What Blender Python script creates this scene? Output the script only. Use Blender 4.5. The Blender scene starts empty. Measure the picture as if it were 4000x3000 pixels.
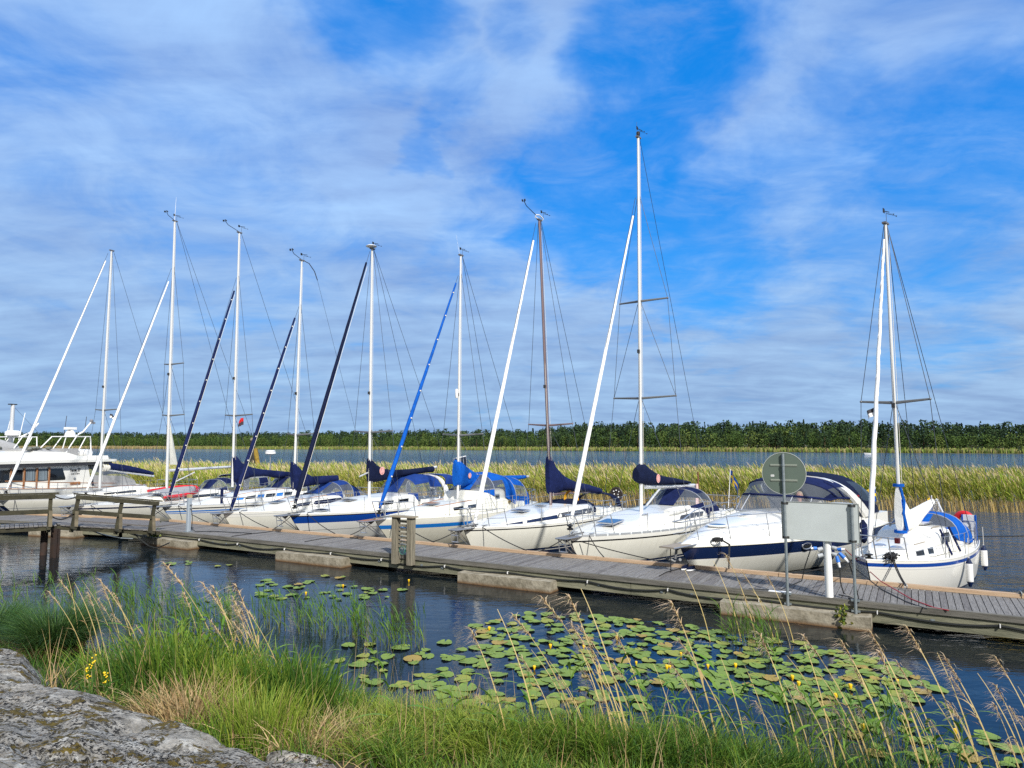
import bpy, bmesh, math, random
import numpy as np
from mathutils import Vector, Matrix, noise
R = math.radians
random.seed(7)
rng = np.random.default_rng(11)
SC = bpy.context.scene
COL = SC.collection

# ------------------------------------------------------------------ camera (a phone camera held at eye height on the shore rock)
FPX, CAMH, PITCH = 2700.0, 3.65, math.atan(235 / 2700)
cP, sP = math.cos(PITCH), math.sin(PITCH)
cam = bpy.data.cameras.new("camera")
cam.sensor_width = 36
cam.lens = FPX / 4000 * 36
cam.clip_start = 0.05
cam.clip_end = 6000
camo = bpy.data.objects.new("camera", cam)
camo.location = (0, 0, CAMH)
camo.rotation_euler = (math.pi / 2 + PITCH, 0, 0)
COL.objects.link(camo)
SC.camera = camo

# surveying helpers: measurements taken off the photograph turned into metres
def ray(px, py):
    a = (px - 2000) / FPX
    b = (1500 - py) / FPX
    return Vector((a, cP - b * sP, sP + b * cP))
def G(px, py, z=0.0):                      # point on the horizontal level z
    d = ray(px, py)
    return Vector((0, 0, CAMH)) + d * ((z - CAMH) / d.z)
def AtY(px, py, Y):                        # point at forward distance Y
    d = ray(px, py)
    return Vector((0, 0, CAMH)) + d * (Y / d.y)
def OnPlane(px, py, p0, n):                # point on a plane
    d = ray(px, py)
    c = Vector((0, 0, CAMH))
    return c + d * ((p0 - c).dot(n) / d.dot(n))

# ------------------------------------------------------------------ materials
MATS = {}
def mat(name, col, rough=0.5, metal=0.0, var=0.0, vs=3.0, bump=0.0, bs=40.0, spec=0.5, col2=None, alpha=1.0, trans=0.0, coat=0.0, stretch=None):
    if name in MATS:
        return MATS[name]
    m = bpy.data.materials.new(name)
    m.use_nodes = True
    nt = m.node_tree
    b = nt.nodes["Principled BSDF"]
    b.inputs["Base Color"].default_value = (*col, 1)
    b.inputs["Roughness"].default_value = rough
    b.inputs["Metallic"].default_value = metal
    b.inputs["Specular IOR Level"].default_value = spec
    b.inputs["Alpha"].default_value = alpha
    b.inputs["Transmission Weight"].default_value = trans
    b.inputs["Coat Weight"].default_value = coat
    if var > 0 or col2 or bump > 0:
        tc = nt.nodes.new("ShaderNodeTexCoord")
        mp = nt.nodes.new("ShaderNodeMapping")
        if stretch:
            mp.inputs["Scale"].default_value = stretch
        nt.links.new(tc.outputs["Object"], mp.inputs["Vector"])
    if var > 0 or col2:
        n = nt.nodes.new("ShaderNodeTexNoise")
        n.inputs["Scale"].default_value = vs
        n.inputs["Detail"].default_value = 6
        n.inputs["Roughness"].default_value = 0.65
        nt.links.new(mp.outputs["Vector"], n.inputs["Vector"])
        r = nt.nodes.new("ShaderNodeValToRGB")
        r.color_ramp.elements[0].position = 0.32
        r.color_ramp.elements[1].position = 0.68
        c2 = col2 if col2 else tuple(min(1, c * (1 + var)) for c in col)
        c1 = col if col2 else tuple(c * (1 - var) for c in col)
        r.color_ramp.elements[0].color = (*c1, 1)
        r.color_ramp.elements[1].color = (*c2, 1)
        nt.links.new(n.outputs["Fac"], r.inputs["Fac"])
        nt.links.new(r.outputs["Color"], b.inputs["Base Color"])
    if bump > 0:
        n2 = nt.nodes.new("ShaderNodeTexNoise")
        n2.inputs["Scale"].default_value = bs
        n2.inputs["Detail"].default_value = 4
        nt.links.new(mp.outputs["Vector"], n2.inputs["Vector"])
        bp = nt.nodes.new("ShaderNodeBump")
        bp.inputs["Strength"].default_value = bump
        bp.inputs["Distance"].default_value = 0.02
        nt.links.new(n2.outputs["Fac"], bp.inputs["Height"])
        nt.links.new(bp.outputs["Normal"], b.inputs["Normal"])
    MATS[name] = m
    return m

GEL = mat("gelcoat white", (0.74, 0.73, 0.68), 0.25, var=0.03, vs=1.2, coat=0.3)
def stain(m, tone=(.30, .27, .17)):
    """waterline scum and faint run-off streaks on a hull"""
    N_, L_ = m.node_tree.nodes, m.node_tree.links; b = N_["Principled BSDF"]
    src = b.inputs["Base Color"].links[0].from_socket
    tc = N_.new("ShaderNodeTexCoord"); sx = N_.new("ShaderNodeSeparateXYZ"); L_.new(tc.outputs["Object"], sx.inputs[0])
    mp = N_.new("ShaderNodeMapping"); mp.inputs["Scale"].default_value = (6, 1, .35); L_.new(tc.outputs["Object"], mp.inputs["Vector"])
    n = N_.new("ShaderNodeTexNoise"); n.inputs["Scale"].default_value = 2.2; n.inputs["Detail"].default_value = 5; L_.new(mp.outputs[0], n.inputs["Vector"])
    a = N_.new("ShaderNodeMapRange"); a.inputs[1].default_value = .0; a.inputs[2].default_value = .34; a.inputs[3].default_value = .55; a.inputs[4].default_value = .0; L_.new(sx.outputs["Z"], a.inputs[0])
    c = N_.new("ShaderNodeMapRange"); c.inputs[1].default_value = .52; c.inputs[2].default_value = .72; c.inputs[3].default_value = .0; c.inputs[4].default_value = .12; L_.new(n.outputs["Fac"], c.inputs[0])
    s_ = N_.new("ShaderNodeMath"); s_.operation = 'ADD'; s_.use_clamp = True; L_.new(a.outputs[0], s_.inputs[0]); L_.new(c.outputs[0], s_.inputs[1])
    mx = N_.new("ShaderNodeMixRGB"); L_.new(s_.outputs[0], mx.inputs[0]); L_.new(src, mx.inputs[1]); mx.inputs[2].default_value = (*tone, 1)
    L_.new(mx.outputs[0], b.inputs["Base Color"]); return m
CREAM = mat("gelcoat cream", (0.72, 0.69, 0.57), 0.25, var=0.04, vs=1.0, coat=0.3)
IVORY = mat("gelcoat ivory", (0.75, 0.735, 0.65), 0.25, var=0.04, vs=1.0, coat=0.3)
stain(CREAM); stain(IVORY)
DECKW = mat("deck white", (0.70, 0.69, 0.63), 0.55, var=0.04, vs=2.5, bump=0.15, bs=60)
DECKG = mat("deck grey", (0.40, 0.41, 0.41), 0.65, var=0.12, vs=4)
NAVY = mat("navy gelcoat", (0.006, 0.016, 0.062), 0.25, coat=0.3)
BLUEG = mat("blue gelcoat", (0.006, 0.05, 0.28), 0.25, coat=0.3)
LBLUE = mat("light blue gelcoat", (0.012, 0.17, 0.55), 0.3, coat=0.2)
BLACK = mat("black rubber", (0.008, 0.008, 0.009), 0.55)
DARKG = mat("dark glass", (0.008, 0.009, 0.011), 0.08, spec=0.7)
TINT = mat("tinted plastic", (0.02, 0.024, 0.035), 0.10, alpha=0.60)
CLEAR = mat("clear plastic", (0.22, 0.25, 0.30), 0.06, alpha=0.30)
FNAVY = mat("navy canvas", (0.008, 0.014, 0.062), 0.85, spec=0.12, var=0.25, vs=6, bump=0.5, bs=9)
FDARK = mat("dark navy canvas", (0.006, 0.010, 0.034), 0.85, spec=0.12, var=0.25, vs=6, bump=0.5, bs=9)
FBLUE = mat("bright blue canvas", (0.004, 0.082, 0.39), 0.8, spec=0.12, var=0.2, vs=6, bump=0.5, bs=9)
FMID = mat("mid blue canvas", (0.012, 0.04, 0.19), 0.8, spec=0.12, var=0.2, vs=6, bump=0.5, bs=9)
FWHITE = mat("white canvas", (0.72, 0.72, 0.70), 0.85, var=0.08, vs=4, bump=0.8, bs=7)
FGREY = mat("grey canvas", (0.33, 0.33, 0.33), 0.85, var=0.12, vs=4, bump=0.4, bs=7)
SAILW = mat("sailcloth white", (0.80, 0.80, 0.78), 0.7, var=0.05, vs=9, bump=0.3, bs=14)
ALU = mat("anodised aluminium", (0.66, 0.67, 0.68), 0.38, 0.35, var=0.08, vs=2, stretch=(4, 4, 0.3))
WMAST = mat("white painted mast", (0.60, 0.61, 0.61), 0.35, var=0.05, vs=2, stretch=(4, 4, 0.3))
BRMAST = mat("brown anodised mast", (0.20, 0.145, 0.15), 0.4, 0.3, var=0.15, vs=3, stretch=(4, 4, 0.3))
STEEL = mat("polished steel", (0.55, 0.56, 0.58), 0.25, 0.8)
WIRE = mat("rigging wire", (0.045, 0.055, 0.075), 0.5, 0.3)
ROPEW = mat("white rope", (0.62, 0.60, 0.54), 0.8)
ROPEB = mat("black rope", (0.012, 0.012, 0.013), 0.8)
TEAK = mat("teak", (0.30, 0.13, 0.05), 0.5, var=0.25, vs=10, stretch=(1, 8, 8))
RED = mat("red vinyl", (0.55, 0.012, 0.015), 0.4, var=0.1, vs=5)
YEL = mat("yellow plastic", (0.75, 0.38, 0.02), 0.5)
PINK = mat("pink badge", (0.75, 0.40, 0.37), 0.7)
WHITE = mat("white plastic", (0.80, 0.80, 0.79), 0.35)
PLANK = mat("weathered deck planks", (0.115, 0.108, 0.102), 0.85, col2=(0.25, 0.24, 0.23), vs=5.0, bump=0.5, bs=30, stretch=(9, 0.7, 9))
PLANKD = mat("dark weathered planks", (0.085, 0.078, 0.075), 0.85, col2=(0.19, 0.18, 0.175), vs=5.0, bump=0.5, bs=30, stretch=(9, 0.7, 9))
KERB = mat("fresh kerb timber", (0.38, 0.25, 0.15), 0.75, col2=(0.52, 0.38, 0.25), vs=3, bump=0.3, bs=25, stretch=(0.6, 9, 9))
FASC = mat("mossy fascia timber", (0.10, 0.105, 0.068), 0.9, col2=(0.25, 0.24, 0.165), vs=2.2, bump=0.5, bs=18, stretch=(0.5, 6, 4))
RAILW = mat("dark mossy rail timber", (0.020, 0.019, 0.011), 0.9, col2=(0.060, 0.055, 0.030), vs=3, bump=0.6, bs=18)
POSTW = mat("grey post timber", (0.12, 0.105, 0.075), 0.9, col2=(0.26, 0.235, 0.175), vs=3, bump=0.5, bs=18, stretch=(6, 6, 0.7))
RUST = mat("rusty steel", (0.022, 0.018, 0.016), 0.85, col2=(0.045, 0.022, 0.014), vs=3, bump=0.4, bs=20)
GALV = mat("galvanised steel", (0.26, 0.30, 0.32), 0.45, 0.5, var=0.15, vs=14)
SIGNG = mat("sign back green grey", (0.105, 0.14, 0.115), 0.6, var=0.05, vs=3)
SIGNW = mat("sign back white grey", (0.49, 0.53, 0.53), 0.5, var=0.05, vs=2)
CABLE = mat("black cable", (0.02, 0.022, 0.022), 0.45)
BLUEP = mat("blue plug plastic", (0.02, 0.16, 0.60), 0.4)
CONC = None

def nodes_of(m):
    return m.node_tree.nodes, m.node_tree.links

def concrete():
    m = mat("pontoon concrete", (0.2, 0.18, 0.14), 0.9, bump=0.7, bs=14)
    N_, L_ = nodes_of(m)
    b = N_["Principled BSDF"]
    tc = N_.new("ShaderNodeTexCoord")
    n1 = N_.new("ShaderNodeTexNoise"); n1.inputs["Scale"].default_value = 3.5; n1.inputs["Detail"].default_value = 8; n1.inputs["Roughness"].default_value = 0.7
    L_.new(tc.outputs["Object"], n1.inputs["Vector"])
    r = N_.new("ShaderNodeValToRGB")
    e = r.color_ramp.elements
    e[0].position = 0.30; e[0].color = (0.11, 0.095, 0.06, 1)
    e[1].position = 0.72; e[1].color = (0.42, 0.385, 0.30, 1)
    x = e.new(0.5); x.color = (0.27, 0.24, 0.18, 1)
    L_.new(n1.outputs["Fac"], r.inputs["Fac"])
    sx = N_.new("ShaderNodeSeparateXYZ"); L_.new(tc.outputs["Object"], sx.inputs[0])
    mr = N_.new("ShaderNodeMapRange"); mr.inputs[1].default_value = 0.0; mr.inputs[2].default_value = 0.09; mr.inputs[3].default_value = 1; mr.inputs[4].default_value = 0
    L_.new(sx.outputs["Z"], mr.inputs[0])
    mx = N_.new("ShaderNodeMixRGB"); mx.inputs[2].default_value = (0.13, 0.065, 0.02, 1)   # rust-brown tide mark
    L_.new(mr.outputs[0], mx.inputs[0]); L_.new(r.outputs["Color"], mx.inputs[1])
    L_.new(mx.outputs[0], b.inputs["Base Color"])
    return m
CONC = concrete()

def plant_mat():
    m = bpy.data.materials.new("plant blades"); m.use_nodes = True
    N_, L_ = nodes_of(m)
    b = N_["Principled BSDF"]
    a = N_.new("ShaderNodeAttribute"); a.attribute_name = "Col"
    b.inputs["Roughness"].default_value = 0.55
    b.inputs["Specular IOR Level"].default_value = 0.25
    L_.new(a.outputs["Color"], b.inputs["Base Color"])
    t = N_.new("ShaderNodeBsdfTranslucent"); L_.new(a.outputs["Color"], t.inputs["Color"])
    mx = N_.new("ShaderNodeMixShader"); mx.inputs[0].default_value = 0.22
    L_.new(b.outputs[0], mx.inputs[1]); L_.new(t.outputs[0], mx.inputs[2])
    L_.new(mx.outputs[0], N_["Material Output"].inputs["Surface"])
    return m
PLANT = plant_mat()

# ------------------------------------------------------------------ mesh building
class MB:
    def __init__(s):
        s.v = []; s.f = []; s.m = []; s.sm = []
    def face(s, idx, m=0, smooth=False):
        s.f.append(tuple(idx)); s.m.append(m); s.sm.append(smooth)
    def add(s, pts):
        i = len(s.v); s.v.extend([tuple(p) for p in pts]); return i
    def box(s, x0, x1, y0, y1, z0, z1, m=0, M=None):
        p = [(x0, y0, z0), (x1, y0, z0), (x1, y1, z0), (x0, y1, z0), (x0, y0, z1), (x1, y0, z1), (x1, y1, z1), (x0, y1, z1)]
        if M is not None:
            p = [M @ Vector(q) for q in p]
        i = s.add(p)
        for q in ((0, 3, 2, 1), (4, 5, 6, 7), (0, 1, 5, 4), (1, 2, 6, 5), (2, 3, 7, 6), (3, 0, 4, 7)):
            s.face([i + k for k in q], m)
    def bar(s, a, b, w, h, m=0, up=(0, 0, 1)):     # rectangular bar from a to b
        a = Vector(a); b = Vector(b); d = (b - a)
        L = d.length; d.normalize()
        up = Vector(up)
        x = d.cross(up)
        if x.length < 1e-4:
            x = d.cross(Vector((1, 0, 0)))
        x.normalize(); z = x.cross(d)
        p = []
        for q in (a, b):
            for sx, sz in ((-1, -1), (1, -1), (1, 1), (-1, 1)):
                p.append(q + x * (sx * w / 2) + z * (sz * h / 2))
        i = s.add(p)
        for q in ((0, 3, 2, 1), (4, 5, 6, 7), (0, 1, 5, 4), (1, 2, 6, 5), (2, 3, 7, 6), (3, 0, 4, 7)):
            s.face([i + k for k in q], m)
    def tube(s, pts, r, n=8, m=0, cap=True, ey=1.0):
        pts = [Vector(p) for p in pts]
        rs = r if isinstance(r, (list, tuple)) else [r] * len(pts)
        prev = None; rings = []
        for k, p in enumerate(pts):
            d = (pts[min(k + 1, len(pts) - 1)] - pts[max(k - 1, 0)])
            if d.length < 1e-9: d = Vector((0, 0, 1))
            d.normalize()
            if prev is None:
                x = d.cross(Vector((0, 1, 0)))
                if x.length < 0.1: x = d.cross(Vector((1, 0, 0)))
            else:
                x = prev - d * prev.dot(d)
                if x.length < 1e-6: x = d.cross(Vector((1, 0, 0)))
            x.normalize(); prev = x
            y = d.cross(x)
            rings.append(s.add([p + x * (rs[k] * math.cos(2 * math.pi * j / n)) + y * (rs[k] * ey * math.sin(2 * math.pi * j / n)) for j in range(n)]))
        for k in range(len(rings) - 1):
            a, b = rings[k], rings[k + 1]
            for j in range(n):
                s.face((a + j, a + (j + 1) % n, b + (j + 1) % n, b + j), m, True)
        if cap:
            s.face([rings[0] + j for j in reversed(range(n))], m)
            s.face([rings[-1] + j for j in range(n)], m)
    def loft(s, rings, m=0, closed=False, smooth=True, mf=None, skip=None, cap0=False, cap1=False):
        n = len(rings[0]); ii = [s.add(r) for r in rings]
        for k in range(len(rings) - 1):
            for j in range(n if closed else n - 1):
                if skip and skip(k, j): continue
                mm = mf(k, j) if mf else m
                s.face((ii[k] + j, ii[k] + (j + 1) % n, ii[k + 1] + (j + 1) % n, ii[k + 1] + j), mm, smooth)
        if cap0: s.face([ii[0] + j for j in reversed(range(n))], m)
        if cap1: s.face([ii[-1] + j for j in range(n)], m)
    def lathe(s, prof, c=(0, 0, 0), n=12, m=0, axis='z', mf=None):
        rings = []
        for r, h in prof:
            ring = []
            for j in range(n):
                a = 2 * math.pi * j / n
                q = (r * math.cos(a), r * math.sin(a), h)
                if axis == 'x': q = (h, q[0], q[1])
                if axis == 'y': q = (q[0], h, q[1])
                ring.append((c[0] + q[0], c[1] + q[1], c[2] + q[2]))
            rings.append(ring)
        s.loft(rings, m, closed=True, mf=mf, cap0=True, cap1=True)
    def ball(s, c, r, n=8, m=0, sz=1.0):
        prof = [(max(1e-4, r * math.sin(math.pi * k / n)), -r * sz * math.cos(math.pi * k / n)) for k in range(n + 1)]
        s.lathe(prof, c, max(8, n), m)
    def shift(s, d):
        s.v = [(a + d[0], b + d[1], c + d[2]) for a, b, c in s.v]
        return s
    def build(s, name, mats, parent=None, sharp=40, loc=None, rotz=0):
        me = bpy.data.meshes.new(name)
        me.from_pydata(s.v, [], s.f)
        if not isinstance(mats, (list, tuple)): mats = [mats]
        for q in mats: me.materials.append(q)
        me.polygons.foreach_set("material_index", s.m)
        me.polygons.foreach_set("use_smooth", s.sm)
        bm = bmesh.new(); bm.from_mesh(me)
        bmesh.ops.recalc_face_normals(bm, faces=bm.faces)
        bm.to_mesh(me); bm.free()
        try: me.set_sharp_from_angle(angle=R(sharp))
        except Exception: pass
        o = bpy.data.objects.new(name, me)
        COL.objects.link(o)
        if parent is not None: o.parent = parent
        if loc is not None: o.location = loc
        if rotz: o.rotation_euler = (0, 0, rotz)
        return o

def tag(o, label=None, cat=None, group=None, kind=None):
    if label: o["label"] = label
    if cat: o["category"] = cat
    if group: o["group"] = group
    if kind: o["kind"] = kind
    return o
def thing(name, label, cat, loc=(0, 0, 0), rotz=0.0, group=None):
    o = bpy.data.objects.new(name, None)
    o.empty_display_size = 0.3
    COL.objects.link(o)
    o.location = loc; o.rotation_euler = (0, 0, rotz)
    return tag(o, label, cat, group)
def copy_tree(o, parent=None):
    c = o.copy(); COL.objects.link(c)
    if parent is not None: c.parent = parent
    for ch in list(o.children): copy_tree(ch, c)
    return c
def sag(a, b, drop, n=8):
    a = Vector(a); b = Vector(b)
    return [a.lerp(b, t / n) + Vector((0, 0, -drop * 4 * (t / n) * (1 - t / n))) for t in range(n + 1)]
def line(name, label, cat, pts, r, m, group=None, n=6):
    b = MB()
    p0 = Vector(pts[0])
    b.tube([Vector(p) - p0 for p in pts], r, n)
    o = b.build(name, m, loc=p0)
    return tag(o, label, cat, group)
def sm01(t):
    t = max(0.0, min(1.0, t)); return t * t * (3 - 2 * t)
def interp(x, xs, ys):
    return float(np.interp(x, xs, ys))

# ------------------------------------------------------------------ sky, sun
SUN_AZ, SUN_EL = math.atan2(0.36, -0.93), R(40)          # over the right shoulder
world = bpy.data.worlds.new("World"); SC.world = world; world.use_nodes = True
wn, wl = world.node_tree.nodes, world.node_tree.links
bg = wn["Background"]; bg.inputs["Strength"].default_value = 0.1
sky = wn.new("ShaderNodeTexSky"); sky.sky_type = 'NISHITA'; sky.sun_disc = False
sky.sun_elevation = SUN_EL; sky.sun_rotation = SUN_AZ; sky.air_density = 1.0; sky.dust_density = 0.3; sky.ozone_density = 2.0
tc = wn.new("ShaderNodeTexCoord")
def vmath(op, a=None, b=None, va=None, vb=None):
    n = wn.new("ShaderNodeVectorMath"); n.operation = op
    if a is not None: wl.new(a, n.inputs[0])
    if b is not None: wl.new(b, n.inputs[1])
    if va is not None: n.inputs[0].default_value = va
    if vb is not None: n.inputs[1].default_value = vb
    return n
def fmath(op, a=None, b=None, x=None, y=None, clamp=False):
    n = wn.new("ShaderNodeMath"); n.operation = op; n.use_clamp = clamp
    if a is not None: wl.new(a, n.inputs[0])
    if b is not None: wl.new(b, n.inputs[1])
    if x is not None: n.inputs[0].default_value = x
    if y is not None: n.inputs[1].default_value = y
    return n.outputs[0]
def wnoise(vec, scale, detail=6, rough=0.6, dist=0.0):
    n = wn.new("ShaderNodeTexNoise"); n.inputs["Scale"].default_value = scale; n.inputs["Detail"].default_value = detail
    n.inputs["Roughness"].default_value = rough; n.inputs["Distortion"].default_value = dist
    wl.new(vec, n.inputs["Vector"]); return n
def maprange(v, a, b, c=0.0, d=1.0, smooth=True):
    n = wn.new("ShaderNodeMapRange"); n.interpolation_type = 'SMOOTHSTEP' if smooth else 'LINEAR'
    wl.new(v, n.inputs[0]); n.inputs[1].default_value = a; n.inputs[2].default_value = b; n.inputs[3].default_value = c; n.inputs[4].default_value = d
    return n.outputs[0]
dirv = vmath('NORMALIZE', tc.outputs["Generated"]).outputs[0]
sep = wn.new("ShaderNodeSeparateXYZ"); wl.new(dirv, sep.inputs[0])
zc = fmath('ADD', fmath('MAXIMUM', sep.outputs["Z"], y=0.0), y=0.16)
comb = wn.new("ShaderNodeCombineXYZ")
wl.new(fmath('DIVIDE', sep.outputs["X"], zc), comb.inputs[0]); wl.new(fmath('DIVIDE', sep.outputs["Y"], zc), comb.inputs[1])
plane = comb.outputs[0]
n_big = wnoise(plane, 1.1, 5, 0.55, 0.4)
n_mid = wnoise(plane, 3.2, 8, 0.62, 0.5)
n_str = wnoise(vmath('MULTIPLY', plane, vb=(0.7, 2.2, 1)).outputs[0], 1.6, 7, 0.6, 0.3)
warp = wnoise(plane, 2.2, 5, 0.6)
wv = vmath('MULTIPLY', vmath('SUBTRACT', warp.outputs["Color"], vb=(0.5, 0.5, 0.5)).outputs[0], vb=(0.30, 0.30, 0.22)).outputs[0]
wdir = vmath('NORMALIZE', vmath('ADD', dirv, wv).outputs[0]).outputs[0]
clear = None      # the openings in the cloud sheet
for px, py, rad, wt in ((2600, 230, 7.5, 1.0), (2520, 520, 5.5, .8), (2330, 790, 8, .95), (2750, 1010, 8, .75), (3050, 1060, 7, .45), (3800, 620, 8, .75), (3600, 920, 9, .7),
                        (3350, 430, 3.5, .4), (1500, 20, 6, .9), (1750, 380, 3.2, .45), (1650, 570, 2.6, .6), (1980, 110, 3.2, .5), (2900, 30, 5, .5), (1950, 900, 6, .4), (900, 1080, 9, .3), (250, 230, 5, .22), (3100, 800, 6, .45)):
    d = ray(px, py).normalized()
    dt = vmath('DOT_PRODUCT', wdir, vb=tuple(d)).outputs["Value"]
    v = fmath('MULTIPLY', maprange(dt, math.cos(R(rad * 1.25)), math.cos(R(rad * 0.15))), y=wt)
    clear = v if clear is None else fmath('MAXIMUM', clear, v)
cov = fmath('ADD', fmath('MULTIPLY', n_big.outputs["Fac"], y=0.85), fmath('MULTIPLY', n_mid.outputs["Fac"], y=0.75))
cov = fmath('ADD', cov, fmath('MULTIPLY', n_str.outputs["Fac"], y=0.35))
cov = fmath('SUBTRACT', cov, fmath('MULTIPLY', clear, y=0.54))
cov = fmath('ADD', cov, fmath('MULTIPLY', maprange(sep.outputs["Z"], 0.28, 0.0), y=0.16))
behind = maprange(sep.outputs["Y"], 0.35, -0.35)          # unseen bright cloud added overhead and behind the viewer for neutral fill light
cov = fmath('ADD', cov, fmath('MULTIPLY', behind, y=0.35))
fac = maprange(cov, 0.36, 1.04, 0.0, 0.95)
wisp = wnoise(vmath('MULTIPLY', plane, vb=(1.0, 1.5, 1)).outputs[0], 3.2, 7, 0.62, 0.5)
fac = fmath('MAXIMUM', fac, maprange(wisp.outputs["Fac"], 0.42, 0.80, 0.0, 0.50))
# cloud colour: lavender blue sheet aloft, greyer streaks low down
lowf = maprange(sep.outputs["Z"], 0.02, 0.42)
lowc = wn.new("ShaderNodeMixRGB"); lowc.inputs[1].default_value = (2.6, 3.85, 5.8, 1); lowc.inputs[2].default_value = (2.6, 4.1, 6.9, 1)
wl.new(lowf, lowc.inputs[0])
shade = maprange(fmath('ADD', fmath('MULTIPLY', n_str.outputs["Fac"], y=0.6), fmath('MULTIPLY', n_mid.outputs["Fac"], y=0.4)), 0.30, 0.70, 0.70, 1.32, False)
cl = wn.new("ShaderNodeMixRGB"); cl.blend_type = 'MULTIPLY'; cl.inputs[0].default_value = 1
wl.new(lowc.outputs[0], cl.inputs[1])
cmb = wn.new("ShaderNodeCombineXYZ")
wl.new(shade, cmb.inputs[0]); wl.new(shade, cmb.inputs[1]); wl.new(fmath('ADD', fmath('MULTIPLY', shade, y=0.7), y=0.3), cmb.inputs[2])
wl.new(cmb.outputs[0], cl.inputs[2])
tint = wn.new("ShaderNodeMixRGB"); tint.blend_type = 'MULTIPLY'; tint.inputs[0].default_value = 1; tint.inputs[2].default_value = (0.10, 0.95, 1.75, 1)
wl.new(sky.outputs[0], tint.inputs[1])
deep = wn.new("ShaderNodeMixRGB"); deep.inputs[1].default_value = (0.55, 2.75, 6.6, 1); deep.inputs[2].default_value = (0.05, 1.95, 6.6, 1)
wl.new(maprange(sep.outputs["Z"], 0.08, 0.45), deep.inputs[0])
blue = wn.new("ShaderNodeMixRGB"); blue.inputs[0].default_value = 0.72; wl.new(tint.outputs[0], blue.inputs[1]); wl.new(deep.outputs[0], blue.inputs[2])
skymix = wn.new("ShaderNodeMixRGB"); 
wl.new(fac, skymix.inputs[0]); wl.new(blue.outputs[0], skymix.inputs[1]); 
bright = wn.new("ShaderNodeMixRGB"); wl.new(behind, bright.inputs[0]); wl.new(cl.outputs[0], bright.inputs[1]); bright.inputs[2].default_value = (4.2, 4.4, 4.8, 1)
wl.new(bright.outputs[0], skymix.inputs[2])
wl.new(skymix.outputs[0], bg.inputs["Color"])
sun = bpy.data.lights.new("sun", 'SUN'); sun.energy = 4.4; sun.angle = R(2.5); sun.color = (1.0, 0.965, 0.90)
so = bpy.data.objects.new("sun", sun); COL.objects.link(so)
sd = Vector((math.sin(SUN_AZ) * math.cos(SUN_EL), math.cos(SUN_AZ) * math.cos(SUN_EL), math.sin(SUN_EL)))
so.rotation_euler = sd.to_track_quat('Z', 'Y').to_euler()
so.location = (20, -30, 40)
SC.view_settings.view_transform = 'Standard'; SC.view_settings.look = 'None'; SC.view_settings.exposure = 0.38; SC.view_settings.gamma = 1
SC.render.engine = 'CYCLES'
SC.cycles.max_bounces = 8; SC.cycles.transparent_max_bounces = 16; SC.cycles.caustics_reflective = False; SC.cycles.caustics_refractive = False
SC.cycles.use_denoising = False

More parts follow.
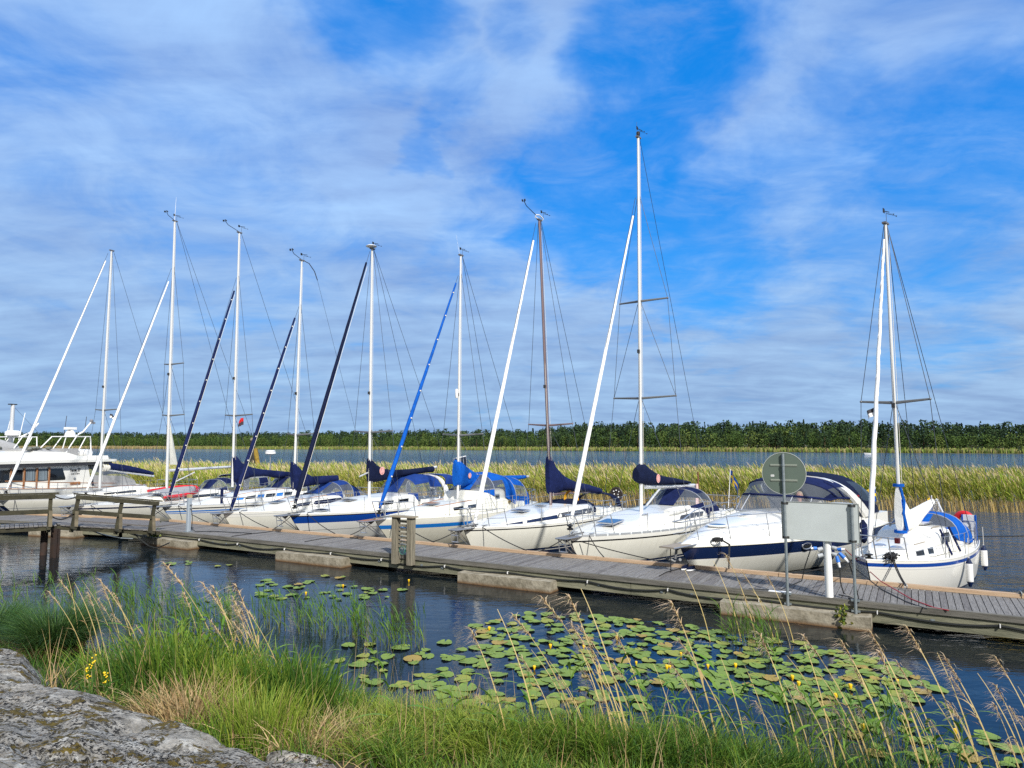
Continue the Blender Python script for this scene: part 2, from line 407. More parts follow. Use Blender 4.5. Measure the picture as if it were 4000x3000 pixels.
# ------------------------------------------------------------------ water
def water():
    b = MB()
    i = b.add([(-1500, -40, 0), (1500, -40, 0), (1500, 1800, 0), (-1500, 1800, 0)])
    b.face((i, i + 1, i + 2, i + 3))
    m = bpy.data.materials.new("lake water"); m.use_nodes = True
    N_, L_ = nodes_of(m)
    p = N_["Principled BSDF"]
    p.inputs["Base Color"].default_value = (0.006, 0.010, 0.013, 1)
    p.inputs["Roughness"].default_value = 0.045
    p.inputs["IOR"].default_value = 1.33
    p.inputs["Specular IOR Level"].default_value = 0.5
    geo = N_.new("ShaderNodeNewGeometry")
    def nz(sc, st, det, rot=0.0, rough=0.55):
        mp = N_.new("ShaderNodeMapping"); mp.inputs["Scale"].default_value = st; mp.inputs["Rotation"].default_value = (0, 0, rot)
        L_.new(geo.outputs["Position"], mp.inputs["Vector"])
        n = N_.new("ShaderNodeTexNoise"); n.inputs["Scale"].default_value = sc; n.inputs["Detail"].default_value = det; n.inputs["Roughness"].default_value = rough
        L_.new(mp.outputs[0], n.inputs["Vector"]); return n.outputs["Fac"]
    a = nz(1.0, (1.0, 2.2, 1), 4, R(12)); c = nz(4.2, (1, 1.9, 1), 4, R(-10)); g = nz(0.35, (1, 1.6, 1), 3, R(20))
    def mth(op, x, y=None, yv=None):
        n = N_.new("ShaderNodeMath"); n.operation = op; L_.new(x, n.inputs[0])
        if y is not None: L_.new(y, n.inputs[1])
        if yv is not None: n.inputs[1].default_value = yv
        return n.outputs[0]
    h = mth('ADD', mth('MULTIPLY', a, yv=0.6), mth('MULTIPLY', c, yv=0.16))
    # calm inside the pier, breezy outside
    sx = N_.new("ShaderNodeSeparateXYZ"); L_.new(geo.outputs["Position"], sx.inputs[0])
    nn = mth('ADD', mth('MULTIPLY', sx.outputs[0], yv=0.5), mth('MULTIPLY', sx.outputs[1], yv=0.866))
    mr = N_.new("ShaderNodeMapRange"); mr.inputs[1].default_value = 14.5; mr.inputs[2].default_value = 21; mr.inputs[3].default_value = 0.10; mr.inputs[4].default_value = 1.25
    L_.new(nn, mr.inputs[0])
    pat = N_.new("ShaderNodeMapRange"); L_.new(g, pat.inputs[0]); pat.inputs[1].default_value = 0.35; pat.inputs[2].default_value = 0.65; pat.inputs[3].default_value = 0.45; pat.inputs[4].default_value = 1.25
    # peaty shallows inside the jetty; farther out, reflected-sky blue put into the base colour
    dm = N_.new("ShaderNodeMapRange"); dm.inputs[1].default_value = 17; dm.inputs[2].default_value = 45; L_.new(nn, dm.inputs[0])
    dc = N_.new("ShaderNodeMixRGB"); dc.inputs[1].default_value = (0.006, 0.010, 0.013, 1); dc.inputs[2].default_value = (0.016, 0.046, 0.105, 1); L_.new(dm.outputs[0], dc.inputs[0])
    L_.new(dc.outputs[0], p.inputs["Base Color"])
    bp = N_.new("ShaderNodeBump"); bp.inputs["Distance"].default_value = 0.30
    L_.new(h, bp.inputs["Height"]); mr2 = N_.new("ShaderNodeMapRange"); mr2.inputs[1].default_value = 35; mr2.inputs[2].default_value = 80; mr2.inputs[3].default_value = 1.0; mr2.inputs[4].default_value = 1.15
    L_.new(nn, mr2.inputs[0])
    L_.new(mth('MULTIPLY', mth('MULTIPLY', mr.outputs[0], mr2.outputs[0]), pat.outputs[0]), bp.inputs["Strength"])
    L_.new(bp.outputs[0], p.inputs["Normal"])
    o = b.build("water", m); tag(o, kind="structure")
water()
# ------------------------------------------------------------------ the jetty: U runs along it towards the viewer's right, N away over the water
UX, NX = Vector((.8660, -.5, 0)), Vector((.5, .8660, 0))
NEAR, FAR, DZ = 15.80, 17.88, 0.50
def PU(u, n, z=0.0): return UX * u + NX * n + Vector((0, 0, z))
def toUN(P): return (P.x * .8660 - P.y * .5, P.x * .5 + P.y * .8660)
ROT = R(-30)

def jetty(name, label, origin, rot, x0, x1, floats, w, kerb_cut=None):
    root = thing(name, label, "jetty", origin, rot)
    # planked deck: boards across the jetty
    b = MB(); x = x0
    rr = random.Random(3)
    while x < x1:
        dz = rr.uniform(-.004, .004)
        b.box(x, x + 0.112, 0.11, w - 0.02, DZ - 0.035 + dz, DZ + dz, rr.choice((0, 0, 0, 1)))
        x += 0.125
    b.build("deck", [PLANK, PLANKD], root)
    b = MB(); x = x0
    while x < x1:
        e = min(x + 4.8, x1)
        b.box(x, e - 0.012, 0.0, 0.105, DZ - 0.10, DZ + 0.012, 0)
        x += 4.8
    b.build("edge_beam", mat("edge beam timber", (0.07, 0.066, 0.055), 0.9, col2=(0.19, 0.18, 0.155), vs=2.5, bump=0.5, bs=20, stretch=(0.5, 6, 6)), root)
    b = MB(); x = x0 + 1.3
    xs = [x0]
    while x < x1: xs.append(x); x += 4.8
    xs.append(x1)
    for p, q in zip(xs[:-1], xs[1:]):
        b.box(p, q - 0.012, 0.035, 0.095, DZ - 0.385, DZ - 0.104, 0)
    f = b.build("fascia", FASC, root)
    b = MB(); x = x0 + 0.8
    while x < x1:
        b.box(x, x + .075, 0.023, 0.034, DZ - 0.27, DZ - 0.20, 0)
        b.lathe([(.018, 0), (.018, .016)], (x + .037, 0.008, DZ - 0.235), 6, 0, 'y')
        x += 1.55 if int(x * 10) % 3 else .7
    b.build("bolt_plate", GALV, f)
    b = MB()
    for yy in (0.6, 1.1, 1.6): b.box(x0, x1, yy - .04, yy + .04, DZ - 0.22, DZ - 0.045)
    b.build("joist", FASC, root)
    b = MB(); b.box(x0, x1, w - .10, w - .02, DZ - 0.385, DZ - 0.04)
    b.build("rear_beam", FASC, root)
    x = x0; kn = 0
    while x < x1:
        e = min(x + 4.7, x1)
        k = MB(); k.box(x, e - .015, w - 0.135, w, DZ + 0.004, DZ + 0.085)
        k.build("kerb", KERB, root); x += 4.7
    for (p, q) in floats:
        k = MB()
        n = 14
        rings = []
        for t in (-.35, .05, .14, .27):
            ring = []
            for sx in range(n): ring.append((p + (q - p) * sx / (n - 1), -.33 + rr.uniform(-.015, .015), t + (rr.uniform(-.012, .012) if t > .2 else 0)))
            for sx in range(n): ring.append((q - (q - p) * sx / (n - 1), w + .15, t))
            rings.append(ring)
        k.loft(rings, 0, closed=True, smooth=False, cap0=True, cap1=True)
        k.build("float", CONC, root)
    return root

jetty("jetty", "long weathered plank jetty with fresh wooden kerb on concrete floats", PU(0, NEAR), ROT, -26.4, 9.0,
      [(-24.6, -21.9), (-17.55, -14.75), (-10.6, -7.85), (-3.75, -.85), (3.1, 5.9)], FAR - NEAR)
LDIR = Vector((.949, -.315, 0)); LNRM = Vector((.315, .949, 0)); LORI = Vector((-14.25, 28.92, 0)) - LNRM * 2.08
LROT = math.atan2(LDIR.y, LDIR.x)
jetty("jetty", "short angled jetty section behind the wooden gangway in front of the tall motor yacht", LORI, LROT, -24, -0.35, [(-4.6, -2.15), (-13.5, -10.6)], 2.08)
def PL(x, n, z=0.0): return LORI + LDIR * x + LNRM * n + Vector((0, 0, z))

# bridging plate between the two jetty sections
b = MB()
p = [PL(-3.6, .75, DZ + .05), PL(-3.6, 1.75, DZ + .05), PU(-25.2, FAR - .35, DZ + .05), PU(-25.0, NEAR + .55, DZ + .05)]
i = b.add(p + [q - Vector((0, 0, .05)) for q in p])
b.face((i, i + 1, i + 2, i + 3))
for k in range(4): b.face((i + k, i + (k + 1) % 4, i + 4 + (k + 1) % 4, i + 4 + k))
b.face((i + 7, i + 6, i + 5, i + 4))
rt = b.build("landing_board", PLANKD); tag(rt, "flat plank landing laid over the joint of the two jetty sections", "ramp")

# power cable slung along the fascia, with clips
def jetty_cable():
    pts = []; clips = []
    us = np.arange(-26, 8.5, 0.25)
    for u in us:
        ph = (u + 26) / 2.1
        s = abs(math.sin(ph * math.pi)) ** 0.8
        z = DZ - 0.17 - 0.10 * s * (0.7 + 0.3 * math.sin(u * .9))
        pts.append(PU(u, NEAR + 0.012, z))
        if abs(ph - round(ph)) < 0.06: clips.append(PU(u, NEAR, z))
    o = line("power_cable", "thick black cable slung in shallow loops along the long jetty's fascia", "cable", pts, .021, CABLE)
    k = MB()
    for c in clips:
        k.box(-.008, .008, -.03, .03, -.032, .032, 0, Matrix.Translation(c) @ Matrix.Rotation(ROT, 4, 'Z'))
    k.build("clip", WHITE, o).matrix_parent_inverse = Matrix.Translation(-Vector(pts[0]))
jetty_cable()

# ------------------------------------------------------------------ gangway from the shore
def gangway():
    A0, A1 = Vector((-20.0, 19.3, 1.08)), Vector((-15.02, 22.9, 1.02))
    B0, B1 = Vector((-14.75, 23.1, 1.0)), Vector((-12.75, 25.02, 0.60))
    def section(label, p, q, posts, W, ends):
        root = thing("gangway", label, "gangway", p)
        d = (q - p); L = d.length; d.normalize()
        side = Vector((d.y, -d.x, 0)).normalized(); up = side.cross(d)          # side = towards the viewer's right
        if up.z < 0: up = -up
        P = lambda s, t, h: d * s + side * t + up * h
        rr = random.Random(5)
        b = MB(); s = -0.1
        while s < L + .1:
            b.bar(P(s + .055, -W - .05, -.02), P(s + .055, .06 + rr.uniform(-.02, .02), -.02), .11, .035, rr.choice((0, 1)), up=up)
            s += .125
        b.build("deck", [PLANKD, PLANK], root)
        b = MB()
        for t in (-.02, -W + .02): b.bar(P(-.2, t, -.105), P(L + ends, t, -.105), .09, .13, up=up)
        b.build("side_beam", RAILW, root)
        for s in posts:
            k = MB(); k.bar(P(s, .06, -.22), P(s, .06, 1.0), .085, .11, up=d); k.build("post", RAILW, root)
            k = MB(); k.bar(P(s + .02, .46, -.03), P(s + .02, .10, .48), .08, .10, up=d); k.build("brace", mat("brown brace timber", (.06, .05, .03), .9, col2=(.15, .125, .08), vs=3, bump=.5, bs=18), root)
            k = MB(); k.bar(P(s - .02, -.5, -.08), P(s - .02, .58, -.06), .10, .06, up=up); k.build("outrigger", RAILW, root)
        k = MB(); k.bar(P(posts[0] - .15, .06, 1.03), P(posts[-1] + .22, .06, 1.03), .17, .045, up=up)
        k.bar(P(posts[0] - .1, .125, .93), P(posts[-1] + .12, .125, .93), .04, .145, up=up); k.build("handrail", RAILW, root)
        k = MB(); k.bar(P(posts[0] - .1, .13, .45), P(posts[-1] + .06, .13, .45), .04, .14, up=up); k.build("mid_rail", RAILW, root)
        return root
    section("upper wooden gangway section with level handrail above two rusty steel piles", A0, A1, (0.3, 2.3, 4.35, 6.05), 1.15, .25)
    section("lower wooden gangway section with leaning posts sloping down to the jetty", B0, B1, (0.22, 1.55, 2.62), 1.15, .2)
    for k, (x, y, lb) in enumerate(((-15.50, 23.26, "black steel pile under the gangway, farther one of the pair"), (-14.78, 22.72, "rust-streaked steel pile under the gangway, nearer one of the pair"),
                                    (-19.2, 19.0, "steel pile under the shore end of the gangway"))):
        m = MB()
        if k == 1:
            m.box(-.10, .10, -.012, .012, -1.2, .92); m.box(-.10, -.085, -.09, .09, -1.2, .92); m.box(.085, .10, -.09, .09, -1.2, .92)
        else:
            m.tube([(0, 0, -1.2), (0, 0, .90)], .105, 14)
        o = m.build("steel_pile", RUST, loc=(x, y, 0), rotz=R(-20)); tag(o, lb, "pile", "piles under the gangway")
    # slack ropes closing the gap between the two railings
    a = A1 + Vector((.02, -.05, .95)); c = B0 + Vector((.3, .12, .92))
    line("rope", "slack black rope between the two gangway handrails, upper one", "rope", sag(a, c, .10), .022, ROPEB)
    line("rope", "slack black rope between the two gangway railings, lower one", "rope", sag(a - Vector((0, 0, .68)), c - Vector((.1, 0, .55)), .14), .022, ROPEB)
    # hose hanging from gangway to the jetty float
    line("hose", "grey hose drooping from the gangway into the water", "hose", [G(345, 2068, .75), G(400, 2088, .4), G(470, 2102, .12), G(520, 2104, .10)], .022, GALV)
    line("hose", "black hose looping from the gangway end to the jetty float", "hose", [G(510, 2070, .62), G(545, 2105, .33), G(580, 2132, .08), G(612, 2141, .02), G(640, 2130, .12), G(662, 2120, .26)], .022, CABLE)
gangway()

# ------------------------------------------------------------------ things on the jetty
def twin_post():
    u0 = -12.62
    root = thing("hook_post", "twin wooden post with slats and hooks fixed to the jetty edge", "post", PU(u0, NEAR - .10), ROT)
    for x in (-.27, .27):
        k = MB()
        rings = []
        for z, g in ((.27, 0), (.7, .002), (1.58, 0)):
            rings.append([(x + a * .095, c * .095, z) for a, c in ((-1, -.85), (-.85, -1), (.85, -1), (1, -.85), (1, .85), (.85, 1), (-.85, 1), (-1, .85))])
        k.loft(rings, 0, True, False, cap0=True, cap1=True); k.build("upright", POSTW, root)
    k = MB(); k.box(-.42, .42, -.14, .14, 1.581, 1.62); k.build("cap", mat("cap board", (.22, .19, .14), .9, col2=(.32, .27, .19), vs=4), root)
    for j in range(7):
        k = MB(); z = .74 + j * .115
        k.box(-.172, .172, -.03, .0, z, z + .07); k.build("slat", POSTW, root)
    k = MB()
    for z in (1.27, 1.04, .92, .82):
        k.box(-.10, .10, -.045, -.032, z, z + .018); k.tube([(0, -.04, z + .06), (0, -.07, z + .02), (.02, -.09, z + .05)], .008, 5)
    k.build("hook", GALV, root)
    o = line("rope", "small coil of green rope hanging between the uprights of the wooden twin post", "rope",
             [PU(u0 + .02 + .10 * math.cos(t), NEAR - .20 + .01 * t, .64 + .13 * math.sin(t) + .008 * t) for t in np.linspace(0, 18, 60)], .008, mat("green rope", (.02, .16, .11), .8))
twin_post()
def service_post():
    P = G(735, 2078, DZ); u, n = toUN(P)
    root = thing("service_post", "slim pale blue-grey service post with tan cap on the jetty edge", "post", PU(u, n), ROT)
    k = MB()
    k.loft([[(a * .068, c * .068, z) for a, c in ((-1, -.7), (-.7, -1), (.7, -1), (1, -.7), (1, .7), (.7, 1), (-.7, 1), (-1, .7))] for z in (DZ, DZ + 1.22)], 0, True, False, cap0=True, cap1=True)
    k.build("body", mat("pale blue grey metal", (.40, .46, .52), .4, .3), root)
    k = MB(); k.box(-.066, .066, -.066, .066, DZ + 1.221, DZ + 1.34); k.build("cap", mat("tan lamp cap", (.40, .30, .16), .6), root)
    k = MB(); k.box(-.11, .11, -.11, .11, DZ, DZ + .025); k.build("base_plate", GALV, root)
    for z in (.85, .98):
        k = MB(); k.lathe([(.03, 0), (.03, .07), (.02, .09)], (.069, 0, DZ + z), 10, 0, 'x'); k.build("tap", STEEL, root)
    line("cable", "black cable trailing down the slim pale blue-grey service post", "cable", [PU(u + .10, n, DZ + .95), PU(u + .17, n + .03, DZ + .5), PU(u + .12, n + .05, DZ + .12), PU(u + .25, n + .12, DZ + .02), PU(u + .9, n + .5, DZ + .02), PU(u + 2.4, n + .8, DZ + .02)], .013, CABLE)
service_post()
def power_post():
    P = G(3240, 2334, DZ); u, n = toUN(P)
    root = thing("power_post", "stout white round power post with yellow top band behind the blank sign", "post", PU(u, n), ROT)
    k = MB(); k.tube([(0, 0, DZ), (0, 0, DZ + 1.16)], .078, 20); k.build("body", WHITE, root)
    k = MB(); k.tube([(0, 0, DZ + 1.161), (0, 0, DZ + 1.22)], .082, 20); k.build("band", YEL, root)
    k = MB(); k.lathe([(.082, DZ + 1.221), (.075, DZ + 1.26), (.02, DZ + 1.30)], (0, 0, 0), 20); k.build("lid", WHITE, root)
    socks = [(-.09, -.02, .99), (.09, -.02, 1.03), (-.09, -.02, .86), (.09, -.02, .90)]
    for x, y, z in socks:
        k = MB(); s = 1 if x > 0 else -1
        k.tube([(x, y, DZ + z), (x + s * .09, y - .03, DZ + z - .03)], [.04, .045], 12); k.build("socket", mat("grey socket", (.4, .42, .44), .5), root)
    plug = []
    for x, z, dx, dz, lb in ((-.20, .99, -.10, -.01, "upper blue plug on the viewer-left side of the white power post"), (.22, .93, .16, -.16, "blue plug pointing down and right on the white power post"),
                         (.17, .86, .05, -.20, "blue plug pointing straight down on the white power post"), (.2, .99, .12, .02, "upper blue connector beside the white power post")):
        k = MB(); k.tube([(0, 0, 0), (dx * .6, -.02, dz * .6)], [.035, .04], 10, 0); k.tube([(dx * .6, -.02, dz * .6), (dx * 1.1, -.03, dz * 1.1)], [.03, .022], 10, 1)
        o = k.build("plug", [BLUEP, WHITE], loc=PU(u + x, n - .05, DZ + z), rotz=ROT); tag(o, lb, "plug", "plugs on the white power post")
        plug.append(PU(u + x + dx * 1.1, n - .08, DZ + z + dz * 1.1))
    line("cable", "black cable curving off from the white power post toward the signpost foot", "cable", [plug[0], plug[0] + UX * -.12 + Vector((0, 0, -.35)), PU(u - .55, n + .2, DZ + .25), PU(u - 1.0, n + .1, DZ + .02), PU(u - 1.6, n - .02, DZ + .02)], .012, CABLE)
    line("cable", "black cable hanging from the lower socket behind the white power post", "cable", [plug[2], plug[2] + Vector((0, 0, -.3)), PU(u + .26, n + .1, DZ + .1), PU(u + .45, n + .12, DZ + .02), PU(u + .15, n + .3, DZ + .02)], .012, CABLE)
    line("cable", "black cable looping from the power post past the second sign pole", "cable", [plug[1], plug[1] + UX * .08 + Vector((0, 0, -.3)), plug[1] + UX * .16 + Vector((0, 0, -.75)), PU(u + .62, n + .02, DZ + .02), PU(u + .35, n - .02, DZ + .02)], .012, CABLE)
    a = plug[3]
    line("cable", "thin red cable running from the power post along the deck", "cable", [a, G(3350, 2190, .85), G(3440, 2270, .62), G(3560, 2340, DZ + .012), G(3650, 2374, DZ + .012), G(3705, 2384, DZ + .012)], .011, mat("red cable", (.35, .02, .03), .5))
    line("cable", "thin black cable running from the power post along the deck beside the red one", "cable", [a + Vector((0, 0, -.08)), G(3345, 2225, .75), G(3440, 2300, DZ + .012), G(3540, 2350, DZ + .012), G(3620, 2378, DZ + .012)], .011, CABLE)
power_post()

def signs():
    pn = NX; n0 = NEAR - .045
    A = OnPlane(3077, 2340, PU(0, n0), pn); u1 = toUN(A)[0]
    root = thing("round_sign", "back of a round green-grey road sign on a galvanised pole", "sign", PU(u1, n0), ROT)
    top = OnPlane(3066, 1772, PU(0, n0), pn).z; low = OnPlane(3079, 2376, PU(0, n0), pn).z
    k = MB(); k.tube([(0, 0, low), (0, 0, top)], .030, 12); k.build("pole", GALV, root)
    C = OnPlane(3069, 1849, PU(0, n0), pn); rad = (OnPlane(3155, 1849, PU(0, n0), pn) - C).length
    k = MB(); k.lathe([(rad - .004, .040), (rad, .044), (rad, .056), (rad - .004, .06)], (0, 0, C.z), 64, 0, 'y')
    disc = k.build("disc", SIGNG, root)
    k = MB()
    ring = [[((rad + dr) * math.cos(t), yy, C.z + (rad + dr) * math.sin(t)) for t in np.linspace(0, 2 * math.pi, 64, endpoint=False)] for dr, yy in ((.001, .035), (.012, .035), (.012, .061), (.001, .061))]
    k.loft(ring, 0, True); k.build("rim", mat("pale sign rim", (.42, .45, .42), .5), disc)
    for z in (C.z + .17, C.z - .15):
        k = MB(); k.box(-.27, .27, .030, .0395, z - .022, z + .022); k.box(-.27, .27, .024, .030, z - .006, z + .006)
        k.build("stiffener", mat("sign stiffener", (.30, .33, .28), .5, .2), root)
        k = MB(); k.tube([(0, 0, z - .018), (0, 0, z + .018)], .036, 12); k.build("clamp", GALV, root)
    k = MB(); k.box(-.265, -.195, .0365, .0395, C.z - .075, C.z - .035); st = k.build("sticker", WHITE, disc)
    k = MB(); k.box(-.255, -.205, .0355, .0364, C.z - .060, C.z - .050); k.build("print", mat("grey print", (.3, .3, .3), .6), st)
    for zz in (low + .09, low + .30):
        k = MB(); k.box(-.07, .07, -.008, .04, zz - .02, zz + .02); k.build("bracket", GALV, root)
    # the blank board between the two poles
    B = OnPlane(3343, 2380, PU(0, n0), pn); u2 = toUN(B)[0]
    c = [OnPlane(x, y, PU(0, n0), pn) for x, y in ((3051, 1957), (3352, 1974), (3354, 2123), (3056, 2102))]
    uu = [toUN(q)[0] for q in c]
    ua, ub = min(uu[0], uu[3]), max(uu[1], uu[2]); zb, zt = (c[2].z + c[3].z) / 2, (c[0].z + c[1].z) / 2
    root2 = thing("blank_sign", "back of a blank white rectangular board between two galvanised poles", "sign", PU(u2, n0), ROT)
    low2 = OnPlane(3344, 2406, PU(0, n0), pn).z
    k = MB(); k.tube([(0, 0, low2), (0, 0, zt + .01)], .030, 12); k.build("pole", GALV, root2)
    k = MB(); k.box(ua - u2, ub - u2, .040, .048, zb, zt)
    pb = k.build("panel", SIGNW, root2)
    k = MB()
    for q in ((ua - u2 - .008, ub - u2 + .008, zt, zt + .012), (ua - u2 - .008, ub - u2 + .008, zb - .012, zb), (ua - u2 - .008, ua - u2, zb, zt), (ub - u2, ub - u2 + .008, zb, zt)):
        k.box(q[0], q[1], .030, .052, q[2], q[3])
    k.build("edge", mat("sign edge", (.36, .38, .36), .5, .2), pb)
    for z in (zt - .03, zb + .03):
        for x in (0, u1 - u2):
            k = MB(); k.tube([(x, 0, z - .02), (x, 0, z + .02)], .038, 12); k.box(x - .07, x + .07, .028, .039, z - .018, z + .018); k.build("clamp", mat("dark clamp", (.06, .06, .06), .5, .3), root2)
    for zz in (low2 + .09, low2 + .30):
        k = MB(); k.box(-.08, .08, -.008, .04, zz - .02, zz + .02); k.build("bracket", GALV, root2)
signs()
def shoes():
    for px, py, rz, lb in ((2676, 2224, .3, "dark slip-on shoe with white sole on the kerb side of the deck, nearer the anchor"), (2699, 2228, .1, "dark slip-on shoe with white sole, nearer the big motor cruiser's hull")):
        P = G(px, py, DZ + .01); root = thing("shoe", lb, "shoe", P, R(200) + rz, "pair of shoes left on the jetty")
        def foot(z0, z1, s, op=False):
            k = MB(); rings = []
            for z, q in ((z0, 1), (z1, s)):
                rings.append([(math.cos(t) * .145 * q, math.sin(t) * (.052 if math.cos(t) > 0 else .042) * q, z + (.02 * (1 - math.cos(t)) if z == z1 and z1 > .04 else 0)) for t in np.linspace(0, 2 * math.pi, 16, endpoint=False)])
            k.loft(rings, 0, True, cap0=True, cap1=True); return k
        foot(0, .03, 1).build("sole", WHITE, root); foot(.031, .075, .82).build("upper", FDARK, root)
shoes()
def paper():
    P = G(3046, 2312, DZ + .012)
    k = MB(); k.box(-.22, .22, -.07, .07, 0, .012); o = k.build("plastic_lid", WHITE, loc=P, rotz=ROT); tag(o, "small flat white board lying on the deck at the signpost foot", "board")
paper()
line("rope", "black rope trailing across the deck from the middle of the jetty", "rope", [G(1190, 2116, DZ + .012), G(1255, 2104, DZ + .012), G(1320, 2098, DZ + .012), G(1385, 2097, DZ + .012), G(1400, 2090, DZ + .012)], .011, ROPEB)
o = line("rope", "coil of black rope lying on the deck beside the kerb", "rope", [G(1400, 2099, DZ + .02) + Vector((.30 * math.cos(t) * (1 - t / 60), .2 * math.sin(t), .004 * t / 6)) for t in np.linspace(0, 22, 70)], .012, ROPEB)
line("rope", "thin dark rope lying along the deck in front of the narrow white sailboat", "rope", [G(905, 2095, DZ + .012), G(960, 2087, DZ + .012), G(1040, 2079, DZ + .012), G(1095, 2068, DZ + .012)], .011, ROPEB)
line("rope", "dark rope curving on the deck from the slip-on shoes", "rope", [G(2575, 2250, DZ + .012), G(2600, 2236, DZ + .012), G(2640, 2225, DZ + .012), G(2668, 2216, DZ + .012)], .012, ROPEB)
# ------------------------------------------------------------------ boats.  Local frame: x aft from the stem head, y to the far side, z up from the water
class Boat:
    def __init__(s, bow, zb, yaw, L, B):
        s.P = G(*bow, zb); s.yaw = R(yaw); s.L = L; s.B = B; s.zb = zb
        s.A = Vector((math.sin(s.yaw), math.cos(s.yaw), 0)); s.Q = Vector((-math.cos(s.yaw), math.sin(s.yaw), 0))
        s.loc = Vector((s.P.x, s.P.y, 0)); s.rot = math.pi / 2 - s.yaw
    def cp(s, px, py, y=0.0):                  # measured point on the plane y = const of the boat -> (x, z)
        q = OnPlane(px, py, s.loc + s.Q * y, s.Q)
        return ((q - s.loc).dot(s.A), q.z)
    def w(s, x, y, z):
        return s.loc + s.A * x + s.Q * y + Vector((0, 0, z))

def hull_fn(L, B, zb, zm, zs, ob, tw, tr, pm=.56, fl=.30, fb=.38, keel=-.28, pw=2.2):
    def sheer(p): return zb * (1 - p) * (1 - 2 * p) + 4 * zm * p * (1 - p) + zs * p * (2 * p - 1)
    def F(p):
        if p < pm: return max(0.0, 1 - (1 - p / pm) ** pw)
        return 1 - (1 - tw) * ((p - pm) / (1 - pm)) ** 2
    def pt(p, z, sgn=1):
        sh = sheer(p); v = max(0, min(1, (sh - z) / (sh - keel)))
        x0 = ob * v ** 1.15; x1 = L - tr * v
        hb = B / 2 * F(p) * (1 - (fl * .55 + fb * (1 - p) ** 2) * v ** 1.7) + .012
        return (x0 + p * (x1 - x0), sgn * hb, z)
    return sheer, F, pt

def build_hull(root, fn, bands, mats, keel=-.28, n=30, name="hull"):
    """bands: list of (depth below the sheer, material index) from the top; last one runs to the keel line"""
    sheer, F, pt = fn
    b = MB(); ps = [(k / n) ** 1.25 for k in range(n + 1)]
    dep = [0.0]; mi = []
    for d, m in bands:
        steps = max(1, int(math.ceil((d - dep[-1]) / .16)))
        base = dep[-1]
        for q in range(1, steps + 1): dep.append(base + (d - base) * q / steps); mi.append(m)
    for sgn in (1, -1):
        rings = [[pt(p, max(keel, sheer(p) - d), sgn) for d in dep] for p in ps]
        b.loft(rings, mf=lambda k, j: mi[j])
    tr = [pt(1, max(keel, sheer(1) - d), 1) for d in dep]; tl = [pt(1, max(keel, sheer(1) - d), -1) for d in dep]
    b.loft([tr, tl], mf=lambda k, j: mi[j], smooth=False)
    return b.build(name, mats, root, 35)

def build_deck(root, fn, m, rail=None, L=10, n=26, camber=.05, lower=0.0):
    sheer, F, pt = fn
    b = MB(); rings = []
    for k in range(n + 1):
        p = (k / n) ** 1.2
        x, h, z = pt(p, sheer(p))
        rings.append([(x, -h + .004, z)] + [(x, h * t, z - lower + camber * (1 - t * t) * min(1, h)) for t in (-.9, -.6, -.3, 0, .3, .6, .9)] + [(x, h - .004, z)])
    b.loft(rings)
    o = b.build("deck", m, root)
    if rail:
        for sgn in (1, -1):
            k = MB(); k.tube([(pt(q / n, sheer(q / n))[0], sgn * (pt(q / n, sheer(q / n))[1] - .015), sheer(q / n) + .018) for q in range(n + 1)], .022, 6, ey=.8)
            k.build("toe_rail", rail, root)
    return o

class Trunk:
    """coachroof: x stations with half width, base z, height"""
    def __init__(s, st): s.st = st
    def at(s, x):
        xs = [q[0] for q in s.st]
        return tuple(float(np.interp(x, xs, [q[i] for q in s.st])) for i in (1, 2, 3))
    def ring(s, x):
        w, z, h = s.at(x)
        half = [(w, 0), (w * .975, h * .35), (w * .94, h * .68), (w * .90, h * .84), (w * .80, h * .93), (w * .5, h * .985), (0, h)]
        return [(x, -a, z + c) for a, c in half] + [(x, a, z + c) for a, c in reversed(half[:-1])]
    def side(s, x, f, sgn, off=.006):
        w, z, h = s.at(x)
        return (x, sgn * (w * (1 - .06 * f / .68) + off), z + h * f)
    def build(s, root, m, name="coachroof"):
        xs = sorted(set([q[0] for q in s.st] + list(np.linspace(s.st[0][0], s.st[-1][0], 22))))
        b = MB(); b.loft([s.ring(x) for x in xs], cap0=True, cap1=True)
        return b.build(name, m, root, 50)
    def window(s, root, xa, xb, fa, fb, m, slant=0.0, name="window", sides=(1, -1), rim=None):
        for sgn in sides:
            n = 8
            if rim:
                k = MB(); d = .022
                k.loft([[s.side(xa - d + (xb - xa + 2 * d) * t / n + slant * (f - .3), fa - .06 + (fb - fa + .12) * f, sgn, .004) for f in (0, .5, 1)] for t in range(n + 1)])
                k.build("window_frame", rim, root)
            b = MB()
            b.loft([[s.side(xa + (xb - xa) * t / n + slant * (f - .3), fa + (fb - fa) * f, sgn, .009) for f in (0, .5, 1)] for t in range(n + 1)])
            b.build(name, m, root)

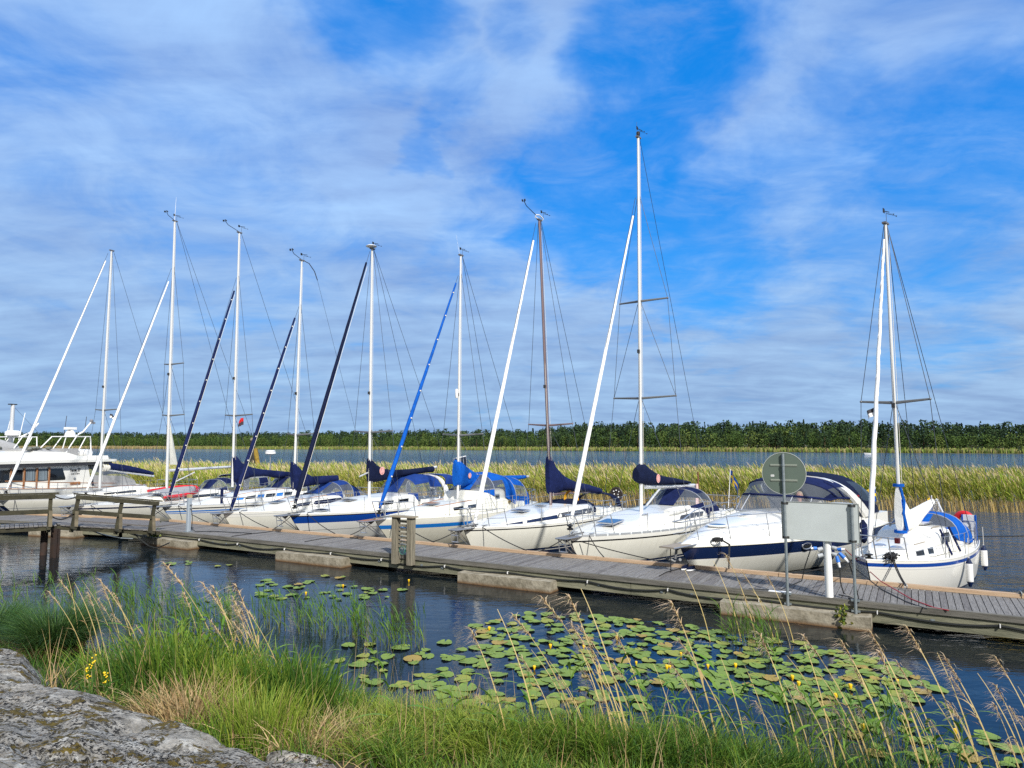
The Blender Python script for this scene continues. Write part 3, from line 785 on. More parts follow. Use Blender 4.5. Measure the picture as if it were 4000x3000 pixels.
def arch(x, w, zb, zt, n=14, p=2.6, lean=0.0):
    out = []
    for k in range(n + 1):
        t = math.pi * k / n
        c, s_ = math.cos(t), math.sin(t)
        y = -w * math.copysign(abs(c) ** (2 / p), c); q = abs(s_) ** (2 / p)
        out.append((x + lean * (1 - q), y, zb + (zt - zb) * q))
    return out
def hood(root, rings, fab, win, name="sprayhood", p=2.6, frame=None, n=14, open_back=True):
    """rings: (x, halfwidth, zbase, ztop, lean); win: {segment: [(j0, j1), ...]} panes of clear plastic"""
    pts = [arch(r[0], r[1], r[2], r[3], n, p, r[4] if len(r) > 4 else 0) for r in rings]
    inwin = lambda k, j: k in win and any(a <= j < b_ for a, b_ in win[k])
    b = MB(); b.loft(pts, skip=inwin); b.loft([[(x, y * .985, z - .012) for x, y, z in r] for r in pts], skip=inwin)
    o = b.build(name, fab, root, 60)
    for k in win:
        for a, b_ in win[k]:
            c = MB(); c.loft([pts[k][a:b_ + 1], pts[k + 1][a:b_ + 1]], smooth=True); c.build("window", CLEAR, o)
    if frame:
        for k in frame:
            c = MB(); c.tube(pts[k], .014, 6); c.build("hoop", STEEL, o)
    return o

def wire(root, a, c, r=.006, m=None, name="shroud", n=5):
    b = MB(); b.tube([a, c], r, n); return b.build(name, m or WIRE, root)

def cover(root, bt, st, m, name="sail_cover", badge=None):
    """st: [(top px), (bottom px), half width]"""
    rings = []; ctr = []
    for t, q, w in st:
        (xt, zt), (xb, zb_) = bt.cp(*t), bt.cp(*q)
        ctr.append((xt, zt, xb, zb_, w))
    # resample smoothly
    N = 26; ks = np.linspace(0, len(ctr) - 1, N)
    for i, k in enumerate(ks):
        v = [float(np.interp(k, range(len(ctr)), [c[j] for c in ctr])) for j in range(5)]
        wob = 1 + .10 * math.sin(i * 2.1) + .06 * math.sin(i * 5.3)
        ring = []
        for j in range(12):
            a = 2 * math.pi * j / 12
            f = .5 + .5 * math.cos(a); pear = .75 + .45 * (1 - f)
            ring.append((v[2] + (v[0] - v[2]) * f, v[4] * wob * pear * math.sin(a), v[3] + (v[1] - v[3]) * f))
        rings.append(ring)
    b = MB(); b.loft(rings, closed=True, cap0=True, cap1=True)
    o = b.build(name, m, root, 70)
    if badge:
        x, z = bt.cp(*badge[:2]); r = badge[2]
        for rr_, mm, yy in ((r, PINK, badge[3]), (r * .72, mat("red badge print", (.62, .16, .16), .7), badge[3] - .004), (r * .62, PINK, badge[3] - .006)):
            k = MB(); k.lathe([(rr_, yy), (rr_, yy - .003)], (x, 0, z), 24, 0, 'y'); kb = k.build("badge", mm, o)
    return o

def vane(root, x, y, z, flip=1, r=.006, big=1.0):
    b = MB(); s = big
    b.tube([(x, y, z), (x, y, z + .26 * s)], r, 5)
    b.tube([(x - .16 * s, y, z + .24 * s), (x + .20 * s, y, z + .30 * s)], .012, 5)
    b.box(x - .20 * s, x - .10 * s, y - .006, y + .006, z + .20 * s, z + .30 * s)
    for sx in (.10, .28): b.tube([(x, y, z + .22 * s), (x + sx * s, y - .12 * s, z + .20 * s)], .006, 4); b.ball((x + sx * s, y - .12 * s, z + .20 * s), .018, 5)
    b.build("wind_vane", BLACK, root)
def anemo(root, x, z, ln=.5):
    b = MB(); b.tube([(x, 0, z), (x - ln * .8, 0, z + .16), (x - ln, 0, z + .30)], .014, 5)
    for a in (0, 2.1, 4.2): b.ball((x - ln + .06 * math.cos(a), .06 * math.sin(a), z + .33), .032, 5)
    b.box(x - ln - .14, x - ln - .05, -.006, .006, z + .24, z + .32)
    b.build("wind_sensor", BLACK, root)

def mast_rig(root, bt, mb, mt, m, rad, ft, ff, gt, sail, sailr, hull, spread, backs, studs=None, taper=.75, twist=False, shy=None, ey=.75, base=None, top=None, ftp=None, wr=.0085):
    rad *= .74; sailr *= .86
    """mast foot / head, forestay head / foot and head of the rolled sail, all measured"""
    sheer, F, pt = hull
    xb, zb_ = base if base else bt.cp(*mb)
    xt, zt = top if top else bt.cp(*mt)
    mp = lambda z: (xb + (xt - xb) * (z - zb_) / (zt - zb_), 0, z)
    k = MB(); zs = np.linspace(zb_, zt, 10)
    k.tube([mp(z) for z in zs], [rad * (1 if z < zb_ + (zt - zb_) * .6 else 1 - (1 - taper) * (z - zb_ - (zt - zb_) * .6) / ((zt - zb_) * .4)) for z in zs], 12, ey=ey)
    mast = k.build("mast", m, root)
    k = MB(); x, _, z = mp(zt); k.box(x - .12, x + .14, -.05, .05, z, z + .05); k.build("masthead", mat("dark masthead", (.12, .12, .13), .5), mast)
    k = MB(); x, _, z = mp(zb_ + (zt - zb_) * .42); k.box(x - rad - .07, x - rad + .01, -.035, .035, z - .06, z + .06); k.build("steaming_light", mat("lamp black", (.03, .03, .03), .4), mast)
    # forestay with rolled-up headsail
    fx, fz = ftp["top"] if ftp else bt.cp(*ft); gx, gz = ftp["foot"] if ftp else bt.cp(*ff); hx, hz = ftp["head"] if ftp else bt.cp(*gt)
    wire(root, (fx, 0, fz), (gx - .05, 0, gz - .12), .008, name="forestay")
    n = 34; b = MB()
    pts = []; rs = []
    for i in range(n + 1):
        t = i / n
        w = .004 * math.sin(i * 1.9) if not twist else .015 * math.sin(i * 1.3)
        pts.append((gx + (hx - gx) * t, w * .6, gz + (hz - gz) * t))
        rs.append(sailr * ((.5 + t * 6) if t < .08 else (1.0 - .58 * t)) * (1 + .035 * math.sin(i * 2.7)))
    b.tube(pts, rs, 10, 0)
    if studs:
        for t in np.linspace(.12, .95, studs):
            c = Vector((gx + (hx - gx) * t, 0, gz + (hz - gz) * t)); r_ = sailr * (1 - .58 * t)
            b.ball((c.x - r_ * .3, -r_ * .98, c.z), .033, 6, 1)
    if twist:
        for q in range(2):
            b.tube([(gx + (hx - gx) * t + .045 * (1 - .5 * t) * math.cos(t * 70 + q * 3.14), .045 * (1 - .5 * t) * math.sin(t * 70 + q * 3.14), gz + (hz - gz) * t) for t in np.linspace(.03, .97, 140)], .014, 5, 0)
    if sail in (FNAVY, FDARK):
        b.tube([(gx + (hx - gx) * t + .02, -sailr * .9 - .02 + .1 * t * sailr, gz + (hz - gz) * t) for t in np.linspace(.0, .98, 8)], .008, 4, 1)
    b.build("furled_sail", [sail, ROPEW], root)
    k = MB(); k.lathe([(.05, 0), (.09, .01), (.09, .05), (.04, .06), (.04, .1), (.09, .11), (.09, .13), (.05, .14)], (gx - .03, 0, gz - .2), 12); k.build("furling_drum", BLACK, root)
    # spreaders and shrouds
    def hb(x):
        lo, hi = 0.0, 1.0
        for _ in range(24):
            p = (lo + hi) / 2
            if pt(p, sheer(p))[0] < x: lo = p
            else: hi = p
        return pt(lo, sheer(lo))
    cx, ch, czz = hb(xb + .15)
    if shy: ch = shy
    sp = []
    for z, half, sweep in spread:
        for sgn in (1, -1):
            a = mp(z); e = (a[0] + sweep, sgn * half, z + .06)
            k = MB(); k.tube([(a[0], sgn * rad * .6, z), e], [.042, .028], 6, ey=.6); k.ball(e, .035, 5); k.build("spreader", mat('spreader grey', (.16, .17, .18), .5, .4) if m is not BRMAST else BRMAST, mast)
        sp.append((mp(z)[0] + sweep, half, z + .06))
    for sgn in (1, -1):
        chain = [(cx, sgn * (ch - .08), czz)] + [(x, sgn * h, z) for x, h, z in sp]
        hz2 = zt if fz > zt - .8 else fz + .1
        chain.append((mp(hz2)[0], sgn * rad * .6, hz2))
        k = MB()
        for p, q in zip(chain[:-1], chain[1:]): k.tube([p, q], wr, 5)
        k.build("cap_shroud", WIRE, root)
        zl = sp[0][2] - .1 if sp else zt * .55
        wire(root, (cx + .55, sgn * (ch - .16), czz), (mp(zl)[0], sgn * rad * .6, zl), wr, name="lower_shroud")
        if len(sp) > 1: wire(root, (sp[0][0], sgn * sp[0][1], sp[0][2]), (mp(sp[1][2] - .1)[0], sgn * rad * .6, sp[1][2] - .1), wr, name="diagonal_shroud")
    L = bt.L
    sx, sh_, sz = pt(.985, sheer(.985))
    if backs == 1: wire(root, (xt + .12, 0, zt), (sx, 0, sz + .1), wr, name="backstay")
    elif backs == 2:
        for sgn in (1, -1): wire(root, (xt + .12, 0, zt), (sx, sgn * sh_ * .8, sz + .1), wr, name="backstay")
    elif backs == 3:
        sp_z = sz + 2.6; f = (sp_z - sz) / (zt - sz); jx = sx + (xt + .12 - sx) * f
        k = MB(); k.tube([(xt + .12, 0, zt), (jx, 0, sp_z)], wr, 5)
        for sgn in (1, -1): k.tube([(jx, 0, sp_z), (sx, sgn * sh_ * .8, sz)], wr, 5)
        k.build("backstay", WIRE, root)
    # halyards down the mast
    k = MB(); k.tube([mp(zt - .1), (xb - rad - .05, -.05, zb_ + .2)], .007, 4); k.tube([(mp(zt - .3)[0] + .02, -.06, zt - .3), (xb + rad + .03, -.06, zb_ + .4)], .006, 4)
    k.build("halyard", ROPEW, root)
    return mast, mp, (cx, ch, czz), (xb, zb_), (xt, zt)

def rails(root, fn, L, pulpit=.58, npost=5, push=True, bow_x=.05, rail_x=1.25, aft=.80, gate=.30):
    sheer, F, pt = fn
    def dp(p, ins=.06, up=0.0, s=1):
        x, h, z = pt(p, sheer(p)); return (x, s * max(.03, h - ins), z + up)
    pf = rail_x / L
    b = MB(); r = .0135
    top = [dp(pf, .05, pulpit, -1), dp(pf * .55, .04, pulpit, -1), (bow_x - .05, -.16, sheer(0) + pulpit + .02), (bow_x - .05, .16, sheer(0) + pulpit + .02), dp(pf * .55, .04, pulpit, 1), dp(pf, .05, pulpit, 1)]
    b.tube(top, r, 6)
    for s in (-1, 1):
        b.tube([dp(pf, .05, pulpit, s), dp(pf * 1.1, .05, 0, s)], r, 6); b.tube([(bow_x - .03, s * .15, sheer(0) + pulpit), dp(.035, .03, 0, s)], r, 6)
        b.tube([dp(pf * .55, .04, pulpit, s), dp(pf * .62, .04, 0, s)], r, 6); b.tube([dp(pf, .05, pulpit * .5, s), dp(pf * .55, .04, pulpit * .5, s)], r * .8, 6)
    b.build("pulpit", STEEL, root)
    ps = np.linspace(pf * 1.1, aft, npost + 1)[1:]
    for s in (-1, 1):
        for p in ps:
            k = MB(); k.tube([dp(p, .07, 0, s), dp(p, .07, pulpit, s)], .011, 6); k.build("stanchion", STEEL, root)
        for h in (.98, .5):
            k = MB(); k.tube([dp(pf, .05, pulpit * h, s)] + [dp(p, .07, pulpit * h, s) for p in ps] + [dp(.97, .08, pulpit * h, s)], .0045, 4); k.build("lifeline", STEEL, root)
    if push:
        b = MB()
        for h in (1.0, .5): b.tube([dp(.90, .07, pulpit * h, -1), dp(.985, .09, pulpit * h, -1), dp(.992, .25, pulpit * h, -1), dp(.992, .25, pulpit * h, 1), dp(.985, .09, pulpit * h, 1), dp(.90, .07, pulpit * h, 1)], r, 6)
        for s in (-1, 1):
            b.tube([dp(.90, .07, pulpit, s), dp(.90, .07, 0, s)], r, 6); b.tube([dp(.985, .10, pulpit, s), dp(.985, .10, 0, s)], r, 6)
        b.build("pushpit", STEEL, root)

def cockpit(root, fn, tr, x0, L, m, wheel=None, tiller=False):
    sheer, F, pt = fn
    for s in (1, -1):
        b = MB(); rings = []
        for t in np.linspace(0, 1, 9):
            x = x0 + (L * .96 - x0) * t; p = min(.985, x / L); h = pt(p, sheer(p))[1]; z = sheer(p) - .02; w0 = max(.25, h - .36); hh = .30 * (1 - t * .55)
            rings.append([(x, s * (w0 + .12), z), (x, s * (w0 + .09), z + hh * .9), (x, s * (w0 + .03), z + hh), (x, s * (w0 - .06), z + hh * .97), (x, s * (w0 - .10), z)])
        b.loft(rings, cap0=True, cap1=True); b.build("coaming", m, root, 60)
        k = MB(); x = x0 + (L - x0) * .42; p = x / L; h = pt(p, sheer(p))[1]
        k.lathe([(.075, 0), (.06, .05), (.045, .10), (.06, .15), (.06, .17)], (x, s * max(.25, h - .33), sheer(p) + .22), 12); k.build("winch", STEEL, root)
    if wheel:
        b = MB(); x, z, r_ = wheel
        b.tube([(x, r_ * math.cos(t), z + r_ * math.sin(t)) for t in np.linspace(0, 2 * math.pi, 25)], .016, 6)
        for t in np.linspace(0, 2 * math.pi, 7)[:-1]: b.tube([(x, 0, z), (x, r_ * math.cos(t), z + r_ * math.sin(t))], .009, 5)
        b.build("steering_wheel", STEEL, root)
        k = MB(); k.box(x + .05, x + .25, -.13, .13, z - .6, z + .12); k.build("pedestal", WHITE, root)

def bow_gear(root, fn, platform=.55, anchor=True, ladder=True, line_m=ROPEB):
    sheer, F, pt = fn
    z = sheer(0)
    if platform:
        k = MB(); k.box(-platform, .25, -.16, .16, z - .015, z + .03); k.build("bow_platform", TEAK if platform > .6 else mat("grey grating", (.20, .20, .20), .6, .3), root)
        k = MB()
        k.tube([(-platform, -.17, z + .01), (.3, -.2, z + .01)], .018, 6); k.tube([(-platform, .17, z + .01), (.3, .2, z + .01)], .018, 6); k.tube([(-platform, -.17, z + .01), (-platform, .17, z + .01)], .018, 6)
        for s in (-1, 1): k.tube([(-platform + .1, s * .15, z - .02), (.28, s * .05, z - .52)], .014, 6)
        k.build("platform_frame", STEEL, root)
        if ladder:
            k = MB()
            for s in (-.11, .11): k.tube([(-platform + .05, s, z - .02), (-platform + .12, s, z - .36)], .012, 6)
            for q in (.15, .35): k.box(-platform + .06 + q * .1, -platform + .16 + q * .1, -.12, .12, z - q - .02, z - q)
            k.build("bow_ladder", STEEL, root)
    if anchor:
        k = MB(); k.tube([(.75, 0, z + .06), (-.1, 0, z + .05), (-.22, 0, z - .06)], .024, 6); k.tube([(-.25, -.14, z - .02), (-.2, 0, z - .10), (-.25, .14, z - .02)], .028, 6)
        k.build("anchor", mat("galvanised anchor", (.13, .135, .14), .6, .3), root)
    for s in (1, -1):
        k = MB(); k.box(.62, .86, s * .28 - .025, s * .28 + .025, sheer(.08) + .05, sheer(.08) + .085); k.box(.70, .78, s * .28 - .02, s * .28 + .02, sheer(.08), sheer(.08) + .05); k.build("cleat", STEEL, root)

def moor(bt, fn, who, ends, m=ROPEB, r=.014):
    sheer, F, pt = fn
    for k, (x, y, tgt, lb) in enumerate(ends):
        p = x / bt.L; a = bt.w(x, y, sheer(max(0, p)) + .07)
        n = 8; pts = sag(a, tgt, .05, n)
        if abs(y) > 0:      # lead over the rail
            e = pt(max(.03, p * .7), sheer(p)); pts = [a, bt.w(e[0], math.copysign(e[1] + .01, y), e[2] + .03)] + sag(bt.w(e[0], math.copysign(e[1] + .01, y), e[2] + .03), tgt, .05, n)[1:]
        line("mooring_line", lb, "mooring line", pts, r, m, "mooring lines made fast on the jetty")

def hatch(root, x, z, w=.5, l=.5, m=None, tilt=0.0, y=0):
    M = Matrix.Translation((x, y, z)) @ Matrix.Rotation(tilt, 4, 'Y')
    k = MB(); k.box(-l / 2, l / 2, -w / 2, w / 2, 0, .035, 0, M); k.box(-l / 2 + .04, l / 2 - .04, -w / 2 + .04, w / 2 - .04, .035, .041, 1, M)
    return k.build("hatch", [STEEL, m or TINT], root)

def flag(name, label, P, d, colors, w=.6, h=.38, staff=None, droop=.35, cross=False):
    """cloth hanging from a staff; d = direction the fly hangs towards"""
    root = thing(name, label, "flag", P)
    if staff:
        k = MB(); k.tube([(0, 0, 0), staff], .014, 6); k.build("staff", WHITE, root)
        top = Vector(staff) * .97
    else: top = Vector((0, 0, 0))
    d = Vector(d).normalized(); nrm = Vector((-d.y, d.x, 0))
    b = MB(); nx, nz = 14, 10; g = []
    for i in range(nx + 1):
        row = []
        for j in range(nz + 1):
            t = i / nx; f = j / nz
            q = top + d * (w * t * (1 - droop * .45)) + Vector((0, 0, -h * f - droop * w * t * t)) + nrm * (.05 * math.sin(t * 9 + f * 2) * (.3 + t))
            row.append(q)
        g.append(row)
    def mf(k, j):
        if cross: return 1 if (4 <= k < 7 or 4 <= j < 6) else 0
        return min(len(colors) - 1, int(j / nz * len(colors)))
    b.loft(g, mf=mf); b.build("cloth", colors, root)
    return root

def fender(P, lb, m, capm, L=.55, r=.10, grp=None, rope=.4):
    root = thing("fender", lb, "fender", P, 0, grp)
    k = MB(); k.lathe([(.03, -L - .05), (r * .6, -L + .0), (r * .98, -L + .08), (r, -L + .14), (r, -.14), (r * .98, -.08), (r * .55, .0), (.03, .06)], (0, 0, 0), 16, 0, mf=lambda k, j: 1 if k in (0, 1, 5, 6) else 0)
    k.build("body", [m, capm], root)
    k = MB(); k.tube([(0, 0, .05), (0, 0, .05 + rope)], .008, 5); k.build("lanyard", ROPEW, root)
    return root

# =========================================================== the nine sailing boats
BFLAG, YFLAG = mat("flag blue", (.01, .07, .30), .8), mat("flag yellow", (.75, .48, .02), .8)
AFT = {}
def start(name, label, bow, zb, yaw, L, B, grp="sailboats moored bow-on to the jetty"):
    bt = Boat(bow, zb, yaw, L, B)
    root = thing("sailboat", label, "sailboat", bt.loc, bt.rot, grp)
    return bt, root

# --- S1, farthest left
bt, ro = start("s1", "white sailboat farthest left with navy boom cover, white rolled headsail and grey hull", (-5, 1955), 1.0, 22, 11.0, 3.4)
fn = hull_fn(11.0, 3.4, 1.0, .88, .92, 1.5, .62, .3)
build_hull(ro, fn, [(.07, 1), (.40, 0), (.44, 2), (.75, 0), (.80, 2), (1.3, 3)], [IVORY, GEL, DECKG, NAVY])
build_deck(ro, fn, DECKG, ALU)
tk = Trunk([(3.4, .35, .93, .02), (4.2, .65, .92, .16), (5.4, .90, .90, .28), (6.8, 1.02, .90, .38), (7.4, 1.02, .90, .38)])
cr = tk.build(ro, DECKW); tk.window(cr, 4.8, 6.6, .28, .62, DARKG); hatch(ro, 2.3, 1.0); hatch(cr, 4.9, 1.17)
mast_rig(ro, bt, (389, 1907), (436, 980), WMAST, .095, (422, 989), (27, 1911), (413, 1019), SAILW, .085, fn, [(5.5, .95, .25)], 1)
rails(ro, fn, 11.0); bow_gear(ro, fn, .5); cockpit(ro, fn, tk, 7.4, 11.0, DECKW)
k = MB(); a = bt.cp(402, 1832); c = bt.cp(601, 1860); k.tube([(a[0], 0, a[1]), (c[0], 0, c[1])], .06, 10, ey=.7); bm1 = k.build("boom", ALU, ro)
cover(bm1, bt, [((428, 1807), (430, 1836), .10), ((500, 1818), (500, 1844), .13), ((560, 1832), (560, 1850), .11), ((598, 1843), (598, 1856), .06)], FNAVY)
k = MB()
for q in range(16):
    t = q / 15; x, z = bt.cp(402 + 24 * t, 1828 - 2 * math.sin(q)); k.tube([(x, .10 * math.cos(s), z + .16 * math.sin(s) * (1.1 - t * .3)) for s in np.linspace(0, 2 * math.pi, 10)], .016, 5)
k.build("sail_lashing", ROPEW, bm1)
AFT['s1'] = (bt, fn)
moor(bt, fn, '', [(.75, -.28, PL(-8.6, 1.95, DZ + .09), "black mooring line from the bow of the leftmost sailboat"), (.75, .28, PL(-10.8, 1.95, DZ + .09), "black mooring line from the far side of the leftmost sailboat's bow")])
flag("pennant", "tiny dark signal flag under the spreader of the leftmost mast", bt.w(5.1, -.55, 5.3), bt.A, [mat("flag black", (.03, .03, .04), .8), mat("flag white", (.7, .7, .7), .8)], .28, .22)

# --- S2
bt, ro = start("s2", "white sailboat with bare silver boom, white rolled headsail and thin navy line under its rail", (289, 1977), 1.0, 24, 11.0, 3.3)
fn = hull_fn(11.0, 3.3, 1.0, .90, .94, 1.4, .62, .35)
build_hull(ro, fn, [(.10, 1), (.17, 2), (.90, 0), (1.3, 2)], [IVORY, GEL, NAVY])
build_deck(ro, fn, DECKW, ALU)
tk = Trunk([(2.4, .25, .95, .02), (3.2, .60, .94, .18), (4.8, .95, .92, .32), (6.8, 1.05, .92, .40), (7.6, 1.05, .92, .40)])
cr = tk.build(ro, DECKW); tk.window(cr, 4.6, 6.9, .25, .60, DARKG); hatch(cr, 3.9, 1.24); hatch(ro, 2.0, 1.03)
k = MB()
for s in (1, -1): k.tube([tk.side(x, .9, s, -.18) for x in np.linspace(4.2, 7.3, 8)], .02, 6)
k.build("handrail", TEAK, cr)
ms, mp, *_ = mast_rig(ro, bt, (651, 1907), (683, 865), WMAST, .10, (670, 1048), (339, 1916), (659, 1100), SAILW, .085, fn, [(5.05, .75, .25), (7.6, .65, .2)], 2)
rails(ro, fn, 11.0); bow_gear(ro, fn, .55); cockpit(ro, fn, tk, 7.6, 11.0, DECKW, (9.6, 1.7, .4))
anemo(ms, mp(15)[0] if False else bt.cp(683, 862)[0], bt.cp(683, 862)[1]); vane(ms, bt.cp(690, 862)[0], 0, bt.cp(690, 862)[1])
k = MB(); x, z = bt.cp(683, 865); k.tube([(x - .02, 0, z), (x + .02, 0, z + 1.25)], [.012, .005], 5); k.build("antenna", WHITE, ms)
a = bt.cp(662, 1838); c = bt.cp(909, 1823)
k = MB(); k.tube([(a[0], 0, a[1]), (c[0], 0, c[1])], .065, 10, ey=.75); k.build("boom", ALU, ro)
k = MB(); a = bt.cp(668, 1890); c = bt.cp(760, 1845); k.tube([(a[0], 0, a[1]), (c[0], 0, c[1])], .03, 8); k.build("boom_vang", ALU, ro)
p0, p1, p2 = [bt.cp(*q) for q in ((661, 1640), (664, 1815), (692, 1816))]
k = MB(); g = [[(p0[0] + (p1[0] - p0[0]) * t, 0, p0[1] + (p1[1] - p0[1]) * t), (p0[0] + (((p1[0] + p2[0]) / 2) - p0[0]) * t, -.07 * math.sin(t * 3), p0[1] + (p1[1] - p0[1]) * t), (p0[0] + (p2[0] - p0[0]) * t, -.03, p0[1] + (p2[1] - p0[1]) * t)] for t in np.linspace(.03, 1, 12)]
k.loft(g); k.loft([[(x + .01, y + .02, z) for x, y, z in r] for r in g]); k.build("storm_sail", mat("old sailcloth", (.55, .55, .50), .8, var=.1, vs=4), ro)
hood(ro, [(6.9, .75, 1.22, 1.30), (7.5, .98, 1.12, 1.80), (8.1, 1.02, 1.05, 1.86), (8.3, 1.02, 1.05, 1.78, .0)], FNAVY, {0: [(2, 6), (8, 12)], 1: [(0, 3), (11, 14)]}, frame=(1, 2))
hood(ro, [(8.6, 1.05, 1.35, 2.02), (9.6, 1.1, 1.35, 2.08), (10.4, 1.0, 1.35, 1.95)], FNAVY, {0: [(0, 3), (11, 14)]}, "bimini", p=3.5, frame=(0, 1, 2))
# radar pole on the stern
k = MB(); k.tube([(10.6, -.9, .9), (10.6, -.9, 3.05)], .035, 8); pole = k.build("radar_pole", STEEL, ro)
k = MB(); k.lathe([(.20, 0), (.29, .05), (.29, .17), (.22, .24), (.02, .25)], (10.6, -.9, 3.06), 20); k.build("radar_dome", WHITE, pole)
k = MB(); k.tube([(10.6 + .3 * math.cos(t), -.9 + .3 * math.sin(t), 3.26) for t in np.linspace(0, 6.28, 20)], .01, 5); k.build("radar_guard", STEEL, pole)
AFT['s2'] = (bt, fn)
moor(bt, fn, '', [(.75, -.28, PL(-2.6, 1.95, DZ + .09), "black mooring line from the bare-boomed sailboat toward the jetty joint"), (.75, .28, PL(-5.6, 1.95, DZ + .09), "black mooring line from the bare-boomed sailboat's far bow")])
# inflatable dinghy lashed on its side deck
dg = thing("dinghy", "red and grey inflatable dinghy lying upside down on a sailboat's foredeck", "dinghy", bt.w(4.75, -.45, 1.30), bt.rot + R(6)); dg.rotation_euler = (R(16), 0, bt.rot + R(8))
k = MB(); k.tube([(-1.25, .5, .0), (-.2, .55, .03), (.8, .5, .08), (1.25, .22, .15), (1.35, 0, .17), (1.25, -.22, .15), (.8, -.5, .08), (-.2, -.55, .03), (-1.25, -.5, .0)], [.06, .085, .085, .085, .08, .085, .085, .085, .06], 12); k.build("tube", RED, dg)
k = MB(); k.loft([[(x, w * t, -.02 + .30 * h * (1 - t * t) * 4) for t in (-1, -.6, -.2, .2, .6, 1)] for x, w, h in ((-1.2, .50, .12), (-.3, .53, .20), (.6, .50, .22), (1.1, .30, .22), (1.28, .08, .2))]); k.build("bottom", mat("grey hypalon", (.30, .30, .31), .6), dg)

# --- S3
bt, ro = start("s3", "white sailboat with navy sail cover, studded navy headsail roll, black and blue stripes", (633, 1979), 1.0, 27, 10.2, 3.2)
fn = hull_fn(10.2, 3.2, 1.0, .92, .95, 1.2, .66, .4)
build_hull(ro, fn, [(.09, 1), (.14, 4), (.21, 1), (.27, 3), (.31, 1), (.34, 3), (.95, 0), (1.3, 2)], [IVORY, GEL, NAVY, LBLUE, BLACK])
build_deck(ro, fn, DECKW, ALU)
tk = Trunk([(1.9, .25, .97, .02), (2.7, .60, .95, .24), (4.2, .92, .93, .46), (6.2, 1.02, .93, .52), (7.0, 1.02, .93, .52)])
cr = tk.build(ro, GEL)
for xa, xb, mm in ((3.1, 3.65, LBLUE), (3.75, 4.25, DARKG), (4.35, 4.75, LBLUE), (4.85, 5.4, DARKG), (5.5, 5.9, LBLUE), (6.0, 6.5, DARKG)): tk.window(cr, xa, xb, .35, .66, mm, .08)
hatch(cr, 2.9, 1.24, tilt=-.1); k = MB()
for s in (1, -1): k.tube([tk.side(x, .95, s, -.2) for x in np.linspace(3.4, 6.6, 8)], .02, 6)
k.build("handrail", TEAK, cr)
ms, mp, *_ = mast_rig(ro, bt, (908, 1902), (935, 910), WMAST, .088, (924, 1084), (662, 1935), (915, 1136), FNAVY, .105, fn, [(5.0, .9, .25)], 3, studs=9)
rails(ro, fn, 10.2); bow_gear(ro, fn, .5); cockpit(ro, fn, tk, 7.0, 10.2, GEL)
anemo(ms, bt.cp(935, 906)[0], bt.cp(935, 906)[1], .85); vane(ms, bt.cp(943, 906)[0], 0, bt.cp(943, 906)[1])
a = bt.cp(915, 1868); c = bt.cp(1134, 1853)
k = MB(); k.tube([(a[0], 0, a[1]), (c[0], 0, c[1])], .055, 10, ey=.7); bm1 = k.build("boom", ALU, ro)
cover(bm1, bt, [((907, 1781), (909, 1885), .12), ((926, 1783), (915, 1885), .15), ((949, 1812), (940, 1880), .17), ((985, 1826), (985, 1863), .17), ((1022, 1833), (1030, 1860), .16), ((1075, 1838), (1085, 1868), .17), ((1130, 1843), (1131, 1862), .10)], FNAVY)
hood(ro, [(6.3, .80, 1.38, 1.45), (6.95, 1.0, 1.10, 1.98), (7.55, 1.02, 1.05, 2.02), (7.75, 1.02, 1.05, 1.92)], FNAVY, {0: [(2, 6), (8, 12)], 1: [(0, 3), (11, 14)]}, frame=(1, 2))
AFT['s3'] = (bt, fn)
moor(bt, fn, '', [(.75, -.28, PU(-24.0, FAR - .06, DZ + .09), "black mooring line from the twin-striped sailboat's bow to the kerb"), (.75, .28, PL(-.9, 1.95, DZ + .09), "black mooring line from the twin-striped sailboat toward the jetty joint")])
flag("pennant", "small red pennant under the spreader of the mast with twin-striped hull", bt.w(mp(4.7)[0] + .1, -.5, 4.9), -bt.A, [RED, mat("flag dark", (.05, .03, .04), .8)], .30, .34)
k = MB(); k.box(-.04, .04, -.05, .05, 0, .62); o = k.build("fender_bag", FNAVY, loc=bt.w(2.2, -1.02, 1.02), rotz=bt.rot); tag(o, "dark blue bag tied upright on the rail of the twin-striped sailboat", "bag")

# --- S4
bt, ro = start("s4", "small plain white sailboat with navy sail cover, navy headsail roll and dark wedge windows", (872, 2004), 1.0, 28, 9.0, 3.0)
fn = hull_fn(9.0, 3.0, 1.0, .90, .90, 1.0, .68, .35)
build_hull(ro, fn, [(.06, 1), (.085, 3), (.17, 1), (.18, 3), (.86, 0), (1.3, 2)], [IVORY, GEL, NAVY, DECKG])
build_deck(ro, fn, DECKW, GEL)
tk = Trunk([(1.7, .25, .95, .02), (2.6, .62, .93, .26), (3.9, .90, .92, .44), (5.4, .98, .92, .50), (5.9, .98, .92, .50)])
cr = tk.build(ro, GEL); tk.window(cr, 3.0, 5.5, .30, .66, mat("navy window band", (.006, .009, .035), .15), .25); hatch(cr, 2.7, 1.22, tilt=-.1)
k = MB()
for s in (1, -1): k.tube([tk.side(x, .95, s, -.2) for x in np.linspace(3.0, 5.6, 8)], .02, 6)
k.build("handrail", TEAK, cr)
ms, mp, *_ = mast_rig(ro, bt, (1148, 1925), (1179, 1019), WMAST, .082, (1168, 1197), (900, 1995), (1152, 1242), FNAVY, .105, fn, [(4.05, .8, .3)], 0, studs=8)
rails(ro, fn, 9.0); bow_gear(ro, fn, .45); cockpit(ro, fn, tk, 5.9, 9.0, GEL)
x, z = bt.cp(1179, 1015); anemo(ms, x, z, .6); vane(ms, x + .12, 0, z)
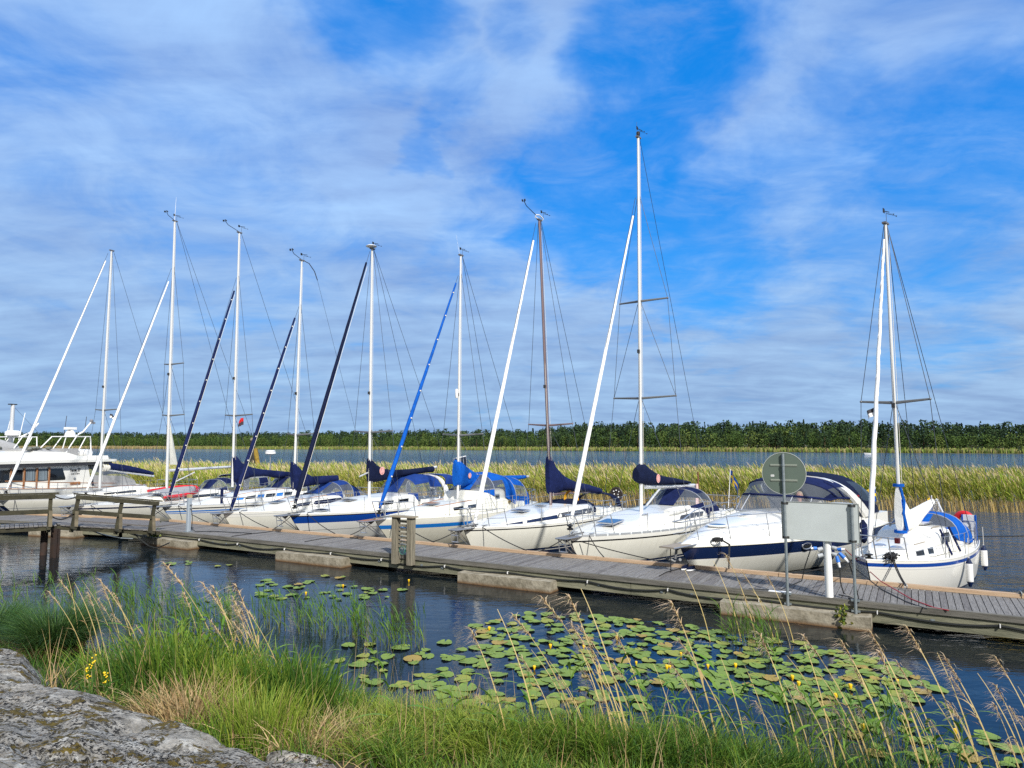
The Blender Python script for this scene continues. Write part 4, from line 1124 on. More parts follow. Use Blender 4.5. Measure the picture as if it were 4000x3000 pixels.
k = MB(); k.tube([(x + .05, 0, z), (x + .45, 0, z - .06), (x + .8, 0, z - .35), (x + 1.0, 0, z - .72)], .02, 6); k.build("backstay_crane", mat("dark batten", (.04, .04, .05), .5), ms)
wire(ro, (x + 1.0, 0, z - .72), (8.9, 0, 1.0), .006, name="backstay")
a = bt.cp(1158, 1900); c = bt.cp(1318, 1868)
k = MB(); k.tube([(a[0], 0, a[1]), (c[0], 0, c[1])], .05, 10, ey=.7); bm1 = k.build("boom", ALU, ro)
cover(bm1, bt, [((1136, 1803), (1144, 1916), .10), ((1152, 1806), (1160, 1915), .14), ((1184, 1843), (1176, 1905), .16), ((1220, 1861), (1215, 1896), .16), ((1270, 1858), (1265, 1891), .16), ((1318, 1856), (1315, 1880), .11)], FNAVY)
hood(ro, [(4.9, .72, 1.40, 1.46), (5.7, .95, 1.10, 1.92), (6.4, .98, 1.02, 1.98), (6.9, .98, 1.02, 1.66)], FMID, {0: [(2, 6), (8, 12)], 1: [(0, 4), (10, 14)]}, frame=(1, 2))
hood(ro, [(6.9, .98, 1.02, 1.75), (7.4, .95, 1.02, 1.45)], FMID, {0: [(0, 4), (10, 14)]}, "cockpit_tent")
AFT['s4'] = (bt, fn)
moor(bt, fn, '', [(.7, -.28, PU(-20.6, FAR - .06, DZ + .09), "black mooring line from the plain white sailboat with dark wedge windows, viewer-facing side"), (.7, .28, PU(-23.4, FAR - .06, DZ + .09), "black mooring line from the plain white sailboat with dark wedge windows, far side")])

# --- S5
bt, ro = start("s5", "white sailboat with broad dark blue hull band, near-black sail cover and near-black headsail roll", (1132, 2011), 1.1, 27, 10.4, 3.2)
fn = hull_fn(10.4, 3.2, 1.1, .98, 1.0, 1.3, .60, .1)
build_hull(ro, fn, [(.05, 1), (.09, 4), (.34, 3), (.62, 1), (.635, 4), (1.02, 1), (1.4, 2)], [IVORY, GEL, NAVY, BLUEG, BLACK])
build_deck(ro, fn, DECKW, GEL)
tk = Trunk([(1.8, .30, 1.06, .02), (2.8, .66, 1.04, .30), (4.2, .95, 1.02, .44), (6.0, 1.05, 1.0, .52), (6.6, 1.05, 1.0, .52)])
cr = tk.build(ro, GEL); tk.window(cr, 4.0, 4.9, .32, .62, DARKG, .06); tk.window(cr, 5.2, 5.9, .32, .62, DARKG, .06); hatch(ro, 1.6, 1.12, tilt=-.05); hatch(cr, 3.2, 1.40)
ms, mp, *_ = mast_rig(ro, bt, (1442, 1954), (1454, 974), WMAST, .098, (1445, 981), (1153, 1965), (1431, 1026), FDARK, .115, fn, [(4.15, 1.0, .22)], 2)
rails(ro, fn, 10.4); bow_gear(ro, fn, .6); cockpit(ro, fn, tk, 6.6, 10.4, GEL, (9.2, 1.8, .38))
x, z = bt.cp(1454, 970); vane(ms, x + .2, 0, z)
k = MB(); k.lathe([(.18, 0), (.24, .03), (.18, .07), (.02, .09)], (x - .06, 0, z + .04), 16); k.build("masthead_light", WHITE, ms)
a = bt.cp(1450, 1868); c = bt.cp(1706, 1824)
k = MB(); k.tube([(a[0], 0, a[1]), (c[0], 0, c[1])], .06, 10, ey=.7); bm1 = k.build("boom", WMAST, ro)
cover(bm1, bt, [((1436, 1790), (1438, 1884), .10), ((1451, 1791), (1455, 1885), .14), ((1470, 1815), (1472, 1882), .17), ((1492, 1829), (1490, 1879), .18), ((1530, 1836), (1541, 1866), .18), ((1600, 1832), (1605, 1854), .16), ((1691, 1821), (1689, 1844), .11)], FDARK, badge=(1479, 1839, .17, -.185))
k = MB(); a = bt.cp(1437, 1846); c = bt.cp(1397, 1861); k.tube([(a[0], 0, a[1]), (c[0], -.1, c[1])], .03, 6); k.build("spinnaker_pole", ALU, ms)
# fixed windscreen, blue hood, white arch
hood(ro, [(6.1, .85, 1.50, 1.56), (6.6, 1.05, 1.20, 2.15), (7.6, 1.10, 1.10, 2.30), (8.5, 1.12, 1.10, 2.22)], FMID, {0: [(1, 6), (8, 13)], 1: [(0, 3), (11, 14)], 2: [(0, 2), (12, 14)]}, "cockpit_hood", frame=())
k = MB(); ring = arch(8.5, 1.14, 1.0, 2.25, 18, 3.2, .25); ring2 = arch(8.72, 1.14, 1.0, 2.22, 18, 3.2, .45)
k.loft([ring, ring2]); k.loft([[(x, y * .95, z - .05) for x, y, z in ring], [(x, y * .95, z - .05) for x, y, z in ring2]]); k.loft([ring, [(x, y * .95, z - .05) for x, y, z in ring]]); k.loft([ring2, [(x, y * .95, z - .05) for x, y, z in ring2]])
k.build("roll_arch", WHITE, ro)
hood(ro, [(8.75, 1.1, 1.8, 2.24), (9.6, 1.1, 1.75, 2.22), (10.3, 1.0, 1.7, 2.10)], FMID, {}, "bimini", p=3.6, frame=(1, 2))
k = MB(); k.box(6.9, 7.9, -1.13, -1.09, 1.02, 1.22); k.box(6.9, 7.9, 1.09, 1.13, 1.02, 1.22); k.build("windscreen_base", GEL, ro)
AFT['s5'] = (bt, fn)
moor(bt, fn, '', [(.75, -.28, PU(-17.3, FAR - .06, DZ + .09), "dark mooring line from the bow with the broad dark blue band, viewer-facing side"), (.75, .28, PU(-20.3, FAR - .06, DZ + .09), "dark mooring line from the bow with the broad dark blue band, far side")])

# --- S6
bt, ro = start("s6", "cream sailboat with light blue hull stripe, bright blue sail cover and bright blue cockpit hood", (1465, 2031), 1.12, 29, 10.2, 3.2)
fn = hull_fn(10.2, 3.2, 1.12, .98, 1.02, 1.5, .58, -.2)
build_hull(ro, fn, [(.20, 1), (.34, 3), (1.02, 0), (1.4, 2)], [CREAM, IVORY, NAVY, LBLUE])
build_deck(ro, fn, IVORY, IVORY)
tk = Trunk([(1.9, .30, 1.08, .02), (2.7, .62, 1.06, .28), (4.3, .92, 1.03, .42), (5.2, .98, 1.02, .46), (5.4, 1.0, 1.02, .78), (7.8, 1.10, 1.0, .82)])
cr = tk.build(ro, IVORY); tk.window(cr, 3.6, 4.1, .35, .62, DARKG, rim=STEEL); tk.window(cr, 4.4, 4.95, .35, .62, DARKG, rim=STEEL); tk.window(cr, 6.3, 6.6, .55, .7, DARKG, rim=STEEL); hatch(cr, 3.2, 1.42, m=TEAK)
k = MB()
for s in (1, -1): k.tube([tk.side(x, .95, s, -.2) for x in np.linspace(2.9, 5.0, 8)], .022, 6)
k.build("handrail", TEAK, cr)
k = MB(); k.lathe([(.10, 0), (.10, .02)], (7.3, -1.10, 1.25), 14, 0, 'y'); k.build("vent", mat("brass vent", (.35, .25, .08), .4, .8), cr)
ms, mp, *_ = mast_rig(ro, bt, (1788, 1948), (1800, 999), WMAST, .088, (1790, 1076), (1483, 1985), (1781, 1107), FBLUE, .10, fn, [(4.0, .95, .3)], 2, studs=8)
rails(ro, fn, 10.2); bow_gear(ro, fn, .7); cockpit(ro, fn, tk, 7.8, 10.2, IVORY)
x, z = bt.cp(1800, 995); vane(ms, x + .12, 0, z)
k = MB(); k.tube([(x - .1, 0, z), (x - .35, 0, z + .75)], [.006, .003], 4); k.build("antenna", WHITE, ms)
k = MB(); x, z = bt.cp(1773, 1540); k.lathe([(.04, -.18), (.06, -.15), (.06, .15), (.04, .18)], (x - .25, -.3, z), 10); k.build("radar_reflector", WHITE, ms)
a = bt.cp(1800, 1884); c = bt.cp(2064, 1861)
k = MB(); k.tube([(a[0], 0, a[1]), (c[0], 0, c[1])], .055, 10, ey=.7); bm1 = k.build("boom", WMAST, ro)
cover(bm1, bt, [((1775, 1795), (1775, 1899), .11), ((1797, 1799), (1800, 1899), .15), ((1824, 1824), (1822, 1898), .18), ((1850, 1843), (1842, 1896), .19), ((1900, 1859), (1900, 1892), .18), ((1970, 1858), (1972, 1884), .17), ((2050, 1856), (2047, 1870), .11)], FBLUE, badge=(1819, 1857, .11, -.20))
k = MB(); x, z = bt.cp(1827, 1813); k.box(-.42, .42, -.015, .0, -.26, .26, 0, Matrix.Translation((x, .35, z)) @ Matrix.Rotation(-.1, 4, 'Y')); k.box(-.46, .46, .001, .012, -.30, .30, 1, Matrix.Translation((x, .35, z)) @ Matrix.Rotation(-.1, 4, 'Y'))
for q in range(1, 4): k.box(-.42 + q * .21 - .005, -.42 + q * .21 + .005, -.02, -.016, -.26, .26, 1, Matrix.Translation((x, .35, z)) @ Matrix.Rotation(-.1, 4, 'Y'))
k.tube([(x, .36, z), (x, .36, z - .5), (x - .3, .02, z - .8)], .015, 6, 1)
k.build("solar_panel", [mat("solar cells", (.02, .03, .06), .2), WHITE], bm1)
hood(ro, [(5.5, .80, 1.78, 1.83), (6.2, 1.02, 1.55, 2.42), (7.0, 1.08, 1.45, 2.48), (7.9, 1.10, 1.05, 2.32), (9.0, 1.05, .98, 2.16), (9.25, 1.02, .98, 1.9)], FBLUE, {0: [(1, 6), (8, 13)], 1: [(0, 3), (11, 14)], 3: [(1, 3), (11, 13)]}, "cockpit_hood", frame=(1, 3, 4))
AFT['s6'] = (bt, fn)
moor(bt, fn, '', [(.75, -.28, PU(-13.1, FAR - .06, DZ + .09), "dark mooring line from the light-blue-striped cream bow, viewer-facing side"), (.75, .28, PU(-16.6, FAR - .06, DZ + .09), "white mooring line from the light-blue-striped cream bow, far side")])
line("mooring_line", "pale rope from the light-blue-striped bow past the wooden twin post", "mooring line", sag(bt.w(.6, -.25, 1.18), PU(-14.6, FAR - .1, DZ + .1), .1), .014, ROPEW, "mooring lines made fast on the jetty")

# --- S7
bt, ro = start("s7", "ivory sailboat with brown mast raked forward, navy coachroof band and sagging navy sail cover", (1811, 2065), 1.05, 33, 10.0, 3.3)
fn = hull_fn(10.0, 3.3, 1.05, .95, .95, 1.0, .70, .5)
build_hull(ro, fn, [(.05, 1), (.09, 4), (.80, 0), (.87, 2), (.90, 1), (1.4, 2)], [IVORY, GEL, NAVY, LBLUE, BLACK])
build_deck(ro, fn, DECKW, GEL)
tk = Trunk([(1.2, .25, 1.0, .02), (2.4, .72, .99, .22), (4.4, 1.02, .97, .40), (6.2, 1.12, .95, .46), (6.8, 1.12, .95, .44)])
cr = tk.build(ro, GEL); tk.window(cr, 1.7, 4.2, .18, .52, NAVY, .0, "stripe"); tk.window(cr, 4.2, 6.6, .22, .62, mat("grey smoked window", (.05, .055, .07), .15), .15); hatch(cr, 3.3, 1.33); hatch(cr, 4.7, 1.40, .35, .3)
ms, mp, *_ = mast_rig(ro, bt, (2152, 1986), (2107, 861), BRMAST, .098, (2093, 872), (1854, 2045), (2084, 940), SAILW, .10, fn, [(4.35, .95, .2)], 1, taper=.8, ey=.7)
rails(ro, fn, 10.0); bow_gear(ro, fn, .55); cockpit(ro, fn, tk, 6.8, 10.0, GEL)
x, z = bt.cp(2107, 858); k = MB(); k.tube([(x - .25, 0, z + .12), (x, 0, z + .18), (x + .3, 0, z + .1), (x + .2, 0, z), (x - .3, 0, z + .02), (x - .25, 0, z + .12)], .022, 6); k.build("masthead_crane", WHITE, ms); anemo(ms, x - .25, z + .1, .85); vane(ms, x + .3, 0, z + .1)
a = bt.cp(2150, 1930); c = bt.cp(2346, 1916)
k = MB(); k.tube([(a[0], 0, a[1]), (c[0], 0, c[1])], .055, 10, ey=.7); bm1 = k.build("boom", BRMAST, ro)
cover(bm1, bt, [((2135, 1783), (2141, 1931), .10), ((2153, 1784), (2160, 1931), .14), ((2167, 1819), (2174, 1926), .18), ((2197, 1856), (2201, 1917), .19), ((2243, 1880), (2250, 1919), .19), ((2300, 1893), (2300, 1922), .18), ((2343, 1907), (2340, 1931), .13)], FNAVY)
k = MB(); a = bt.cp(2175, 1990)[0]; k.loft([[(a + .6 + .2 * t, -.25 + .28 * math.sin(s), 1.55 + .32 * math.cos(s) - .05 * t) for s in np.linspace(0, 2 * math.pi, 14)] for t in (0, .3, .7, 1)], closed=True); o = k.build("raincoat", YEL, loc=bt.loc, rotz=bt.rot); tag(o, "yellow oilskin hanging behind the brown mast", "raincoat")
hood(ro, [(5.9, .85, 1.36, 1.40), (6.6, 1.02, 1.10, 1.52), (7.2, 1.02, 1.02, 1.50)], FDARK, {}, "folded_sprayhood", frame=())
hood(ro, [(9.2, 1.0, .98, 1.6), (9.6, 1.0, .98, 1.62)], FDARK, {}, "stern_dodger", frame=())
k = MB(); k.lathe([(.28, -.02), (.30, 0), (.28, .02)], (9.75, -.7, 1.55), 18, 0, 'x'); plate = k.build("dish", mat("dark brown plate", (.03, .022, .018), .5), ro)
k = MB()
for q in range(8): k.ball((9.72, -.7 + .16 * math.cos(q * .8) * (.5 + .5 * (q % 2)), 1.55 + .16 * math.sin(q * .8)), .03, 5)
k.build("stud", WHITE, plate)
AFT['s7'] = (bt, fn)
moor(bt, fn, '', [(.75, -.28, PU(-9.8, FAR - .06, DZ + .09), "black mooring line from the brown-masted boat's bow, viewer-facing side"), (.75, .28, PU(-13.2, FAR - .06, DZ + .09), "black mooring line from the brown-masted boat's bow, far side")])

# --- S8, the tallest mast
bt, ro = start("s8", "ivory sailboat with the tallest mast, two pairs of spreaders and thin black sheer line", (2227, 2099), 1.05, 36, 11.2, 3.4)
fn = hull_fn(11.2, 3.4, 1.05, .97, 1.0, .9, .74, .5)
build_hull(ro, fn, [(.11, 1), (.155, 4), (.84, 0), (.90, 2), (.93, 1), (1.4, 2)], [IVORY, GEL, NAVY, LBLUE, BLACK])
build_deck(ro, fn, DECKW, None)
for s in (1, -1):
    k = MB(); sh, F_, pt_ = fn
    for q in range(26): 
        p = .03 + .94 * q / 26; a = pt_(p, sh(p)); c = pt_(p + .030, sh(p + .030)); k.bar((a[0], s * (a[1] - .012), a[2] + .028), (c[0], s * (c[1] - .012), c[2] + .028), .03, .055)
    k.build("toe_rail", mat("perforated alu rail", (.45, .47, .49), .4, .4), ro)
tk = Trunk([(1.6, .30, 1.02, .02), (2.8, .75, 1.0, .26), (4.3, 1.02, .99, .42), (6.6, 1.15, .97, .50), (7.6, 1.16, .97, .46)])
cr = tk.build(ro, GEL); tk.window(cr, 5.3, 7.2, .30, .64, mat("grey smoked window", (.05, .055, .07), .15), .2); hatch(cr, 2.4, 1.26, .6, .7, m=mat("blue hatch acrylic", (.04, .10, .20), .15), tilt=-.08)
k = MB(); k.lathe([(.10, 0), (.11, .03), (.06, .05)], (3.9, -.45, 1.36), 14); k.build("mushroom_vent", STEEL, cr)
k = MB(); k.tube([(4.6, -.9, 1.42), (5.2, -.95, 1.44), (6.2, -1.0, 1.46)], [.12, .13, .09], 10); k.build("sail_bag", FWHITE, cr)
ms, mp, *_ = mast_rig(ro, bt, (2505, 2013), (2493, 539), WMAST, .108, (2482, 772), (2229, 2042), (2473, 844), SAILW, .088, fn, [(5.2, 1.15, .3), (8.55, .9, .3)], 3, ey=.7)
rails(ro, fn, 11.2, npost=6); bow_gear(ro, fn, .5); cockpit(ro, fn, tk, 7.6, 11.2, GEL)
x, z = bt.cp(2493, 534); vane(ms, x + .1, 0, z, big=1.15); k = MB(); k.tube([(x - .1, 0, z), (x - .1, 0, z + .5)], .005, 4); k.lathe([(.06, 0), (.07, .1), (.03, .14)], (x, 0, z + .05), 10); k.build("antenna", BLACK, ms)
a = bt.cp(2520, 1900); c = bt.cp(2712, 1898)
k = MB(); k.tube([(a[0], 0, a[1]), (c[0], 0, c[1])], .085, 10, ey=.75); bm1 = k.build("boom", ALU, ro)
cover(bm1, bt, [((2482, 1826), (2484, 1882), .13), ((2497, 1812), (2498, 1890), .17), ((2512, 1808), (2512, 1894), .19), ((2538, 1833), (2540, 1897), .2), ((2580, 1858), (2580, 1895), .19), ((2640, 1868), (2640, 1892), .17), ((2692, 1880), (2688, 1889), .10)], FDARK, badge=(2549, 1868, .15, -.215))
k = MB(); a = bt.cp(2525, 1975); c = bt.cp(2578, 1908); k.tube([(a[0], 0, a[1]), (c[0], 0, c[1])], .035, 8); k.build("boom_vang", ALU, ro)
hood(ro, [(6.6, .92, 1.44, 1.50), (7.5, 1.12, 1.08, 2.02), (8.2, 1.15, 1.02, 2.06), (8.9, 1.15, 1.02, 1.62)], FNAVY, {0: [(2, 6), (8, 12)], 1: [(1, 4), (10, 13)]}, frame=(1, 2))
k = MB(); k.tube([(11.0, .5, 1.0), (11.05, .5, 2.5)], .03, 6); k.build("stern_post", mat("brown post", (.16, .05, .02), .6), ro)
AFT['s8'] = (bt, fn)
flag("ensign", "blue and yellow flag on a staff at the stern of the tallest-masted sailboat", bt.w(11.0, -.75, 1.1), bt.A * -.3 + bt.Q * -.5, [BFLAG, YFLAG], .75, .5, (.12, 0, 1.55), .9, True)
moor(bt, fn, '', [(.75, -.28, PU(-7.4, FAR - .06, DZ + .09), "black mooring line from the bow of the tallest-masted sailboat straight down to the kerb"), (.75, .28, PU(-9.4, FAR - .06, DZ + .09), "black mooring line from the far bow of the tallest-masted sailboat")])
line("mooring_line", "black stern-side rope from the tallest-masted boat's hull to the kerb by the shoes", "mooring line", sag(bt.w(.25, -.2, .92), G(2556, 2188, DZ + .09), .02), .013, ROPEB, "mooring lines made fast on the jetty")
k = MB(); k.loft([[(.10 * math.sin(a) * (.6 + f * .9) + .02 * math.sin(f * 7), .05 * math.cos(a), -.95 * f) for a in np.linspace(0, 2 * math.pi, 12)] for f in np.linspace(0, 1, 8)], closed=True)
o = k.build("towel", mat("pink patterned cloth", (.60, .32, .30), .85, col2=(.78, .66, .62), vs=18), loc=bt.w(9.2, -.15, 2.12), rotz=bt.rot); tag(o, "pink patterned towel hung under the boom end of the tallest-masted boat", "towel")

# --- S9, small boat on the right
bt = Boat((3385, 2190), .98, 46, 6.4, 2.3)
ro = thing("sailboat", "small round white sailboat at the right with blue sheer stripe and white sail cover", "sailboat", bt.loc, bt.rot, "sailboats moored bow-on to the jetty")
fn = hull_fn(6.4, 2.3, .98, .84, .90, .55, .72, .0, pm=.58, fl=.42, fb=.30, keel=-.3, pw=2.5)
build_hull(ro, fn, [(.05, 1), (.135, 3), (.185, 1), (.195, 4), (.82, 1), (1.4, 2)], [IVORY, GEL, NAVY, BLUEG, DECKG], n=36)
build_deck(ro, fn, DECKW, GEL)
tk = Trunk([(1.0, .27, .93, .02), (1.3, .46, .92, .20), (1.9, .63, .90, .29), (2.6, .73, .89, .33), (2.85, .75, .89, .52), (3.3, .77, .88, .64), (4.2, .79, .87, .62)])
cr = tk.build(ro, GEL); tk.window(cr, 1.70, 2.02, .24, .60, DARKG, rim=STEEL); tk.window(cr, 2.26, 2.52, .24, .60, DARKG, rim=STEEL); tk.window(cr, 3.15, 3.75, .42, .72, CLEAR, .05, rim=BLACK)
for y in (-.18, .22):
    k = MB(); k.lathe([(.14, 0), (.15, .03), (.09, .06), (.02, .07)], (1.55 + y * .3, y, 1.12), 16); k.build("mushroom_vent", STEEL, cr)
k = MB()
for s in (1, -1): k.tube([tk.side(x, .97, s, -.16) for x in np.linspace(2.0, 2.55, 5)], .016, 6); k.tube([tk.side(x, .99, s, -.2) for x in np.linspace(3.2, 3.8, 5)], .016, 6)
k.build("handrail", mat("grey teak", (.25, .22, .18), .7), cr)
hatch(cr, 3.8, 1.53, .55, .8, m=GEL)
MX = 2.45
ms, mp, *_ = mast_rig(ro, bt, None, None, WMAST, .075, None, None, None, SAILW, .075, fn, [(4.72, .82, .02)], 2, taper=.9, twist=True, base=(MX, 1.17), top=(MX - .05, 9.45),
                      ftp=dict(top=(MX - .12, 9.40), foot=(.20, 1.18), head=(MX - .22, 9.0)))
rails(ro, fn, 6.4, pulpit=.55, npost=3, rail_x=.9); bow_gear(ro, fn, 0, anchor=False); cockpit(ro, fn, tk, 4.2, 6.4, GEL)
vane(ms, MX + .05, 0, 9.5, big=1.2)
k = MB(); k.tube([(MX + .1, 0, 1.62), (MX + 2.95, 0, 2.0)], .05, 10, ey=.7); bm1 = k.build("boom", ALU, ro)
rings = []
for x, zt, zb_, w in ((MX - .11, 2.62, 1.42, .09), (MX + .02, 2.62, 1.40, .13), (MX + .2, 2.25, 1.40, .17), (MX + .5, 1.98, 1.40, .20), (MX + .9, 1.92, 1.46, .20), (MX + 1.5, 1.98, 1.62, .17), (MX + 2.1, 2.04, 1.78, .13), (MX + 2.75, 2.10, 1.95, .075)):
    rings.append([(x, w * (.75 + .45 * (.5 - .5 * math.cos(a))) * (1 + .08 * math.sin(x * 17)) * math.sin(a), zb_ + (zt - zb_) * (.5 + .5 * math.cos(a))) for a in np.linspace(0, 2 * math.pi, 16, endpoint=False)])
k = MB(); k.loft(rings, closed=True, cap0=True, cap1=True, mf=lambda k_, j: 1 if (j in (7, 8) or (k_ == 0 and j in (3, 12))) else 0); sc_ = k.build("sail_cover", [FWHITE, FBLUE], bm1, 70)
for z in (1.43, 2.60):
    k = MB(); k.tube([(MX - .0, 0, z - .035), (MX + .0, 0, z + .035)], .155 if z < 2 else .135, 12); k.build("band", FBLUE, sc_)
k = MB(); k.tube([(MX + .03 - .13, -.07, 2.55), (MX - .04, -.12, 2.2), (MX - .08, -.10, 1.9), (MX + .02, -.145, 1.47)], [.03, .04, .045, .04], 6); k.build("zip_band", FBLUE, sc_)
hood(ro, [(3.9, .66, 1.42, 1.50), (4.3, .84, 1.12, 1.78), (5.0, .90, .98, 1.78), (5.6, .86, .95, 1.56), (6.05, .76, .93, 1.2)], FBLUE, {0: [(2, 6), (8, 12)]}, "cockpit_tent", frame=(1, 2))
k = MB(); k.tube([(MX + 2.9, -.08, 2.10), (4.3, -.85, .9)], .022, 8); k.build("boom_crutch", ALU, ro)
k = MB()
for q in range(7): k.tube([(MX + 2.85 + .10 * math.cos(s) * (.6 + .1 * q), -.05 + .12 * math.sin(s), 2.05 - .05 * q + .05 * math.sin(2 * s)) for s in np.linspace(0, 6.28, 10)], .009, 4)
k.build("mainsheet", ROPEW, bm1)
for y in (-.15, .12):
    k = MB(); k.box(-.03, .03, -.035, .035, -.05, .05); 
k = MB(); k.box(.25, .36, -.62, -.53, 1.40, 1.52); k.build("navigation_light", mat("red lamp housing", (.10, .01, .012), .3), ro)
k = MB()
for q in range(26):
    a = random.uniform(0, 6.28); k.tube([(.55 + .1 * math.cos(a) + random.uniform(-.2, .35), -.32 + .12 * math.sin(a + s), 1.02 + .05 * math.sin(s * 2) + random.uniform(0, .05)) for s in np.linspace(0, 3, 6)], .012, 5)
o = k.build("rope", ROPEB, loc=bt.loc, rotz=bt.rot); tag(o, "heap of black rope on the small round boat's foredeck", "rope")
AFT['s9'] = (bt, fn)
moor(bt, fn, '', [(.75, -.30, G(3536, 2288, DZ + .09), "doubled black mooring line from the small round boat to the ring on the kerb"), (.8, -.26, G(3540, 2286, DZ + .09), "second strand of the black mooring line to the ring on the kerb"), (.6, .2, PU(-2.6, FAR - .05, DZ + .09), "black mooring line from the small round boat's far bow to the white power post side")])
k = MB(); k.tube([(0, .05 * math.cos(t), .05 * math.sin(t)) for t in np.linspace(0, 6.28, 14)], .010, 6); o = k.build("mooring_ring", GALV, loc=G(3538, 2290, DZ + .10)); tag(o, "galvanised mooring ring on the kerb with a doubled black line", "ring")
k = MB(); k.tube([(0, .05 * math.cos(t), .05 * math.sin(t)) for t in np.linspace(0, 6.28, 14)], .010, 6); o = k.build("mooring_ring", GALV, loc=G(3985, 2318, DZ + .10)); tag(o, "mooring ring at the right end of the kerb with a taut rope", "ring")
line("mooring_line", "taut dark rope from the kerb ring at the right edge", "mooring line", sag(G(3985, 2318, DZ + .1), G(3985, 2318, DZ + .1) + Vector((2.6, 2.4, .25)), .02), .016, ROPEB, "mooring lines made fast on the jetty")
st = bt.w(6.35, -.5, 1.0)
line("stern_line", "long taut dark line from the small round boat's stern out over the water", "mooring line", sag(st, st + Vector((12, 3.2, .05)), .12, 14), .016, ROPEB)
pd = lambda p, up=0, s=-1, out=.10: bt.w(fn[2](p, fn[0](p))[0], s * (fn[2](p, fn[0](p))[1] + out), fn[0](p) + up)
fender(pd(.52, -.08), "white fender with navy ends hanging on the small round boat's side, farther from its stern", WHITE, NAVY, .60, .080, "white fenders of the small round boat", .5)
fender(pd(.90, -.06, -1, .09), "white fender with navy ends hanging at the small round boat's stern quarter", WHITE, NAVY, .58, .080, "white fenders of the small round boat", .5)
for x, lb in ((3.0, "navy strap fender on the small round boat's side, nearer the bow"), (3.78, "navy strap fender on the small round boat's side, beside the cabin window")):
    k = MB(); k.tube([(0, 0, 0), (.16, -.20, -.62)], .028, 8); o = k.build("strap", FNAVY, loc=bt.w(x, -.74, 1.50), rotz=bt.rot); tag(o, lb, "strap", "navy straps over the small boat's cabin side")
lb = thing("horseshoe_lifebuoy", "red horseshoe lifebuoy with white-and-blue pouch on the small round boat's stern rail", "lifebuoy", bt.w(6.42, -.45, 1.32), bt.rot)
k = MB(); k.tube([(.12, .22 * math.cos(t), .05 + .27 * math.sin(t)) for t in np.linspace(-1.1, math.pi + 1.1, 20)], .085, 10); k.build("ring", RED, lb)
k = MB(); k.tube([(.21, .22 * math.cos(t), .05 + .27 * math.sin(t)) for t in np.linspace(0, 2 * math.pi, 20)], .010, 5); k.build("grab_line", ROPEW, lb)
k = MB(); k.box(-.06, .0, -.30, -.02, -.36, .30, 0); k.box(-.065, -.0, -.34, -.301, -.36, .30, 1); k.box(-.065, .0, -.02, .02, -.36, .30, 1); k.box(-.062, .0, -.34, .02, -.40, -.361, 1); k.build("pouch", [FWHITE, FBLUE], lb)
flag("ensign", "small furled blue and yellow flag on a white staff at the small round boat's stern", bt.w(6.0, .3, 1.1), bt.Q * .4 - bt.A, [BFLAG, YFLAG], .40, .40, (.1, 0, 1.05), .8, True)
flag("pennant", "black and white pennant under the spreader of the small round boat's mast", bt.w(MX + .02, .45, 4.62), bt.Q, [mat("flag black", (.03, .03, .04), .8), mat("flag white", (.7, .7, .7), .8)], .28, .22)

# =========================================================== motor cruiser
bt = Boat((2657, 2135), 1.08, 45, 11.2, 3.4)
ro = thing("motor_cruiser", "white motor cruiser with navy hull band, navy canopy and swept white arch behind the signs", "motorboat", bt.loc, bt.rot)
fn = hull_fn(11.2, 3.4, 1.08, .98, .92, 1.25, .86, .1, pm=.62, fl=.45, fb=.62, pw=2.0)
build_hull(ro, fn, [(.035, 0), (.36, 1), (.40, 0), (.95, 2), (.99, 3), (1.5, 2)], [GEL, NAVY, IVORY, BLACK], n=36)
sh, F_, pt = fn
def crown(x): return interp(x, [0, .8, 2, 3.5, 4.7, 5.6, 10.4], [.05, .22, .42, .58, .66, .66, .60])
b = MB(); rings = []
for q in range(31):
    p = (q / 30) ** 1.2; x, h, z = pt(p, sh(p)); c = crown(x)
    half = [(h - .004, 0), (h - .02 - .10 * c, c * .30), (h * .93 - .16 * c, c * .46), (h * .78 - .1 * c, c * .66), (h * .5, c * .9), (h * .2, c * .99)]
    rings.append([(x, -max(0.003, a), z + d) for a, d in half] + [(x, 0, z + c)] + [(x, max(0.003, a), z + d) for a, d in reversed(half)])
b.loft(rings); dk = b.build("deck", GEL, ro, 50)
k = MB()
for s in (1, -1): k.tube([(pt(q / 30, sh(q / 30))[0], s * pt(q / 30, sh(q / 30))[1], sh(q / 30) - .015) for q in range(31)], .026, 6)
k.build("rub_rail", IVORY, ro)
for x, lab in ((3.9, 0), (6.3, 0)):
    p = x / 10.4
    for s in (1, -1):
        k = MB(); c = pt(p, sh(p) - .20); c2 = pt(p + .02, sh(p) - .20)
        d = (Vector((c2[0], s * c2[1], c2[2])) - Vector((c[0], s * c[1], c[2]))).normalized(); up = Vector((0, 0, 1)); nn = d.cross(up) * s; 
        if nn.y * s < 0: nn = -nn
        C = Vector((c[0], s * (c[1] + .012), c[2]))
        k.tube([C + d * .21 * math.cos(t) + up * .085 * math.sin(t) for t in np.linspace(0, 6.283, 25)], .018, 6, 0)
        i = k.add([C + d * .2 * math.cos(t) + up * .075 * math.sin(t) for t in np.linspace(0, 6.283, 24, endpoint=False)]); k.face([i + j for j in range(24)], 1)
        k.build("porthole", [STEEL, DARKG], ro)
for x, r_ in ((1.9, .27), (3.6, .24)):
    k = MB(); k.lathe([(r_, 0), (r_ + .02, .03), (r_ - .04, .045), (r_ - .05, .046), (.01, .047)], (x, 0, sh(x / 10.4) + crown(x) - .01), 24, 0, mf=lambda k_, j: 1 if k_ >= 3 else 0); k.build("hatch", [WHITE, mat("blue hatch acrylic", (.04, .10, .20), .15)], dk)
